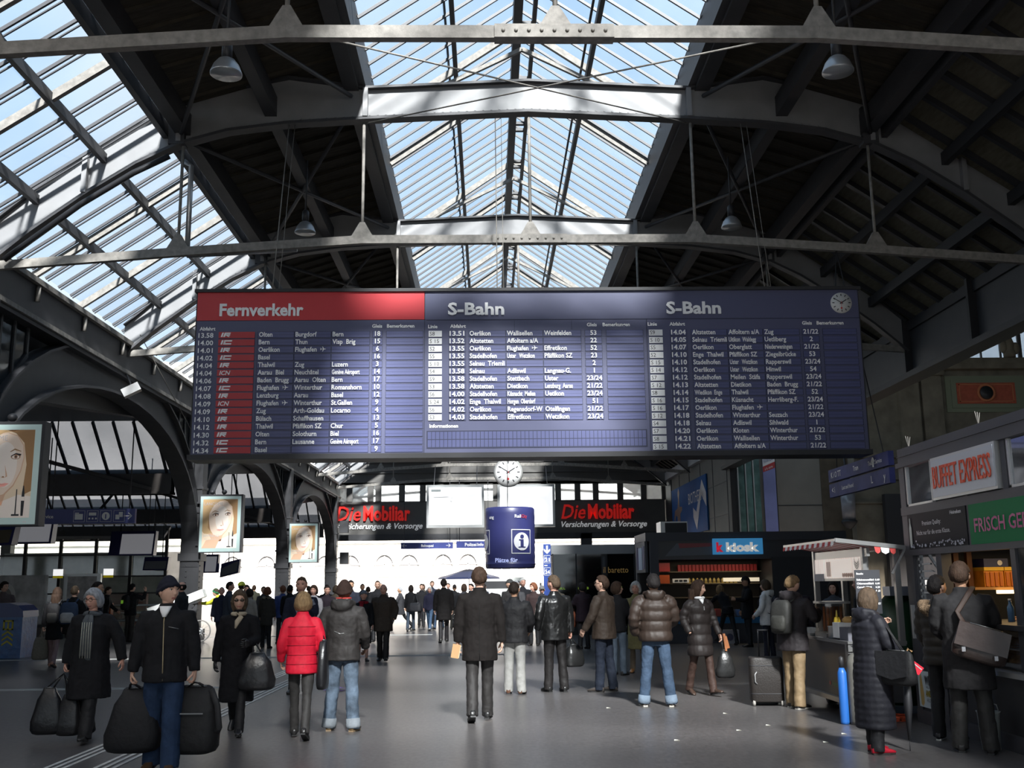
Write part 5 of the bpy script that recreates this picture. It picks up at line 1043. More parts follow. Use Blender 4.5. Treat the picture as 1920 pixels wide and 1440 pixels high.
display(-15.6,-11.9,2.70,3.25,26.5,'tilted brown glass display hanging low over the blue bin',mat('screen_brown', (0.10,0.085,0.06), .15),None,.12,5.9)
display(-14.3,-13.3,2.45,3.0,44,'small grey display beside the stair pavilion corner',mat('screen_grey', (0.2,0.2,0.22), .3),None,0,6.4)
display(-12.5,-11.75,2.35,3.15,46,'small display hanging beneath the middle light box',M_scr,.3,0,6.72); display(-11.75,-10.95,2.15,2.75,46.5,'slanted grey display over the bicycle couriers',mat('screen_grey2', (0.16,0.16,0.17), .3),None,.2,6.80)
o = simple('advert_column','pale poster wall with shoe print standing beside the stair pavilion','poster',(-18.5,40,0)); q = MB(); q.box(-19.9,40,.0,-16.6,40.3,2.25); q.build('panel', mat('poster_white_grey', (0.5,0.5,0.5), .4, var=.4, vscale=2), o); q = MB(); q.disc(-18.0,1.5,.35,.45,(0,39.99,0),X,Z,0,24); q.disc(-18.0,1.4,.22,.38,(0,39.985,0),X,Z,1,24); q.build('print', [mat('print_pale', (0.7,0.7,0.68), .4), mat('print_greyish', (0.22,0.21,0.2), .4)], o)
o = simple('advert_panel','narrow white lit poster frame beside the stair pavilion','poster',(-15.6,41,0)); q = MB(); q.box(-16.3,41,.0,-14.9,41.15,2.3); q.build('frame', M_alu, o); q = MB(); q.box(-16.15,40.98,.5,-15.05,41,2.2); q.build('sheet', mat('sheet_grey', (0.45,0.43,0.42), .4, var=.4, vscale=3), o)
for x, y, lab in ((-15.4,43,'orange bin in front of the stair pavilion behind the shaved-head man'),(-18.3,38.8,'orange bin beside the pale shoe poster')):
    o = simple('orange_bin', lab, 'bin', (x,y,0)); q = MB(); q.box(x-.25,y,.2,x+.25,y+.3,1.15); q.build('body', mat('bin_orange', (0.50,0.08,0.02), .5), o); q = MB(); q.box(x-.05,y+.1,0,x+.05,y+.2,.25); q.build('stand', M_dark, o)
# blue recycling bin
o = simple('litter_bin','blue glossy recycling bin with yellow arrows at the left photo edge','bin',(-12.45,28,0))
M_bb = mat('bin_blue', (0.015,0.10,0.30), .3, 0, .5, var=.3, vscale=5, bump=.4, bscale=9)
q = MB(); q.box(-12.95,27.6,0,-11.95,28.5,1.02); q.build('body', M_bb, o)
q = MB(); q.prism([(-.52,0),(.52,0),(.5,.16),(.36,.30),(.15,.36),(-.15,.36),(-.36,.30),(-.5,.16)], (-12.45,27.58,1.02), X, Z, Y, .94); q.build('lid', mat('bin_navy', (0.012,0.035,0.16), .3), o)
q = MB()
for i in range(3): q.flat([(-.14,0),(0,.10),(.14,0),(.14,.05),(0,.15),(-.14,.05)], (-12.30,27.59,.30+.12*i), X, Z)
for p in ((-.13,.7,-.09,.95),(-.13,.91,.13,.95),(.09,.7,.13,.95),(-.02,.7,.02,.9),(-.13,.7,.13,.74)): q.box(-12.30+p[0],27.585,p[1],-12.30+p[2],27.6,p[3])
q.build('yellow_symbol', mat('bin_yellow', (0.5,0.42,0.03), .5), o)
# courier bicycle with white fairing
o = simple('cargo_bicycle','bicycle with long white covers parked by the couriers beside the column','bicycle',(-9.75,34.6,0))
M_tyre = mat('tyre_grey', (0.25,0.24,0.23), .6); M_frm = mat('frame_grey', (0.12,0.12,0.13), .35, .5)
for x in (-10.90,-9.30):
    q = MB(); q.tube([(x+.33*math.cos(R(a)),34.6,.35+.33*math.sin(R(a))) for a in range(0,375,15)],.022,6,ref=(0,1,0),cap=False); wh = q.build('wheel', M_tyre, o)
    q = MB(); q.lathe([(0,-.03),(.03,-.03),(.03,.03),(0,.03)],10,(x,34.6,.35),0,'y')
    for a in range(0,360,30): q.tube([(x,34.6,.35),(x+.32*math.cos(R(a)),34.6,.35+.32*math.sin(R(a)))],.004,4)
    q.lathe([(.05,-.035),(.10,-.035),(.10,-.03),(.05,-.03)],16,(x,34.6,.35),0,'y'); q.build('hub', mat('hub_silver', (0.6,0.6,0.6), .3, .8), wh)
q = MB(); 
for a_, b_ in (((-10.90,.35),(-10.35,.42)),((-10.35,.42),(-9.80,1.0)),((-9.80,1.0),(-10.50,.95)),((-10.50,.95),(-10.35,.42)),((-10.50,.95),(-10.90,.35)),((-9.30,.35),(-9.60,1.05)),((-9.60,1.05),(-9.50,1.2))): q.tube([(a_[0],34.6,a_[1]),(b_[0],34.6,b_[1])],.025,8)
q.build('frame', M_frm, o)
q = MB(); q.bar((-10.95,34.6,.98),(-9.90,34.6,1.32),.35,.22); q.bar((-9.85,34.6,1.30),(-9.20,34.6,1.55),.38,.26); q.build('fairing', mat('fairing_white', (0.8,0.8,0.78), .4), o)
q = MB(); q.bar((-9.90,34.55,1.15),(-9.80,34.55,1.5),.4,.3); q.build('saddle_bag', M_darker, o)
q = MB(); q.tube([(-9.50,34.3,1.2),(-9.50,34.9,1.2)],.02,8); q.build('handlebar', M_darker, o)
# paper scraps on the floor
for i, (x, y) in enumerate(((1.65,15.0),(2.05,11.9),(3.6,11.6),(3.35,13.0),(3.1,14.2),(-.1,19.5),(4.0,12.2),(2.9,12.6))):
    b_ = MB(); b_.add([(x-.03,y-.02,.004),(x+.035,y-.015,.01),(x+.03,y+.025,.004),(x-.02,y+.02,.012)],[(0,1,2,3)])
    b_.add([(x-.03,y-.02,.002),(x+.035,y-.015,.002),(x+.03,y+.025,.002),(x-.02,y+.02,.002)],[(0,3,2,1)])
    tag(b_.build('paper_scrap', mat('scrap_white', (0.7,0.68,0.6), .7), base=(x,y,0)), 'tiny pale paper scrap lying on the dark floor', 'litter', 'paper scraps on the floor')
b_ = MB(); b_.add([(-2.75,18.0,.01),(-2.45,17.95,.05),(-2.4,18.15,.02),(-2.65,18.2,.09),(-2.8,18.1,.02)],[(0,1,2,3,4)]); b_.add([(-2.75,18.0,.004),(-2.45,17.95,.004),(-2.4,18.15,.004),(-2.65,18.2,.004)],[(0,3,2,1)]); tag(b_.build('plastic_wrapper', mat('wrapper_violet', (0.25,0.12,0.55), .4), base=(-2.6,18.05,0)), 'small violet wrapper on the floor beside the red jacket', 'litter')
# ---------------------------------------------------------------- people
SKIN = {'fair': mat('skin_fair', (0.62,0.38,0.28), .5, 0, .35, var=.06, vscale=20), 'pink': mat('skin_pink', (0.66,0.36,0.27), .5, 0, .35), 'tan': mat('skin_tan', (0.48,0.27,0.17), .5, 0, .35), 'brown': mat('skin_brown', (0.20,0.10,0.06), .5, 0, .35)}
M_lip = mat('lips', (0.42,0.16,0.13), .45); M_eye = mat('eye_white', (0.7,0.68,0.65), .3); M_iris = mat('iris', (0.05,0.035,0.025), .2); M_brow = mat('brow', (0.14,0.09,0.06), .7)
HAIRC = {'grey': (0.34,0.35,0.37), 'white': (0.55,0.54,0.52), 'dark': (0.022,0.015,0.012), 'brown': (0.045,0.026,0.017), 'light': (0.21,0.135,0.068), 'ash': (0.085,0.058,0.038), 'black': (0.012,0.01,0.01), 'red': (0.16,0.06,0.03), 'darkgrey': (0.13,0.13,0.13)}
def hair_mat(c): return mat('hair_'+c, HAIRC[c], .7, 0, .2, var=.35, vscale=40, bump=.5, bscale=90, stretch=(1,1,.25))
_FAB = {}
def fabric(c, kind='wool'):
    k = (tuple(round(x,3) for x in c), kind)
    if k not in _FAB:
        n = 'cloth_%s_%d' % (kind, len(_FAB))
        if kind == 'wool': m = mat(n, c, .85, 0, .2, var=.12, vscale=25, bump=.35, bscale=14)
        elif kind == 'puffer': m = mat(n, c, .55, 0, .3, var=.08, vscale=12, bump=.15, bscale=18)
        elif kind == 'leather': m = mat(n, c, .32, 0, .5, var=.15, vscale=8, bump=.35, bscale=12)
        elif kind == 'denim': m = mat(n, c, .8, 0, .2, var=.22, vscale=7, bump=.5, bscale=18)
        elif kind == 'washed': m = mat(n, c, .8, 0, .2, var=.75, vscale=5, bump=.6, bscale=16)
        elif kind == 'quilt': m = mat(n, c, .6, 0, .25, var=.1, vscale=20, bump=.3, bscale=12)
        else: m = mat(n, c, .65, 0, .35, var=.12, vscale=12, bump=.4, bscale=16)
        _FAB[k] = m
    return _FAB[k]
tex = bpy.data.textures.new('folds', 'CLOUDS'); tex.noise_scale = 0.10; tex.noise_depth = 2
tex3 = bpy.data.textures.new('locks', 'CLOUDS'); tex3.noise_scale = 0.025; tex3.noise_depth = 2

# --- head (chin at z=-0.118, crown at z=.122, nose towards +y)
def smooth(a, b, x): t = np.clip((x-a)/(b-a), 0, 1); return t*t*(3-2*t)
NU, NV = 44, 34
def head_surface(off=0.0, feats=True, fem=0.0):
    t = np.arange(NU)/NU; az = 2*np.pi*t-.5*np.sin(2*np.pi*t)
    el = -np.pi/2+np.pi*(np.arange(NV)+.5)/NV
    A, E = np.meshgrid(az, el); dx, dy, dz = np.sin(A)*np.cos(E), np.cos(A)*np.cos(E), np.sin(E)
    x, y, z = .076*dx, .098*dy, .122*dz
    k = np.clip(-z/.122, 0, 1)
    x *= 1-(.30+.05*fem)*k**1.6; x *= 1-.06*np.clip(z/.122, 0, 1)
    y = np.where(y > 0, y*(1-.06*k), y*(1-.34*smooth(.1,.8,k)))
    y = np.where(y > 0, np.minimum(y, .088+.3*(y-.088)), y)
    f = (dy > 0).astype(float)*smooth(0,.35,dy)
    if feats:
        prof = np.interp(z, [-.047,-.040,-.031,-.010,.016,.03], [0,.010,.025,.017,.004,0])
        y += f*prof*np.exp(-(x/(.009+.006*smooth(.01,-.035,z)))**2)
        for s in (-1, 1):
            y -= f*.010*np.exp(-((x-s*.031)/.017)**2-((z-.012)/.013)**2)
            y += f*.004*np.exp(-((x-s*.030)/.022)**2-((z-.033)/.008)**2)
            y += f*.005*np.exp(-((x-s*.042)/.02)**2-((z+.022)/.02)**2)
        y += f*.007*np.exp(-(x/.024)**2-((z+.058)/.006)**2)+f*.007*np.exp(-(x/.021)**2-((z+.070)/.007)**2)
        y -= f*.005*np.exp(-(x/.026)**2-((z+.064)/.003)**2)
        y += f*.008*np.exp(-(x/.022)**2-((z+.098)/.014)**2)
    if off is not 0.0 and np.any(off):
        nn = np.stack([dx/.076, dy/.098, dz/.122], -1); nn /= np.linalg.norm(nn, axis=-1, keepdims=True)
        o_ = off(A, E, x, y, z) if callable(off) else off
        x, y, z = x+nn[...,0]*o_, y+nn[...,1]*o_, z+nn[...,2]*o_
    return A, E, x, y, z
def grid_mesh(q, x, y, z, mfun=None, mi=0):
    vs = [(x[j,i], y[j,i], z[j,i]) for j in range(NV) for i in range(NU)]
    fs = [(j*NU+i, j*NU+(i+1)%NU, (j+1)*NU+(i+1)%NU, (j+1)*NU+i) for j in range(NV-1) for i in range(NU)]
    fs += [tuple(range(NU-1,-1,-1)), tuple((NV-1)*NU+i for i in range(NU))]
    o = len(q.f); q.add(vs, fs, mi, True)
    if mfun:
        for n_ in range(len(fs)-2):
            c = np.mean([vs[v] for v in fs[n_]], axis=0); q.m[o+n_] = mfun(c)
def make_head(fem):
    q = MB(); A, E, x, y, z = head_surface(0.0, True, fem)
    grid_mesh(q, x, y, z, lambda c: 1 if (c[1] > .05 and abs(c[0]) < .024-.35*abs(c[2]+.064) and -.075 < c[2] < -.055) else 0)
    for s in (-1, 1):
        q.ell((s*.031,.074,.012),(.0135,.010,.0075),10,6,2); q.ell((s*.031,.0815,.012),(.006,.004,.0062),8,5,3)
        q.tube([(s*.016,.090,.031),(s*.031,.090,.036),(s*.048,.080,.030)],[(.003,.003),(.004,.004),(.002,.002)],6,4)
        q.tube([(s*.018,.0835,.017),(s*.031,.0855,.0205),(s*.045,.078,.015)],.0025,5,4)
        q.ell((s*.077,-.012,-.004),(.010,.020,.031),10,7,0); q.ell((s*.082,-.006,-.004),(.006,.012,.020),8,6,0)
    return q
HEADS = {0: make_head(0), 1: make_head(1)}
def hair_mesh(style):
    def hl(A, front, side, back):     # hairline elevation by azimuth (0 front .. pi back)
        a = np.abs(((A+np.pi) % (2*np.pi))-np.pi)
        return np.interp(a, [0, R(35), R(62), R(80), R(102), R(120), np.pi], [front, front-.03, front-.15, side, side, back+.2, back])
    q = MB()
    if style in ('short','crop','thin'):
        t0 = {'short':.020,'crop':.010,'thin':.007}[style]
        off = lambda A,E,x,y,z: (t0+.004*np.sin(9*A)*np.sin(7*E))*smooth(-.10,.08,E-hl(A,.72 if style != 'thin' else 1.0,.24,-.62))-.012*(1-smooth(-.10,.08,E-hl(A,.72 if style != 'thin' else 1.0,.24,-.62)))
    elif style == 'curly':
        off = lambda A,E,x,y,z: (.026+.008*np.sin(8*A)*np.sin(9*E))*smooth(-.1,.1,E-hl(A,.66,-.2,-.7))-.012*(1-smooth(-.1,.1,E-hl(A,.66,-.2,-.7)))
    elif style == 'fringe':           # bald on top
        def off(A,E,x,y,z):
            a = np.abs(((A+np.pi) % (2*np.pi))-np.pi); m = smooth(R(55),R(80),a)*smooth(.62,.45,E)*smooth(-.75,-.55,E); return .008*m-.012*(1-m)
    elif style in ('bob','long','round'):
        def off(A,E,x,y,z):
            a = np.abs(((A+np.pi) % (2*np.pi))-np.pi); lo = np.interp(a,[0,R(30),R(48),R(60),R(78),np.pi],[.62,.55,.25,-.95,-1.15,-1.15]) if style != 'round' else np.interp(a,[0,R(35),R(58),R(75),R(100),np.pi],[.60,.5,.15,-.45,-.75,-.80])
            m = smooth(-.10,.10,E-lo); return (.020+.012*smooth(.3,-.6,E)+(.008 if style == 'round' else 0))*m-.014*(1-m)
    elif style in ('beanie','knit'):
        def off(A,E,x,y,z):
            a = np.abs(((A+np.pi) % (2*np.pi))-np.pi); lo = np.interp(a,[0,R(60),R(95),np.pi],[.33,.20,-.12,-.42]); d = E-lo
            m = smooth(-.03,.05,d); return (.017+.008*smooth(.32,.22,d)*smooth(0,.06,d)+(.014 if style == 'beanie' else .006)*smooth(.8,1.5,E))*m-.014*(1-m)
    elif style == 'cap':
        def off(A,E,x,y,z): m = smooth(.22,.30,E); return (.014+.006*smooth(.5,1.2,E))*m-.014*(1-m)
    elif style == 'helmet':
        def off(A,E,x,y,z): m = smooth(.15,.28,E); return (.034+.004*np.sin(6*A))*m-.014*(1-m)
    A, E, x, y, z = head_surface(off, False, 0)
    if style in ('bob','long'):
        low = np.clip(-(z+.03)/.1, 0, 1); z = np.where((off(A,E,x,y,z) > 0), z-.035*low, z); y = np.where((y < 0) & (off(A,E,x,y,z) > 0), y-.02*low, y)
    grid_mesh(q, x, y, z)
    if style == 'long':
        rs = []
        for zz, ry, yo, rx in ((-.02,.10,-.03,.092),(-.09,.085,-.045,.098),(-.16,.06,-.06,.10),(-.24,.045,-.075,.09),(-.31,.03,-.08,.07),(-.35,.012,-.08,.04)):
            rs.append([(rx*math.sin(R(a)), yo-ry*(.2-.8*0+abs(math.cos(R(a)))*0)+ry*math.cos(R(a))*.8-(.02 if abs(a-180) < 100 else 0), zz) for a in range(0,360,20)])
        q.rings(rs[::-1])
    if style == 'cap':
        q.rings([[(.072*math.sin(R(a)), .085+k*math.cos(R(a)), .034-.012*(k/.08)+dz) for a in range(-80,81,16)] for k, dz in ((.01,0),(.07,0),(.07,-.006),(.01,-.006))])
    return q
_HAIR = {}
def hair_for(style):
    if style not in _HAIR: _HAIR[style] = hair_mesh(style)
    return _HAIR[style]
# --- hand: wrist at origin, fingers along d, palm faces n, thumb side t
def hand_mesh(q, o, d, n, t, s=1.0, curl=.35, mi=0, fat=1.0):
    d, n, t, o = unit(d), unit(n), unit(t), V3(o)
    P = lambda a, b, c: o+(d*a+t*b+n*c)*s
    q.tube([P(-.03,0,0),P(.0,0,0),P(.03,.002,0),P(.065,.003,.004),P(.092,.002,.008)], [(.024*s*fat,.019*s*fat),(.026*s*fat,.018*s*fat),(.036*s*fat,.017*s*fat),(.041*s*fat,.015*s*fat),(.037*s*fat,.011*s*fat)], 10, mi, ref=t)
    for k, (b, L, r) in enumerate(((.029,.072,.0090),(.010,.082,.0095),(-.010,.076,.0090),(-.028,.060,.0080))):
        pts = [P(.078,b,.005)]; ang = .15+curl*.5
        a, c = .078, .005
        for j, fr in enumerate((.45,.32,.26)):
            a += L*fr*math.cos(ang); c += L*fr*math.sin(ang); pts.append(P(a,b*(1+.06*j),c)); ang += curl*(1.25-.1*k)
        q.tube(pts, [r*s*fat,r*.98*s*fat,r*.9*s*fat,r*.62*s*fat], 7, mi, ref=t)
    q.tube([P(.015,.022,.006),P(.042,.048,.014),P(.068,.056,.024+.02*curl),P(.090,.052,.034+.03*curl)], [.014*s*fat,.012*s*fat,.0105*s*fat,.007*s*fat], 8, mi, ref=n)
# --- shoe template, sole at z=0, heel at y=-.07, toe at y=.20
def shoe_mesh(q, xf, w=1.0, boot=0.0, mi=0, ms=1):
    def ring(y, hw, zt, z0): return [xf((hw*w*math.copysign(abs(math.cos(R(a)))**.7, math.cos(R(a))), y, z0+(zt-z0)*.5*(1+math.copysign(abs(math.sin(R(a)))**.7, math.sin(R(a)))))) for a in range(0,360,30)]
    q.rings([ring(-.075,.022,.06,.02),ring(-.068,.034,.085,.012),(ring(-.03,.038,.10,.012)),ring(.03,.038,.095,.012),ring(.085,.043,.070,.012),ring(.14,.046,.055,.012),ring(.18,.036,.043,.012),ring(.20,.015,.03,.015)], mi)
    q.rings([[xf((sx*hw*w, y, zz)) for sx, y, hw in ((-1,-.07,.030),(1,-.07,.030),(1,.0,.037),(1,.12,.046),(1,.185,.028),(-1,.185,.028),(-1,.12,.046),(-1,.0,.037))] for zz in (0.0,.018)], ms, True, False)
PARMS = dict(down=(3,9,12,0), fwd=(24,8,26,5), back=(-22,8,10,0), carry=(2,13,5,0), pocket=(-14,20,52,30), chest=(22,12,88,40), phone=(58,22,118,30), reach=(55,8,35,0), behind=(-30,14,20,20), bagarm=(5,12,80,20), hold=(25,8,70,10))
BODY_JOBS = []
PEOPLE = []
def person(x, y, yaw, h, label, skin='fair', hair='short', hc='brown', fem=0, coat=(.02,.02,.022), ckind='wool', hem=.80, flare=1.0, bulk=1.0, trs=(.03,.03,.035), tkind='cloth', tw=1.0, thighskirt=None, shoes=(.02,.018,.016), sole=None, legs=(0,0,0,0), spread=.0, foot=(0,0), armL='down', armR='down', head=(0,0), lean=0, hood=False, collar=.02, hat=None, hatc=(.02,.02,.025), gloves=None, quilt=0, qa=1.0, detail=2, bare=False, cuffs=None, group=None, extra=None, swap_shoes=None, bend=0):
    """a walking or standing figure; local +y is the way it faces"""
    s = h/1.76
    root = bpy.data.objects.new('person', bpy.data.meshes.new('person')); COL.objects.link(root)
    root.location = (x, y, 0); root.rotation_euler = (0, 0, R(yaw)); tag(root, label, 'person', group)
    sw = (.185 if not fem else .162)*(.55+.45*bulk); lean_r = R(lean)
    # legs
    hipw = .088; J = {}
    lows = []
    for sd, a, b, fp, nm in ((-1, legs[0], legs[1], foot[0], 'L'), (1, legs[2], legs[3], foot[1], 'R')):
        hp = V3((sd*hipw,0,.93)); kn = hp+.43*V3((sd*spread*.5, math.sin(R(a)), -math.cos(R(a)))); an = kn+.42*V3((sd*spread*.5, math.sin(R(a-b)), -math.cos(R(a-b))))
        J['hip'+nm], J['knee'+nm], J['ank'+nm] = hp, kn, an
        c, si = math.cos(R(fp)), math.sin(R(fp)); tw_ = sd*R(8)
        def xf(p, an=an, c=c, si=si, tw_=tw_):
            X_, Y_, Z_ = p; Z_ -= .08; Y2, Z2 = Y_*c-Z_*si, Y_*si+Z_*c; return V3((an[0]+X_*math.cos(tw_)+Y2*math.sin(tw_), an[1]+Y2*math.cos(tw_)-X_*math.sin(tw_), an[2]+Z2))
        J['xf'+nm] = xf; lows += [xf((0,-.07,0))[2], xf((0,.15,0))[2]]
    dz = -min(lows)
    up = V3((0,0,dz))
    for nm in 'LR':
        for k in ('hip','knee','ank'): J[k+nm] = J[k+nm]+up
        J['xf'+nm] = (lambda f: (lambda p: f(p)+up))(J['xf'+nm])
    HZ = .93+dz
    def L(p):   # lean the upper body about the hips
        p = V3(p); q_ = p-V3((0,0,HZ)); return V3((q_[0], q_[1]*math.cos(lean_r)+q_[2]*math.sin(lean_r), HZ+q_[2]*math.cos(lean_r)-q_[1]*math.sin(lean_r)))
    ZS = 1.43+dz
    for sd, pose, nm in ((-1, armL, 'L'), (1, armR, 'R')):
        pose = PARMS[pose] if isinstance(pose, str) else pose
        swg, ab, be, inw = [R(v) for v in pose]
        sh = L((sd*sw, -.005, ZS)); swg -= lean_r*0
        u = unit((sd*math.sin(ab), math.sin(swg)*math.cos(ab), -math.cos(swg)*math.cos(ab))); hy = math.sin(swg+be)
        f = unit((sd*math.sin(ab)*.5-sd*abs(hy)*math.sin(inw), hy*math.cos(inw), -math.cos(swg+be)))
        el = sh+u*.29; wr = el+f*.25
        J['sh'+nm], J['el'+nm], J['wr'+nm], J['fd'+nm] = sh, el, wr, f
        n0 = V3((-sd,0,0)); n_ = n0-f*np.dot(n0,f)
        if np.linalg.norm(n_) < .2: n_ = V3((0,0,-1))-f*(-f[2])
        n_ = unit(n_); J['hn'+nm] = n_; J['ht'+nm] = sd*np.cross(f, n_); J['hand'+nm] = wr+f*.10
    hc_ = L((0,.015,1.638+dz)); HY, HP = R(head[0]), R(head[1])
    def HX(p):
        X_, Y_, Z_ = p; Y_, Z_ = Y_*math.cos(HP)-Z_*math.sin(HP), Y_*math.sin(HP)+Z_*math.cos(HP); X_, Y_, Z_ = X_*1.08, Y_*1.06, Z_*1.0; return hc_+V3((X_*math.cos(HY)-Y_*math.sin(HY), X_*math.sin(HY)+Y_*math.cos(HY), Z_))
    J['HX'] = HX
    S_ = lambda q: [setattr(q, 'v', [(p[0]*s, p[1]*s, p[2]*s) for p in q.v]), q][1]
    nk = 12
    def ring(z, rx, ry, yo=0, lean_it=True, n=20):
        pts = [(rx*math.copysign(abs(math.cos(2*math.pi*k/n))**.85, math.cos(2*math.pi*k/n)), yo+ry*math.sin(2*math.pi*k/n), z+dz) for k in range(n)]
        return [L(p) for p in pts] if lean_it else [V3(p) for p in pts]
    # body core
    core = MB(); kf = .95 if fem else 1.0
    core.rings([ring(z, rx*kf, ry) for z, rx, ry in ((.86,.10,.08),(.92,.145,.10),(1.02,.135,.095),(1.15,.14,.10),(1.30,.155,.105),(1.40,.15,.09),(1.45,.09,.07))])
    core.tube([L((0,-.01,1.40+dz)),L((0,0,1.47+dz)),L((0,.008,1.52+dz)),HX((0,-.012,-.06))], [.062,.055*kf,.052*kf,.050*kf], 12)
    for nm in 'LR':
        core.tube([J['sh'+nm],J['el'+nm],J['wr'+nm]+J['fd'+nm]*.02], [.045,.038,.024], 8)
        core.tube([J['hip'+nm],J['knee'+nm],(J['knee'+nm]+J['ank'+nm])/2+V3((0,-.012,0)),J['ank'+nm]+V3((0,0,-.02))], [.075,.05,.05 if bare else .042,.034], 10)
    fine = MB(); hq = HEADS[1 if fem else 0]
    hd = MB().join(hq); hd.v = [tuple(HX(p)) for p in hd.v]; fine.join(hd)
    for nm in 'LR':
        pose = armL if nm == 'L' else armR
        if pose == 'pocket': continue
        curl = 1.0 if pose in ('carry','hold','bagarm') else .45
        hand_mesh(fine, J['wr'+nm], J['fd'+nm], J['hn'+nm], J['ht'+nm], 1.0 if not fem else .92, curl)
    BODY_JOBS.append((root, S_(core), S_(fine), [SKIN[skin], M_lip, M_eye, M_iris, M_brow], .011 if detail > 1 else .018))
    def part(q, name, m, par=root, mods=None, raw=False):
        if not raw: S_(q)
        me = bpy.data.meshes.new(name); me.from_pydata([tuple(p) for p in q.v], [], q.f)
        for mm in (m if isinstance(m, list) else [m]): me.materials.append(mm)
        me.polygons.foreach_set('material_index', q.m); me.polygons.foreach_set('use_smooth', q.sm); me.update()
        o = bpy.data.objects.new(name, me); COL.objects.link(o); o.parent = par
        if mods:
            vox, amp, sm_ = mods
            r_ = o.modifiers.new('solid', 'REMESH'); r_.mode = 'VOXEL'; r_.voxel_size = vox; r_.use_smooth_shade = True
            if sm_: d_ = o.modifiers.new('relax', 'SMOOTH'); d_.factor = .5; d_.iterations = sm_
            if amp: d_ = o.modifiers.new('folds', 'DISPLACE'); d_.texture = tex; d_.strength = amp; d_.mid_level = .5; d_.texture_coords = 'LOCAL'
        return o
    J['part'] = part
    vx = {2:.013, 1:.02, 0:.032}[detail]; amp = {2:.022, 1:.022, 0:.02}[detail]
    # trousers / skirt
    if not bare:
        q = MB(); q.rings([ring(z, rx, ry, 0, False) for z, rx, ry in ((.80,.135,.11),(.90,.165*kf*bulk**.5,.125),(1.0,.155*bulk**.5,.12),(1.05,.15*bulk**.5,.115))])
        for nm in 'LR':
            kn, an, hp = J['knee'+nm], J['ank'+nm], J['hip'+nm]
            q.tube([hp,(hp*.5+kn*.5),kn,(kn*.55+an*.45)+V3((0,-.008,0)),an+(an-kn)*.12], [.092*min(tw,1.05),.083*(1+(tw-1)*.6),.068*tw,.066*tw,.066*tw], 12)
        part(q, 'trousers', fabric(trs, tkind), mods=(vx, amp*.9, 1))
        if cuffs:
            for nm in 'LR':
                q = MB(); kn, an = J['knee'+nm], J['ank'+nm]; q.tube([an+(kn-an)*.16,an+(an-kn)*.02,an+(an-kn)*.10], [.072*tw,.076*tw,.074*tw], 14); part(q, 'trouser_cuff', fabric(cuffs, 'denim'))
    elif thighskirt:
        q = MB(); q.rings([ring(z, rx, ry, 0, False) for z, rx, ry in ((thighskirt,.19,.15),(.75,.18,.14),(1.0,.15,.12))]); part(q, 'skirt', fabric(trs, tkind), mods=(vx, amp, 1))
    for nm in 'LR':
        q = MB(); shoe_mesh(q, J['xf'+nm], 1.0 if not fem else .88)
        part(q, 'shoe', [mat('shoe_%.3f_%.3f_%.3f' % shoes, shoes, .35, 0, .5), mat('sole_%.3f_%.3f_%.3f' % (sole or (.02,.02,.02)), sole or (.02,.02,.02), .6)])
    # coat
    q = MB(); B = bulk*(1.0 if not fem else .92)
    kx = max(abs(J['kneeL'][1]), abs(J['kneeR'][1]))
    rows = []
    zz = [hem]+[z for z in (.60,.75,.88,.96,1.05,1.15,1.25,1.35) if z > hem+.04]
    for z in zz:
        f_ = np.clip((1.05-z)/.5, 0, 1.4)
        rx = np.interp(z, [.5,.9,1.05,1.2,1.35], [.20,.192,.178,.188,.200])*B*(1+.22*f_*(flare-.8)); ry = np.interp(z, [.5,.9,1.05,1.2,1.35], [.155,.150,.135,.140,.132])*B*(1+.15*f_*(flare-.8))
        ry += kx*.42*np.clip((.93-z)/.43, 0, 1)
        if quilt and detail > 0: pass
        rows.append((z, rx, ry, -.005))
    if quilt:
        fine_rows = []
        zs_ = np.arange(hem, 1.36, .018 if detail > 1 else .04)
        za = [r_[0] for r_ in rows]
        for z in zs_:
            b_ = abs(math.sin(math.pi*(z-hem)/quilt))**.6; fine_rows.append((z, np.interp(z, za, [r_[1] for r_ in rows])-.014*qa+.022*b_*qa, np.interp(z, za, [r_[2] for r_ in rows])-.014*qa+.022*b_*qa, -.005))
        rows = fine_rows
    rows += [(1.41,(sw-.01),.105*B,-.008),(1.455,.115,.085,-.008),(1.49,.082,.078,0),(1.50+collar,.076,.078,.004),(1.51+collar,.060,.060,.004)]
    q.rings([ring(z, rx, ry, yo, z >= .9) for z, rx, ry, yo in rows])
    J['torso'] = lambda z, off: ring(z, np.interp(z,[r_[0] for r_ in rows],[r_[1] for r_ in rows])+off, np.interp(z,[r_[0] for r_ in rows],[r_[2] for r_ in rows])+off, -.005)
    for nm in 'LR':
        shp, elp, wrp, f = J['sh'+nm], J['el'+nm], J['wr'+nm], J['fd'+nm]; sd = -1 if nm == 'L' else 1
        pts = [shp+V3((-sd*.06,0,-.03)), shp+V3((sd*.0,0,-.035)), shp*.55+elp*.45, shp*.15+elp*.85, elp*.85+wrp*.15, elp*.5+wrp*.5, wrp+f*.005]; rad = [.066*B,.074*B,.070*B,.064*B,.063*B,.056*B,.046*B+.004]
        if quilt:
            P2, R2 = [], []
            for i in range(len(pts)-1):
                nst = 6 if detail > 1 else 2
                for j in range(nst):
                    u_ = j/nst; P2.append(pts[i]*(1-u_)+pts[i+1]*u_); dd = (i*nst+j)*.015; R2.append(rad[i]*(1-u_)+rad[i+1]*u_-.006*qa+.014*qa*abs(math.sin(math.pi*(i+u_)*1.0)))
            P2.append(pts[-1]); R2.append(rad[-1]); pts, rad = P2, R2
        q.tube(pts, rad, 12)
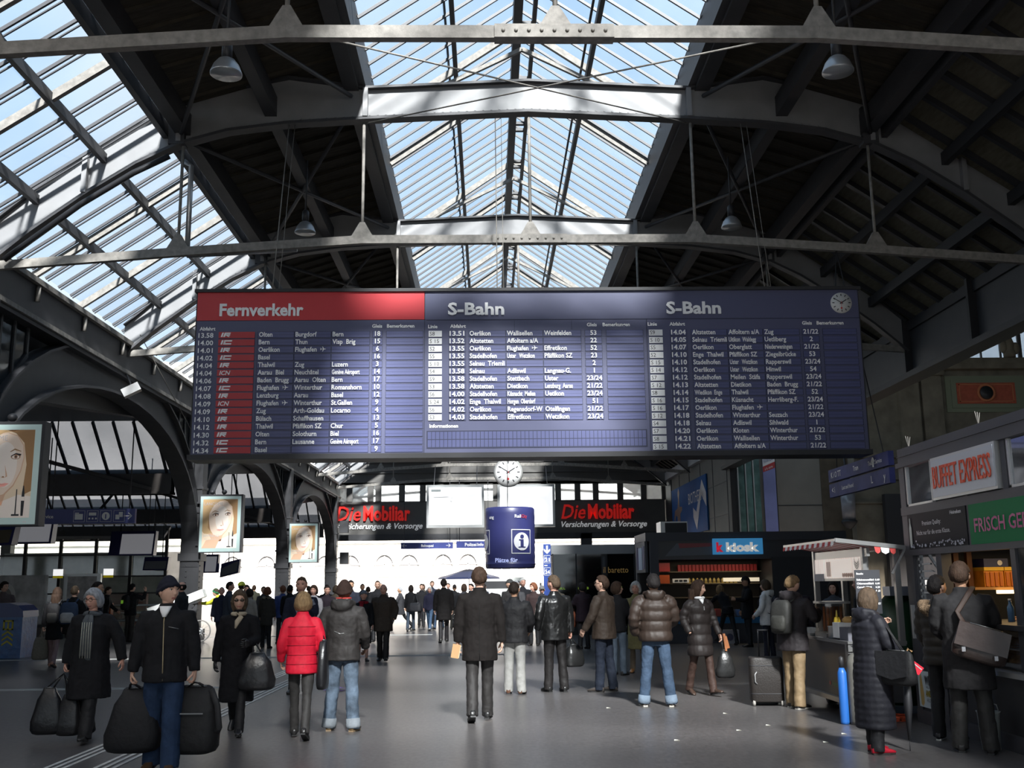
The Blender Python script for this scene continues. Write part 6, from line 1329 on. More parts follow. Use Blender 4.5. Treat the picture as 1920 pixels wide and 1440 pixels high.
    if hood:
        hp_ = L((0,-.095,1.475+dz)); e_ = MB(); e_.ell((0,0,0),(.135,.075,.085),16,10); e_.v = [tuple(V3(p)+hp_) for p in e_.v]; q.join(e_)
        e_ = MB(); e_.tube([L((-.10,.05,1.47+dz)),L((-.13,-.03,1.50+dz)),L((-.09,-.12,1.52+dz)),L((.09,-.12,1.52+dz)),L((.13,-.03,1.50+dz)),L((.10,.05,1.47+dz))], .036, 8); q.join(e_)
    part(q, 'coat' if hem < .85 else 'jacket', fabric(coat, ckind), mods=(vx, amp*{'puffer':.5,'quilt':.5,'leather':1.1}.get(ckind, 1.0), 1 if quilt else 2))
    # hair and hat
    if hair:
        hq = MB().join(hair_for(hair)); hq.v = [tuple(HX(p)) for p in hq.v]; hair_o = part(hq, 'hair', hair_mat(hc)); d_ = hair_o.modifiers.new('locks','DISPLACE'); d_.texture = tex3; d_.strength = .014 if hair not in ('beanie','knit') else .004; d_.mid_level = .45; d_.texture_coords = 'LOCAL'
    if hat:
        hq = MB().join(hair_for(hat)); hq.v = [tuple(HX(p)) for p in hq.v]; part(hq, {'cap':'cap','helmet':'helmet'}.get(hat,'knit_cap'), fabric(hatc, 'wool') if hat != 'helmet' else mat('helmet_%.2f' % hatc[0], hatc, .35))
    if gloves:
        for nm in 'LR':
            if (armL if nm == 'L' else armR) == 'pocket': continue
            q = MB(); hand_mesh(q, J['wr'+nm], J['fd'+nm], J['hn'+nm], J['ht'+nm], 1.0, .6, 0, 1.22); part(q, 'glove', mat('glove_black', (.015,.015,.016), .45))
    rw = Matrix.Translation((x,y,0)) @ Matrix.Rotation(R(yaw), 4, 'Z')
    J['W'] = lambda p: np.array(rw @ Vector([float(c)*s for c in p])); J['root'] = root; J['s'] = s; J['L'] = L; J['dz'] = dz; J['yaw'] = yaw
    PEOPLE.append(root)
    return J
WALK_A = dict(legs=(24,6,-16,14), foot=(8,-24)); WALK_B = dict(legs=(-16,14,24,6), foot=(-24,8)); STEP_A = dict(legs=(14,6,-10,10), foot=(4,-14)); STEP_B = dict(legs=(-10,10,14,6), foot=(-14,4)); STAND = dict(legs=(2,3,-2,2), spread=.05)

# --- accessories
def scarf(J, c, stripes=None, hang=.45):
    q = MB(); L, dz = J['L'], J['dz']
    q.tube([L((.085*math.sin(R(a)), .0+.085*math.cos(R(a))+.01, 1.475+dz+.012*math.cos(R(a*2)))) for a in range(0,361,24)], .030, 8, cap=False)
    for xo, ln in ((-.035,hang),(.03,hang*.9)):
        q.tube([L((xo*.5,.10,1.47+dz)),L((xo,.135,1.40+dz)),L((xo,.155,1.25+dz)),L((xo,.16,1.44-ln+dz))], [(.028,.014),(.034,.014),(.038,.012),(.042,.010)], 10)
    o = J['part'](q, 'scarf', fabric(c, 'wool'))
    if stripes:
        q = MB()
        for xo in (-.062,-.035,-.008,.022,.05): q.tube([L((xo,.168,1.38+dz)),L((xo,.174,1.25+dz)),L((xo*1.1,.172,1.44-hang*.95+dz))], .005, 5)
        J['part'](q, 'scarf_stripe', fabric(stripes, 'wool'), par=o)
def spectacles(J, dark=False):
    q = MB(); HX = J['HX']
    for sd in (-1, 1):
        ctr = [(sd*.032+.025*math.cos(R(a)), .098, .010+.018*math.sin(R(a))) for a in range(0,361,30)]
        if dark: q.rings([[HX((p[0],p[1]+d_,p[2])) for p in ctr[:-1]] for d_ in (0,.005)])
        else: q.tube([HX(p) for p in ctr], .003, 5, cap=False)
        q.tube([HX((sd*.056,.096,.014)),HX((sd*.078,.05,.014)),HX((sd*.082,-.01,.008))], .003, 5)
    q.tube([HX((-.008,.1,.014)),HX((.008,.1,.014))], .003, 5)
    J['part'](q, 'sunglasses' if dark else 'spectacles', M_iris)
def backpack(J, c, c2=None, big=1.0, name='backpack', lab='backpack', cat='backpack'):
    """worn on the back; straps included"""
    L, dz, s = J['L'], J['dz'], J['s']; W = J['W']
    root = empty('backpack', tuple(W(L((0,-.22,1.0+dz))))); root['_b'] = (0,0,0); tag(root, lab, cat)
    root.location = (0,0,0)
    def put(q, name, m): q.v = [tuple(W(p)) for p in q.v]; return q.build(name, m, root)
    q = MB(); q.rings([[L((rx*big*math.copysign(abs(math.cos(R(a)))**.6,math.cos(R(a))), -.22-.02*big+ry*big*math.copysign(abs(math.sin(R(a)))**.6,math.sin(R(a))), z+dz)) for a in range(0,360,20)] for z, rx, ry in ((.97,.09,.05),(.99,.135,.075),(1.1,.15,.085),(1.25,.15,.08),(1.37,.135,.065),(1.42,.09,.04))]); put(q, 'pack', fabric(c, 'cloth'))
    q = MB(); q.rings([[L((rx*big*math.cos(R(a)), -.30*1.0-.04*(big-1)-.02+ry*math.sin(R(a)), z+dz)) for a in range(0,360,30)] for z, rx, ry in ((1.0,.09,.03),(1.05,.115,.045),(1.17,.115,.045),(1.21,.09,.02))]); put(q, 'front_pocket', fabric(c2 or c, 'cloth'))
    for sd in (-1, 1):
        q = MB(); q.tube([L((sd*.09,-.16,1.40+dz)),L((sd*.105,-.05,1.49+dz)),L((sd*.115,.09,1.43+dz)),L((sd*.13,.155,1.28+dz)),L((sd*.17,.08,1.12+dz)),L((sd*.13,-.14,1.03+dz))], [(.022,.007)]*6, 8); put(q, 'strap', fabric(c, 'cloth'))
    return root
def soft_bag(name, lab, cat, c, w_, d_, h_, yaw=0, col=(.015,.015,.016), kind='cloth', grip=None, taper=.6, roll=0):
    """c = centre of the bag's bottom; grip = point the handles run to"""
    root = empty(name, (0,0,0)); tag(root, lab, cat); cy, sy = math.cos(R(yaw)), math.sin(R(yaw))
    cr_, sr_ = math.cos(R(roll)), math.sin(R(roll))
    def T(p): p = (p[0]*cr_+p[2]*sr_, p[1], p[2]*cr_-p[0]*sr_); return (c[0]+p[0]*cy-p[1]*sy, c[1]+p[0]*sy+p[1]*cy, c[2]+p[2])
    q = MB(); prof = ((0,.62,.6),(.025,.84,.85),(.10,.97,1.0),(.28,1.0,1.0),(.52,1.0-.28*(1-taper),.92),(.74,.5*(1+taper)+.02,.72),(.90,taper*1.04,.42),(.97,taper*.9,.22),(1.0,taper*.7,.08))
    q.rings([[T((w_/2*a_*math.copysign(abs(math.cos(R(t_)))**.65,math.cos(R(t_)))+.02*w_*math.sin(3*R(t_)+z*5), d_/2*b_*math.copysign(abs(math.sin(R(t_)))**.65,math.sin(R(t_))), h_*z)) for t_ in range(0,360,18)] for z, a_, b_ in prof]); q.build('bag', fabric(col, kind), root)
    if grip is not None:
        g = V3(grip)
        for sd in (-1, 1):
            q = MB(); a1, a2 = V3(T((-w_*.22*taper,sd*d_*.08,h_*.97))), V3(T((w_*.22*taper,sd*d_*.08,h_*.97))); q.tube([a1, a1*.4+g*.6+V3((0,0,.01)), g, a2*.4+g*.6+V3((0,0,.01)), a2], .009, 6); q.build('handle', fabric(col, kind), root)
    q = MB(); q.tube([T((-w_*.30*taper,-d_*.10,h_*.985)),T((0,-d_*.10,h_*.99)),T((w_*.30*taper,-d_*.10,h_*.985))], .006, 5); q.build('zip', mat('zip_metal', (.25,.25,.25), .35, .8), root)
    return root, T
def suitcase(lab, c, w_, d_, h_, yaw=0, col=(.018,.017,.016), grip=True, wheels=True):
    root = empty('suitcase', (0,0,0)); tag(root, lab, 'suitcase'); cy, sy = math.cos(R(yaw)), math.sin(R(yaw)); T = lambda p: (c[0]+p[0]*cy-p[1]*sy, c[1]+p[0]*sy+p[1]*cy, c[2]+p[2])
    q = MB(); q.rings([[T((w_/2*k*math.copysign(abs(math.cos(R(t_)))**.3,math.cos(R(t_))), d_/2*k*math.copysign(abs(math.sin(R(t_)))**.3,math.sin(R(t_))), z)) for t_ in range(0,360,15)] for z, k in ((.05,.93),(.07,1.0),(h_-.03,1.0),(h_,.93))]); q.build('shell', mat('case_%.3f' % col[0], col, .5, bump=.2, bscale=60), root)
    for z in (.16,h_-.12):
        q = MB(); q.rings([[T((w_/2*1.012*math.copysign(abs(math.cos(R(t_)))**.3,math.cos(R(t_))), d_/2*1.012*math.copysign(abs(math.sin(R(t_)))**.3,math.sin(R(t_))), zz)) for t_ in range(0,360,15)] for zz in (z,z+.012)]); q.build('piping', M_darker, root)
    q = MB(); q.tube([T((-w_*.3,-d_/2-.005,h_*.45)),T((-w_*.36,-d_/2-.02,h_*.5)),T((-w_*.36,-d_/2-.02,h_*.65)),T((-w_*.3,-d_/2-.005,h_*.7))], .008, 6); q.build('side_handle', mat('handle_grey', (.3,.3,.3), .4), root)
    if wheels:
        for sx in (-1,1):
            q = MB(); p = T((sx*w_*.42,-d_*.4,.04)); q.lathe([(0,-.015),(.04,-.015),(.04,.015),(0,.015)],14,p,0,'x'); q.build('wheel', mat('wheel_pale', (.35,.33,.3), .5), root)
        q = MB(); p = T((0,d_*.35,.025)); q.box(p[0]-w_*.35,p[1]-.02,p[2]-.025,p[0]+w_*.35,p[1]+.02,p[2]+.03); q.build('foot', M_darker, root)
    if grip:
        q = MB()
        for sx in (-.15,.15): q.tube([T((w_*sx,d_*.3,h_-.02)),T((w_*sx,d_*.3,h_+.36))], .009, 6)
        q.tube([T((-w_*.17,d_*.3,h_+.36)),T((w_*.17,d_*.3,h_+.36))], .014, 6); q.build('pull_handle', M_darker, root)
    return root

def seams(J, zs, c, off=.004, r=.0035):
    q = MB()
    for z in zs:
        p = J['torso'](z, off); q.tube(p+[p[0]], r, 5, cap=False)
    J['part'](q, 'seam', fabric(c, 'cloth'))
def back_seam(J, z0, z1, c, off=.006, x=0, front=False):
    q = MB(); pts = []
    for i in range(8):
        z = z0+(z1-z0)*i/7; p = J['torso'](z, off); pts.append((p[5] if front else p[15])+V3((x,0,0)))
    q.tube(pts, .0035, 5); J['part'](q, 'back_seam' if not front else 'front_seam', fabric(c, 'cloth'))
BLK = (.013,.013,.015)
# ---- front row, left
J = person(-4.61,12.52,176,1.70,'grey-haired woman with glasses and striped scarf in a long black coat carrying black bags', 'pink','round','grey',1, coat=BLK, hem=.50, bulk=1.28, flare=1.1, trs=(.014,.014,.016), tw=1.25, legs=(18,6,-12,12), foot=(6,-18), armL=(-4,30,8,0), armR='carry', head=(-12,-4), collar=.0)
scarf(J,(.10,.11,.12),(.42,.42,.36),.50); spectacles(J)
g = J['W'](J['handR']+V3((0,.0,-.02)))
soft_bag('handbag','black shiny tote held by the grey-haired woman, hanging outermost','bag',(g[0]-.13,g[1]-.05,g[2]-.66),.36,.16,.52,8,BLK,'leather',g,.45); soft_bag('handbag','small black studded bag held beside the tote by the grey-haired woman','bag',(g[0]+.10,g[1]-.03,g[2]-.68),.28,.16,.46,0,(.018,.018,.02),'leather',g,.6)
J = person(-3.12,10.42,183,1.79,'man in dark knit cap and black zip jacket carrying two big black bags', 'fair','beanie','black',0, coat=BLK, hem=.80, flare=.86, bulk=1.08, trs=(.022,.042,.090), tkind='denim', tw=1.34, shoes=(.09,.05,.025), legs=(10,4,-6,6), foot=(2,-8), spread=.06, armL='carry', armR='carry', head=(52,2))
J['root'].children
for o in J['root'].children:
    if o.name.startswith('hair'): o.name = 'knit_cap'; o.data.materials[0] = fabric((.016,.017,.028),'wool')
hq = MB().join(hair_for('crop')); hq.v = [tuple(J['HX'](p)) for p in hq.v]; J['part'](hq,'hair',hair_mat('dark'))
q = MB(); L, dz = J['L'], J['dz']; q.tube([L((0,.098,1.47+dz)),L((0,.128,1.36+dz)),L((-.01,.155,1.20+dz)),L((-.015,.155,1.0+dz)),L((-.02,.158,.82+dz))], .006, 6); J['part'](q,'zip',mat('zip_brass',(.45,.36,.22),.35,.7))
q = MB(); q.rings([[L((x_*k,.075+.035*math.cos(x_*12)+d_,z+dz)) for x_ in (-.055,-.03,0,.03,.055)]+[L((x_*k,.06+d_,z+dz)) for x_ in (.055,0,-.055)] for z,k,d_ in ((1.40,.25,.035),(1.45,.7,.02),(1.50,1.0,.0))]); J['part'](q,'white_shirt',M_white)
q = MB(); q.tube([L((-.14,.135,1.29+dz)),L((-.05,.150,1.31+dz))], .004, 5); J['part'](q,'pocket_zip',mat('zip_metal',(.25,.25,.25),.35,.8))
g = J['W'](J['handR']+V3((0,0,-.01))); soft_bag('travel_bag','bulging black cloth bag in the right hand of the knit-cap man','bag',(g[0]+.02,g[1]+.10,g[2]-.64),.52,.28,.60,4,(.012,.012,.014),'cloth',g,.50)
g = J['W'](J['handL']+V3((0,0,-.01))); root_, T_ = soft_bag('travel_bag','boxy black travel bag in the left hand of the knit-cap man','bag',(g[0]+.0,g[1]+.08,g[2]-.66),.44,.30,.63,-4,(.012,.012,.013),'cloth',g,.80)
q = MB(); q.tube([T_((.18,-.12,.6)),T_((.25,-.14,.45)),T_((.27,-.12,.25)),T_((.24,-.1,.2))], [(.03,.015)]*4, 8); q.build('side_strap', fabric((.02,.02,.022),'cloth'), root_)
q = MB(); q.bar(T_((-.15,-.155,.38)),T_((.12,-.155,.38)),.01,.012); q.build('zip_line', mat('zip_metal',(.25,.25,.25),.35,.8), root_)
J = person(-3.03,13.0,184,1.70,'woman in sunglasses, long black coat and beige neck scarf with big bag on arm', 'fair','bob','ash',1, coat=(.008,.008,.010), hem=.42, bulk=1.10, flare=1.0, trs=(.01,.01,.012), tw=.88, shoes=BLK, legs=(20,4,-20,16), foot=(4,-34), armL='bagarm', armR=(-4,14,8,0), head=(8,-3), gloves=1)
spectacles(J,True); q = MB(); L, dz = J['L'], J['dz']; q.tube([L((.075*math.sin(R(a)), .02+.085*math.cos(R(a)), 1.475+dz)) for a in range(-110,111,20)], .026, 8); q.tube([L((-.05,.105,1.45+dz)),L((0,.125,1.38+dz)),L((.02,.135,1.30+dz))],[(.03,.015),(.035,.014),(.01,.008)],8); J['part'](q,'neck_scarf',fabric((.42,.36,.27),'wool'))
e = J['W'](J['elL']*.55+J['wrL']*.45); soft_bag('shoulder_bag','large black slouchy bag hanging from the forearm of the sunglasses woman','bag',(e[0]+.06,e[1]-.02,e[2]-.56),.44,.22,.44,10,(.016,.016,.018),'leather',e+V3((0,0,.02)),.5)
J = person(-2.17,12.48,4,1.63,'woman with short blond hair in a bright red quilted jacket, seen from behind', 'fair','round','light',1, coat=(.60,.012,.035), ckind='quilt', hem=.78, bulk=1.08, flare=1.0, quilt=.115, qa=.22, trs=(.034,.032,.031), tw=.88, shoes=(.015,.014,.014), legs=(14,4,-12,16), foot=(2,-26), armL=(-6,16,34,10), armR=(-4,16,30,8), collar=.03)
seams(J,(.90,1.01,1.125,1.24,1.35),(.30,.006,.018)); p = J['W'](J['elR']+V3((.02,-.02,-.50))); soft_bag('shoulder_bag','narrow black bag hanging between the red jacket and the hooded man','bag',(p[0],p[1],p[2]-.06),.13,.30,.56,0,BLK,'leather',J['W'](J['shR']+V3((-.02,0,.06))),.7)
J = person(-1.78,13.1,-6,1.76,'man in brown knit cap, dark hooded jacket and washed jeans, seen from behind', 'brown','beanie','black',0, coat=(.027,.024,.023), ckind='cloth', hem=.82, bulk=1.12, flare=.85, hood=True, trs=(.085,.115,.155), tkind='washed', tw=1.18, shoes=(.10,.065,.03), sole=(.20,.14,.08), legs=(3,4,-2,4), spread=.16, armL=(-4,16,22,10), armR=(6,14,40,20), cuffs=(.18,.20,.22))
for o in J['root'].children:
    if o.name.startswith('hair'): o.name = 'knit_cap'; o.data.materials[0] = fabric((.035,.020,.016),'wool')
L, dz = J['L'], J['dz']
for k_, c_ in ((0,(.5,.06,.05)),(1,(.75,.72,.7)),(2,(.5,.06,.05))):
    q = MB(); q.tube([L((.088*math.sin(R(a)), -.005+.088*math.cos(R(a)), 1.525+k_*.018+dz)) for a in range(0,361,24)], .011, 6, cap=False); J['part'](q,'striped_collar',fabric(c_,'wool'))
q = MB(); q.tube([L((-.07,-.158,1.17+dz)),L((0,-.160,1.14+dz)),L((.05,-.158,1.15+dz))],.004,5); J['part'](q,'reflective_piping',M_alu)
J = person(-3.09,17.6,178,1.86,'man in navy coat facing the camera with a folded newspaper', 'pink','crop','ash',0, coat=(.016,.019,.034), hem=.75, trs=(.02,.02,.025), **STAND, armR='down', armL='chest', head=(2,-4), detail=1)
g = J['W'](J['handL']); q = MB(); q.bar(g+V3((-.05,-.06,-.04)),g+V3((.24,-.09,.10)),.05,.09); o = q.build('newspaper', mat('newspaper',(.20,.22,.27),.7,var=.6,vscale=25), base=tuple(g)); tag(o,'folded printed newspaper held by the man in the navy coat','newspaper'); q = MB(); q.bar(g+V3((.02,-.10,.02)),g+V3((.20,-.12,.11)),.01,.03); q.build('photo_strip', M_white, o)
# ---- centre
J = person(-.12,13.8,0,1.90,'tall man in long dark coat walking away in the hall centre, holding a tan book', 'fair','short','brown',0, coat=(.010,.008,.0075), hem=.68, bulk=1.08, flare=.9, trs=(.022,.020,.0195), tw=1.05, shoes=(.012,.012,.012), legs=(-9,12,7,3), foot=(-22,0), armL=(2,10,6,0), armR=(-2,10,8,0))
back_seam(J,.70,1.38,(.004,.004,.004)); g = J['W'](J['handL']); q = MB(); q.bar(g+V3((-.03,.02,-.10)),g+V3((.0,.02,.07)),.10,.15); o = q.build('book', mat('book_cover',(.42,.24,.11),.5), base=tuple(g)); tag(o,'tan covered book in the left hand of the tall man in the long coat','book'); q = MB(); q.bar(g+V3((-.025,.02,-.09)),g+V3((.005,.02,.065)),.104,.13); q.build('pages', mat('pages',(.6,.5,.36),.7), o)
person(.41,17.1,-12,1.74,'stocky man in charcoal jacket and pale grey trousers, seen from behind', 'tan','crop','dark',0, coat=(.015,.0145,.016), ckind='cloth', hem=.80, bulk=1.16, flare=.75, trs=(.30,.295,.28), tw=1.15, shoes=(.10,.045,.025), **STAND, armL=(0,10,20,15), armR=(5,14,45,25))
J = person(1.07,17.36,20,1.83,'man in glossy black leather jacket and black trousers with a bag, head turned aside', 'pink','short','ash',0, coat=(.014,.014,.014), ckind='leather', hem=.78, bulk=1.14, flare=.85, trs=(.016,.014,.014), tw=1.08, shoes=(.012,.012,.012), legs=(2,2,-4,2), spread=.06, armL='pocket', armR='carry', head=(28,0))
g = J['W'](J['handR']); soft_bag('holdall','rounded black holdall in the hand of the leather jacket man','bag',(g[0]+.04,g[1],g[2]-.46),.34,.22,.36,20,(.02,.02,.02),'leather',g,.55)
J = person(1.86,17.25,58,1.82,'man with glasses and stubble in brown jacket and navy jeans looking left', 'fair','short','brown',0, coat=(.042,.029,.021), ckind='cloth', hem=.80, bulk=1.18, flare=.8, trs=(.016,.021,.034), tkind='denim', tw=1.12, shoes=(.06,.05,.045), legs=(4,2,-4,3), spread=.06, armL=(14,12,20,6), armR=(4,12,20,6), head=(8,6)); spectacles(J)
person(2.46,20.3,-30,1.72,'person with brown bobbed hair in black jacket behind the brown jacket man', 'fair','round','brown',1, coat=BLK, hem=.80, trs=(.10,.13,.17), tkind='denim', shoes=(.03,.03,.03), **STAND, head=(-50,8), armR=(10,12,70,20), detail=1)
J = person(2.37,15.17,-2,1.82,'man in brown hooded puffer jacket and rolled blue jeans, seen from behind', 'tan','short','black',0, coat=(.025,.016,.012), ckind='puffer', hem=.86, bulk=1.24, flare=.72, quilt=.135, hood=True, trs=(.036,.058,.095), tkind='denim', tw=1.12, shoes=(.02,.018,.018), sole=(.45,.42,.36), legs=(3,3,-1,3), spread=.22, armL='pocket', armR=(8,16,60,30), cuffs=(.13,.17,.22))
J = person(2.88,20.7,170,1.72,'old grey-haired woman in long yellow-beige coat behind the puffer jacket', 'pink','round','white',1, coat=(.32,.28,.13), hem=.46, trs=(.2,.15,.1), tw=.86, shoes=(.30,.13,.04), **STAND, armL='pocket', armR='chest', head=(-10,0), detail=1)
J = person(3.27,16.5,203,1.73,'woman with long brown hair in dark padded coat, looking aside with black bag', 'fair','long','brown',1, coat=(.022,.017,.016), ckind='puffer', hem=.60, bulk=1.10, flare=.95, quilt=.16, trs=(.045,.024,.018), tw=.95, shoes=(.05,.03,.022), legs=(14,4,-10,10), foot=(10,-14), armR='pocket', armL=(8,14,16,0), head=(42,-6), collar=.01)
q = MB(); L, dz = J['L'], J['dz']; q.tube([L((.07*math.sin(R(a)), .02+.075*math.cos(R(a)), 1.49+dz)) for a in range(-110,111,20)], .022, 8); q.tube([L((0,.085,1.47+dz)),L((0,.115,1.40+dz))],[(.05,.012),(.008,.006)],8); J['part'](q,'white_collar',M_white)
q = MB(); q.bar(L((0,.145,1.36+dz)),L((0,.150,1.30+dz)),.012,.008); J['part'](q,'zip_pull',M_alu)
g = J['W'](J['handL']); soft_bag('handbag','glossy black drawstring handbag held low by the long-haired woman','bag',(g[0]+.03,g[1]-.02,g[2]-.56),.30,.20,.42,0,(.02,.02,.02),'leather',g,.35)
q = MB(); q.bar(g+V3((.03,-.02,.10)),g+V3((.05,-.03,-.16)),.03,.09); q.bar(g+V3((.05,-.03,.06)),g+V3((.09,-.04,-.12)),.02,.05); o = q.build('leather_gloves', mat('glove_tan',(.36,.13,.045),.5), base=tuple(g)); tag(o,'tan leather gloves in the hand of the long-haired woman','gloves'); q = MB(); q.bar(g+V3((.03,-.045,.08)),g+V3((.05,-.05,-.1)),.006,.05); q.build('seam', mat('glove_seam',(.2,.07,.02),.5), o)
J = person(2.52,28.4,30,1.72,'person in very dark plum coat holding a reddish shopping bag near the green glass box', 'fair','round','black',0, coat=(.016,.010,.016), hem=.72, bulk=1.1, trs=BLK, **STAND, armL='chest', armR='carry', head=(20,0), detail=1)
g = J['W'](J['handL']); soft_bag('shopping_bag','reddish brown bag before the plum coat, beside the leather jacket','bag',(g[0]-.10,g[1]-.1,.55),.34,.20,.50,0,(.20,.055,.025),'cloth',g,.8)
# ---- right
person(6.62,29.35,15,1.74,'person in black bending over the kiosk counter with one leg stretched back', 'fair','bob','light',1, coat=BLK, hem=.84, trs=(.012,.012,.014), tw=.85, lean=34, legs=(26,0,-14,0), foot=(0,-12), spread=.1, armL='reach', armR='reach', head=(0,-10), detail=1)
person(6.94,28.4,95,1.84,'man in dark flat cap and black coat in front of the newspaper kiosk', 'tan','short','dark',0, coat=BLK, hem=.70, trs=BLK, **STAND, armL='hold', armR='down', hat='cap', hatc=(.02,.02,.024), detail=1)
J = person(6.1,23.2,50,1.73,'person in a white hooded jacket and dark jeans, seen from behind', 'fair','round','ash',1, coat=(.80,.80,.80), ckind='cloth', hem=.78, bulk=1.15, flare=.9, hood=True, trs=(.014,.015,.03), tw=.95, shoes=(.3,.3,.3), **STAND, armL=(2,14,50,20), armR='down', head=(10,4), detail=1)
backpack(J,(.02,.018,.03),None,1.0,lab='dark violet backpack on the back of the white-jacket person')
J = person(5.25,18.1,-8,1.78,'grey-haired person in dark purple-black jacket half hidden behind the backpack man', 'fair','short','grey',0, coat=(.022,.018,.026), hem=.80, trs=(.014,.015,.03), **STAND, detail=1)
J = person(4.20,14.70,-52,1.78,'man with backpack, dark jacket and tan trousers eating at the sausage stand', 'fair','short','light',0, coat=(.022,.018,.020), ckind='cloth', hem=.76, bulk=1.16, flare=.85, hood=True, trs=(.215,.150,.082), tw=1.18, shoes=(.018,.016,.015), sole=(.4,.38,.34), legs=(5,3,-4,3), spread=.06, armL='chest', armR=(28,14,80,30), head=(0,-22), lean=4)
backpack(J,(.022,.022,.020),(.030,.030,.026),1.05,lab='black backpack worn by the man eating at the sausage stand')
suitcase('upright dark brown suitcase with pull handle beside the tan trousers',(3.90,15.10,0),.46,.28,.66,-8,(.020,.016,.014))
J = person(3.9,10.87,-74,1.62,'woman in a long black quilted coat and red clogs standing by the gas cylinders', 'fair','bob','ash',1, coat=(.014,.014,.019), ckind='quilt', hem=.26, bulk=1.26, flare=.86, quilt=.07, qa=.45, hood=True, trs=(.012,.012,.014), tw=1.1, shoes=(.45,.012,.03), sole=(.03,.02,.02), legs=(3,2,-4,2), spread=.05, armL=(28,14,100,20), armR=(10,14,50,20), head=(4,0))
HX = J['HX']; q = MB()
for sd in (-1,1): q.tube([HX((sd*.032+.026*math.cos(R(a)),.088+.01*math.sin(R(a)),.098+.018*math.sin(R(a)))) for a in range(0,361,30)],.004,5,cap=False); q.tube([HX((sd*.058,.08,.098)),HX((sd*.088,.02,.06))],.003,5)
J['part'](q,'sunglasses',M_iris)
q = MB(); L, dz = J['L'], J['dz']; q.tube([L((.10,.06,1.44+dz)),L((.02,-.13,1.42+dz)),L((-.14,-.16,1.20+dz)),L((-.24,-.08,1.0+dz)),L((-.25,.05,.92+dz))],[(.022,.008)]*5,8)
p = J['W'](L((.30,.02,.74+dz))); root_, T_ = soft_bag('shoulder_bag','black shoulder bag with flap at the side of the red clogs woman','bag',(p[0]+.05,p[1]-.05,p[2]),.40,.16,.34,-60,(.013,.013,.014),'cloth',J['W'](J['shR']+V3((.02,0,.02))),.9)
q = MB(); q.rings([[T_((-.19,-.09,.33)),T_((.19,-.09,.33)),T_((.18,-.10,.10)),T_((0,-.105,.06)),T_((-.18,-.10,.10))],[T_((-.19,-.075,.33)),T_((.19,-.075,.33)),T_((.18,-.08,.10)),T_((0,-.085,.06)),T_((-.18,-.08,.10))]],smooth=False); q.build('flap', fabric((.018,.018,.02),'cloth'), root_)
g = J['W'](J['handR']); q = MB(); q.bar(g+V3((.0,-.03,-.02)),g+V3((.10,-.05,-.10)),.05,.09); o = q.build('purse', mat('purse_red',(.55,.01,.03),.4), base=tuple(g)); tag(o,'small red purse held by the woman in the long quilted coat','purse'); q = MB(); q.bar(g+V3((.02,-.06,-.01)),g+V3((.10,-.075,-.08)),.006,.01); q.build('zip', M_alu, o)
b_ = MB(); q = MB(); p0 = (4.32,11.05,.86); q.tube([p0,(4.30,11.02,.45),(4.27,10.98,.10)],[(.03,.03),(.045,.045),(.012,.012)],10); q.tube([(4.27,10.98,.10),(4.265,10.97,.0)],.005,6); o = q.build('umbrella', mat('umbrella_black',(.015,.015,.018),.6), base=(4.3,11,0)); tag(o,'folded black umbrella hanging beside the long quilted coat','umbrella'); q = MB(); q.tube([p0,(4.33,11.06,.95),(4.36,11.06,1.0),(4.40,11.06,.97)],.011,8); q.build('umbrella_handle', mat('handle_wood',(.25,.15,.07),.5), o)
J = person(4.95,11.6,-42,1.74,'woman with short black hair and fur-trimmed hood at the buffet kiosk', 'fair','short','black',1, coat=(.034,.029,.024), ckind='puffer', hem=.80, bulk=1.16, flare=.82, quilt=.10, trs=BLK, tw=1.1, shoes=(.02,.02,.025), sole=(.5,.52,.52), **STAND, armL=(6,12,40,15), armR='chest', head=(-22,4))
L, dz = J['L'], J['dz']; q = MB(); q.tube([L((-.12,.02,1.46+dz)),L((-.15,-.08,1.44+dz)),L((-.09,-.17,1.40+dz)),L((0,-.19,1.37+dz)),L((.09,-.17,1.40+dz)),L((.15,-.08,1.44+dz)),L((.12,.02,1.46+dz))],[.05,.06,.066,.068,.066,.06,.05],12); o = J['part'](q,'fur_trim',mat('fur_brown',(.16,.11,.07),.9,0,.1,var=.8,vscale=45,bump=1.0,bscale=70),mods=(.014,.05,0))
J = person(4.86,10.80,-22,1.87,'man in charcoal coat with a brown shoulder bag at the buffet kiosk', 'tan','short','brown',0, coat=(.022,.021,.022), hem=.58, bulk=1.16, flare=.98, trs=(.026,.025,.024), tw=1.15, shoes=(.02,.018,.018), legs=(2,2,-4,2), spread=.1, armL=(8,12,60,30), armR=(20,16,70,15), head=(-12,0))
L, dz = J['L'], J['dz']; p = J['W'](L((.07,-.24,.90+dz))); root_, T_ = soft_bag('messenger_bag','dark brown leather messenger bag with two bright buckles on the charcoal coat','bag',(p[0],p[1],p[2]-.06),.50,.15,.36,-22,(.030,.020,.017),'leather',None,.95,roll=17)
q = MB(); q.rings([[T_((-.24,-.085,.35)),T_((.24,-.085,.35)),T_((.245,-.10,.12)),T_((-.245,-.10,.12))],[T_((-.24,-.07,.35)),T_((.24,-.07,.35)),T_((.245,-.08,.12)),T_((-.245,-.08,.12))]],smooth=False); q.build('flap', fabric((.044,.031,.028),'leather'), root_)
for sx in (-.15,.15):
    q = MB(); c_ = T_((sx,-.105,.09)); q.cbox(c_,(.035,.015,.045)); q.build('buckle', mat('buckle_silver',(.75,.75,.78),.25,.8), root_)
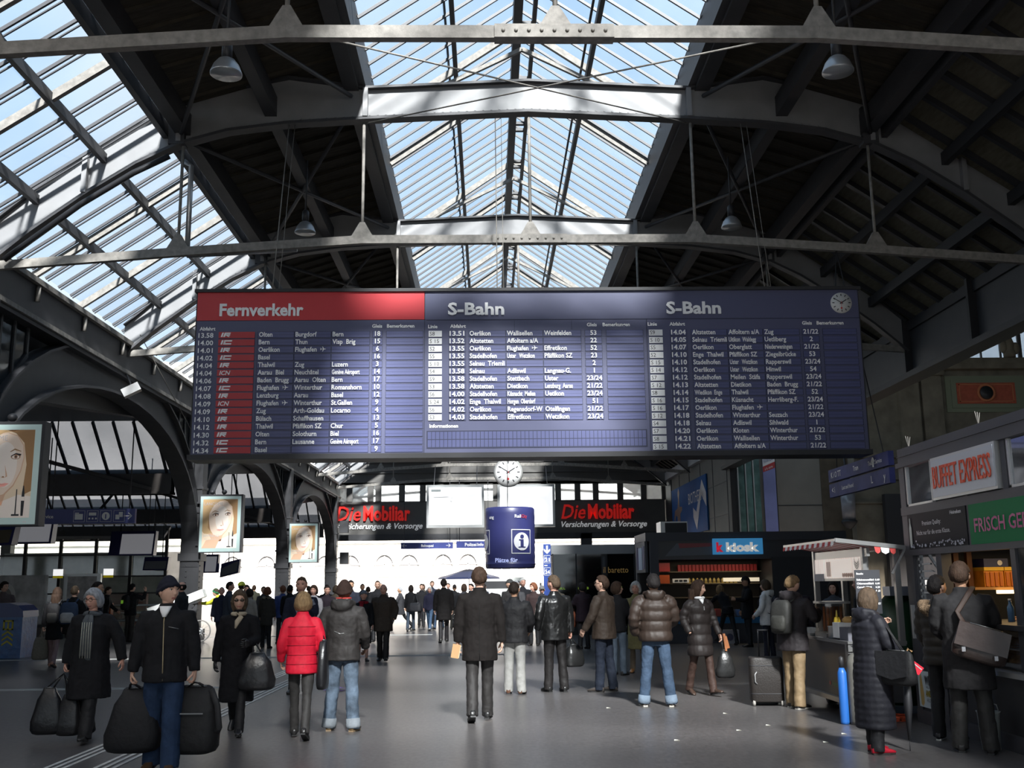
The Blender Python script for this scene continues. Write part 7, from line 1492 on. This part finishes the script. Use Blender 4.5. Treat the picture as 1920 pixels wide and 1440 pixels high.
q = MB(); q.tube([T_((-.20,-.02,.34)),J['W'](L((-.06,-.19,1.30+dz))),J['W'](L((.05,-.135,1.46+dz))),J['W'](L((.10,-.02,1.53+dz))),J['W'](L((.10,.08,1.49+dz)))],[(.028,.008)]*5,8); q.build('strap', fabric((.035,.020,.015),'cloth'), root_)
J = person(6.25,11.75,95,1.72,'vendor in dark brown sweater reaching over the counter inside the buffet kiosk', 'tan','short','dark',0, coat=(.05,.025,.015), hem=.82, trs=BLK, **STAND, armL='reach', armR='hold', detail=1)
g = J['W'](J['handL']); q = MB(); q.lathe([(0,0),(.035,0),(.035,.15),(.015,.19),(.015,.22),(0,.22)],12,(5.6,11.3,1.251)); o = q.build('water_bottle', mat('bottle_blue',(.10,.22,.40),.2), base=(5.6,11.3,1.251)); tag(o,'small blue water bottle standing on the buffet counter','bottle'); q = MB(); q.lathe([(0,.22),(.018,.22),(.018,.24),(0,.24)],10,(5.6,11.3,1.251)); q.build('cap', M_white, o)
person(7.05,20.0,70,1.76,'white-haired man seen through the sausage stand opening', 'pink','short','white',0, coat=BLK, hem=.78, trs=BLK, **STAND, detail=1); person(6.35,19.4,150,1.68,'dark-haired woman in grey seen through the sausage stand opening', 'fair','bob','dark',1, coat=(.06,.07,.09), hem=.80, trs=BLK, **STAND, detail=0)
# ---- middle distance, left
J = person(-13.25,29.3,-150,1.92,'man with tousled dark hair in grey-brown jacket behind the blue bin', 'fair','curly','dark',0, coat=(.10,.075,.075), ckind='cloth', hem=.74, trs=(.03,.03,.035), **STAND, armL='carry', armR='pocket', head=(40,0), detail=1)
J = person(-9.75,24.2,8,1.76,'long-haired person in black with backpack carrying a beige tote', 'fair','long','brown',1, coat=BLK, hem=.62, trs=(.26,.17,.17), tw=.86, shoes=(.45,.22,.15), legs=(14,4,-14,14), foot=(4,-18), armL='carry', armR='down', detail=1); backpack(J,(.03,.028,.03),(.12,.11,.10),.95,lab='dark backpack with pale piping on the long-haired person in black')
g = J['W'](J['handL']); soft_bag('tote_bag','beige grey tote hanging from the hand of the long-haired person in black','bag',(g[0]-.02,g[1],g[2]-.62),.34,.16,.50,10,(.20,.18,.145),'wool',g,.75)
J = person(-9.05,23.4,0,1.80,'bald man with pale grey and blue backpack, seen from behind', 'fair','thin','ash',0, coat=(.02,.018,.018), hem=.76, trs=BLK, **WALK_A, detail=1); backpack(J,(.05,.075,.13),(.42,.41,.40),1.25,lab='large pale grey and blue hiking backpack on the bald man')
person(-7.55,20.6,-82,1.84,'dark-haired man in navy jacket behind the grey-haired woman', 'tan','crop','dark',0, coat=(.014,.014,.022), hem=.78, trs=BLK, **STAND, detail=1)
J = person(-12.9,36.0,-80,1.86,'man in dark jacket and blue jeans running past the stair railing', 'fair','short','brown',0, coat=BLK, hem=.84, trs=(.05,.09,.16), tkind='denim', tw=.95, shoes=(.25,.12,.05), legs=(34,16,-24,46), foot=(8,-40), armL='fwd', armR='back', lean=6, detail=1); backpack(J,BLK,None,.9,lab='black backpack on the running man')
J = person(-11.75,35.2,-25,1.86,'person in black with green-tagged backpack holding a phone to the ear', 'fair','short','black',0, coat=BLK, hem=.80, trs=(.035,.03,.026), tw=1.15, **STAND, armR='phone', detail=1); root_ = backpack(J,(.016,.016,.017),None,1.0,lab='black backpack with a bright green tag on the phoning person')
q = MB(); p = J['W'](J['L']((-.02,-.365,1.22+J['dz']))); q.cbox(p,(.07,.02,.11)); q.build('green_tag', mat('tag_green',(.35,.75,.05),.5,emit=.15), root_)
person(-7.75,27.0,80,1.86,'bald man in dark clothes beside the arcade column behind the knit-cap man', 'pink','fringe','dark',0, coat=(.03,.03,.032), hem=.78, trs=BLK, **STAND, head=(20,0), detail=1)
person(-8.6,35.0,80,1.78,'courier in yellow jacket and green cap bending over the bicycle', 'fair','short','brown',0, coat=(.50,.52,.03), ckind='cloth', hem=.84, trs=BLK, **STAND, lean=30, armL='reach', armR='reach', hat='knit', hatc=(.015,.17,.07), detail=1)
person(-7.9,31.6,180,1.74,'elderly man in navy coat walking behind the sunglasses woman', 'pink','thin','grey',0, coat=(.02,.024,.042), hem=.74, trs=(.025,.03,.045), **WALK_A, armL='fwd', armR='down', detail=1)
person(-6.95,28.6,-70,1.86,'close-cropped man with red face behind the sunglasses woman', 'pink','crop','dark',0, coat=(.05,.06,.08), hem=.78, trs=BLK, **STAND, detail=1)
person(-7.75,33.4,-10,1.86,'courier in yellow jacket and yellow helmet, seen from behind', 'fair','crop','dark',0, coat=(.58,.60,.03), ckind='cloth', hem=.84, trs=BLK, **STAND, hat='helmet', hatc=(.62,.66,.03), detail=1)
person(-6.55,29.2,-15,1.66,'person in beige grey coat with dark hair, seen from behind', 'fair','round','dark',1, coat=(.34,.30,.26), hem=.62, trs=BLK, **STAND, detail=1)
J = person(-6.35,30.6,-8,1.70,'person in dark olive coat with a pale fur collar among the waiting crowd', 'fair','round','red',1, coat=(.045,.04,.033), hem=.66, trs=BLK, **STAND, detail=1); L, dz = J['L'], J['dz']; q = MB(); q.tube([L((.11*math.sin(R(a)),-.02+.10*math.cos(R(a)),1.46+dz)) for a in range(0,361,30)],.04,8,cap=False); J['part'](q,'fur_collar',mat('fur_pale',(.22,.19,.14),.9,0,.1,var=.6,vscale=40,bump=1.0,bscale=60))
J = person(-6.35,32.9,20,1.74,'person in blue and red sports jacket among the waiting crowd', 'fair','short','red',0, coat=(.035,.06,.19), ckind='cloth', hem=.78, trs=(.03,.03,.04), **STAND, detail=1); L, dz = J['L'], J['dz']; q = MB(); q.tube([L((.20,-.10,1.2+dz)),L((.21,-.06,1.0+dz))],[(.05,.02),(.04,.02)],8); J['part'](q,'red_patch',fabric((.55,.07,.05),'cloth'))
person(-5.85,31.4,-6,1.78,'man in black suit jacket and grey trousers walking away beside the blond woman', 'brown','crop','black',0, coat=BLK, hem=.70, trs=(.075,.075,.08), **WALK_B, detail=1)
# ---- middle distance, centre
J = person(-2.9,24.7,192,1.60,'old woman in grey knit hat and red scarf with black coat and bare calves', 'pink','knit','grey',1, coat=(.012,.012,.014), hem=.44, bulk=1.1, flare=1.05, bare=True, shoes=(.02,.015,.015), legs=(8,4,-6,8), foot=(2,-8), armL='down', armR='down', detail=1)
for o in J['root'].children:
    if o.name.startswith('hair'): o.name = 'knit_hat'; o.data.materials[0] = fabric((.17,.18,.20),'wool')
L, dz = J['L'], J['dz']; q = MB(); q.tube([L((.10*math.sin(R(a)),.0+.10*math.cos(R(a)),1.46+dz)) for a in range(0,361,30)],.035,8,cap=False); q.tube([L((.05,.10,1.45+dz)),L((.10,.15,1.2+dz)),L((.14,.17,.85+dz)),L((.17,.17,.66+dz))],[(.05,.015),(.055,.016),(.05,.014),(.045,.012)],8); J['part'](q,'red_scarf',fabric((.24,.012,.02),'wool'))
person(-2.45,24.8,178,1.74,'bald old man in olive brown coat walking towards the camera', 'pink','fringe','white',0, coat=(.060,.046,.036), hem=.68, bulk=1.16, flare=.85, trs=(.022,.019,.018), tw=1.1, legs=(12,4,-8,8), foot=(6,-10), armL='pocket', armR=(0,10,16,0), head=(0,-8), detail=1)
J = person(-1.37,32.4,3,1.88,'slim man in knee-length dark coat walking away down the middle', 'fair','short','dark',0, coat=(.011,.0095,.0095), hem=.62, bulk=1.08, trs=(.018,.016,.018), tw=.9, **STEP_B, detail=1); g = J['W'](J['handR']); soft_bag('briefcase','dark flat briefcase beside the slim man in the knee-length coat','bag',(g[0]+.04,g[1],g[2]-.42),.34,.09,.32,80,BLK,'leather',g,.95)
person(-3.95,30.5,168,1.86,'man in dark suit and white shirt in the crowd before the bright exit', 'tan','short','black',0, coat=(.02,.022,.035), hem=.74, trs=BLK, **STEP_A, head=(30,0), detail=1); person(-3.45,33.0,182,1.86,'man in black coat facing the camera before the bright exit', 'fair','crop','brown',0, coat=(.022,.022,.025), hem=.66, trs=BLK, **STEP_B, detail=1); person(-3.75,37.0,175,1.80,'greying man in dark grey coat behind the bald old man', 'fair','thin','grey',0, coat=(.05,.045,.045), hem=.66, trs=BLK, **STEP_A, detail=0)
person(-3.55,42.7,82,1.74,'man in pale scarf and dark coat striding left in the distance', 'tan','crop','grey',0, coat=(.045,.045,.05), hem=.66, trs=BLK, legs=(32,8,-28,14), foot=(10,-36), armL='fwd', armR='back', detail=0)
J = person(-2.97,40.6,-5,1.72,'person in black with a dark duffel bag walking away in the distance', 'fair','bob','dark',1, coat=BLK, hem=.74, trs=(.05,.065,.09), tkind='denim', **STEP_B, detail=0); p = J['W'](J['L']((.16,-.16,.80))); soft_bag('duffel_bag','dark duffel bag with pale end slung on the distant person in black','bag',(p[0]+.05,p[1]-.06,p[2]-.05),.52,.26,.34,-25,(.03,.03,.035),'cloth',J['W'](J['shR']+V3((0,0,.05))),.9)
person(-2.78,44.0,184,1.76,'woman in black with a white collar facing the camera in the distance', 'fair','short','dark',1, coat=BLK, hem=.7, trs=BLK, **STEP_A, detail=0); person(-2.45,46.0,190,1.88,'tall man in navy jacket in the distance behind the grey-haired walker', 'fair','short','ash',0, coat=(.03,.035,.055), hem=.72, trs=BLK, **STEP_B, detail=0)
J = person(-2.27,40.9,170,1.66,'grey-haired person in navy jacket and blue jeans in the distance', 'pink','round','white',1, coat=(.025,.025,.05), hem=.82, trs=(.07,.12,.20), tkind='denim', **WALK_A, shoes=(.4,.4,.38), detail=0); person(-1.95,41.6,165,1.58,'short person in brown among the distant walkers', 'fair','round','ash',0, coat=(.10,.06,.04), hem=.8, trs=(.07,.11,.18), **WALK_B, detail=0)
person(-1.35,42.0,186,1.72,'officer in black jacket with white shoulder patches facing the camera', 'tan','cap','dark',0, coat=BLK, hem=.84, trs=(.035,.033,.028), **STAND, hat='cap', hatc=BLK, detail=0); person(-.85,37.0,20,1.74,'woman in dark coat beside the tall man in the long coat', 'fair','bob','brown',1, coat=(.03,.03,.035), hem=.68, trs=BLK, **STAND, head=(-40,0), detail=0); person(-.62,38.2,140,1.74,'pale-faced man turned sideways next to the tall man in the long coat', 'pink','short','black',0, coat=BLK, hem=.72, trs=BLK, **STAND, detail=0)
J = person(.60,29.5,30,1.84,'man in checked cap behind the charcoal jacket man', 'fair','crop','dark',0, coat=(.03,.028,.028), hem=.74, trs=(.03,.04,.06), **STAND, hat='cap', hatc=(.05,.05,.05), shoes=(.5,.5,.5), head=(40,0), detail=1); person(.82,31.5,175,1.80,'man in sunglasses behind the charcoal jacket man', 'tan','short','grey',0, coat=(.05,.05,.055), hem=.74, trs=BLK, **STAND, detail=0); person(1.28,30.2,165,1.74,'red-haired person looking aside behind the charcoal jacket man', 'pink','round','red',1, coat=(.04,.025,.025), hem=.7, trs=BLK, **STAND, head=(-40,0), detail=1); person(1.55,30.8,185,1.66,'old man in grey flat cap beside the white menu board', 'pink','thin','grey',0, coat=(.03,.03,.034), hem=.74, trs=BLK, **STAND, hat='cap', hatc=(.17,.17,.17), detail=1); person(1.95,30.4,10,1.74,'person in brown jacket beyond the leather jacket man', 'fair','short','brown',0, coat=(.07,.06,.05), hem=.78, trs=BLK, **STAND, detail=0); person(1.05,32.6,195,1.88,'tall white-haired man among the people before the menu board', 'pink','short','white',0, coat=(.03,.03,.035), hem=.72, trs=BLK, **STAND, detail=0)
# ---- far crowd on the left, before the bright exit
rr = random.Random(21)
far = [(-6.9,37,'dark-haired person in black coat left of the navy coat man','dark',(.02,.02,.022)),(-6.3,38.5,'person in brown coat left of the navy coat man','brown',(.07,.05,.04)),(-7.6,36,'person in dark grey parka behind the courier helmet','ash',(.05,.05,.055)),(-8.6,38,'person in black hat and coat near the couriers','black',(.015,.015,.015)),(-5.4,35.5,'person in dark jacket just behind the navy coat man','dark',(.025,.022,.022)),(-4.85,33.8,'person in tan hooded coat right of the navy coat man','ash',(.13,.10,.075)),(-5.2,39,'person in black beret behind the navy coat man','black',(.02,.02,.02)),(-4.75,40,'dark-haired person in black behind the tan coat','black',(.016,.016,.018)),(-4.55,30.0,'person in dark purple coat beside the far column','dark',(.03,.022,.03)),(-4.35,26.5,'woman in pale grey patterned jacket beside the brown knit cap','brown',(.42,.40,.42)),(-9.3,41,'person in navy coat near the bicycle','dark',(.03,.035,.05)),(-7.1,42,'person in dark red jacket in the far crowd','ash',(.10,.03,.03)),(-6.1,44,'person in grey coat in the far crowd','grey',(.09,.09,.09)),(-5.1,45,'person in brown cap and black coat in the far crowd','brown',(.02,.02,.022)),(-1.9,50,'person in black walking by the far exit','black',(.018,.018,.02)),(-.2,47,'person in dark blue coat under the navy parasol','dark',(.025,.03,.05)),(-3.2,52,'person in grey-brown coat by the far exit','ash',(.07,.06,.05)),(-8.2,46,'person in black coat beneath the small light box','black',(.02,.02,.02)),(-9.9,45,'person in olive coat by the bicycle wheel','brown',(.05,.05,.035))]
for x, y, lab, hc_, c in far:
    fem = rr.random() < .45
    person(x,y,rr.choice((0,10,-15,175,185,160,200)),1.66+.14*rr.random(),lab,rr.choice(('fair','pink','tan')),'bob' if fem and rr.random() < .5 else rr.choice(('short','round','crop')),hc_,1 if fem else 0,coat=c,hem=.66+.12*rr.random(),trs=(.02,.02,.025),**rr.choice((STAND,STEP_A,STEP_B)),detail=0)

# ---- grow the body surfaces (one continuous mesh each) and add faces and hands
temps = []
for root, core, fine, mats, vox in BODY_JOBS:
    me = bpy.data.meshes.new('core'); me.from_pydata([tuple(p) for p in core.v], [], core.f); o = bpy.data.objects.new('core', me); COL.objects.link(o)
    m_ = o.modifiers.new('solid','REMESH'); m_.mode = 'VOXEL'; m_.voxel_size = vox; m2 = o.modifiers.new('relax','SMOOTH'); m2.iterations = 2; temps.append(o)
bpy.context.view_layer.update(); dg = bpy.context.evaluated_depsgraph_get()
for (root, core, fine, mats, vox), o in zip(BODY_JOBS, temps):
    ev = o.evaluated_get(dg); me = ev.to_mesh(); n = len(me.vertices); vs = np.empty(n*3); me.vertices.foreach_get('co', vs)
    vs = vs.reshape(-1,3).tolist(); fs = [tuple(p.vertices) for p in me.polygons]; ev.to_mesh_clear()
    B_ = root.data; B_.from_pydata(vs+[tuple(p) for p in fine.v], [], fs+[tuple(i+n for i in f) for f in fine.f])
    for m in mats: B_.materials.append(m)
    B_.polygons.foreach_set('material_index', [0]*len(fs)+fine.m); B_.polygons.foreach_set('use_smooth', [True]*(len(fs)+len(fine.f))); B_.update()
for o in temps:
    me = o.data; bpy.data.objects.remove(o); bpy.data.meshes.remove(me)
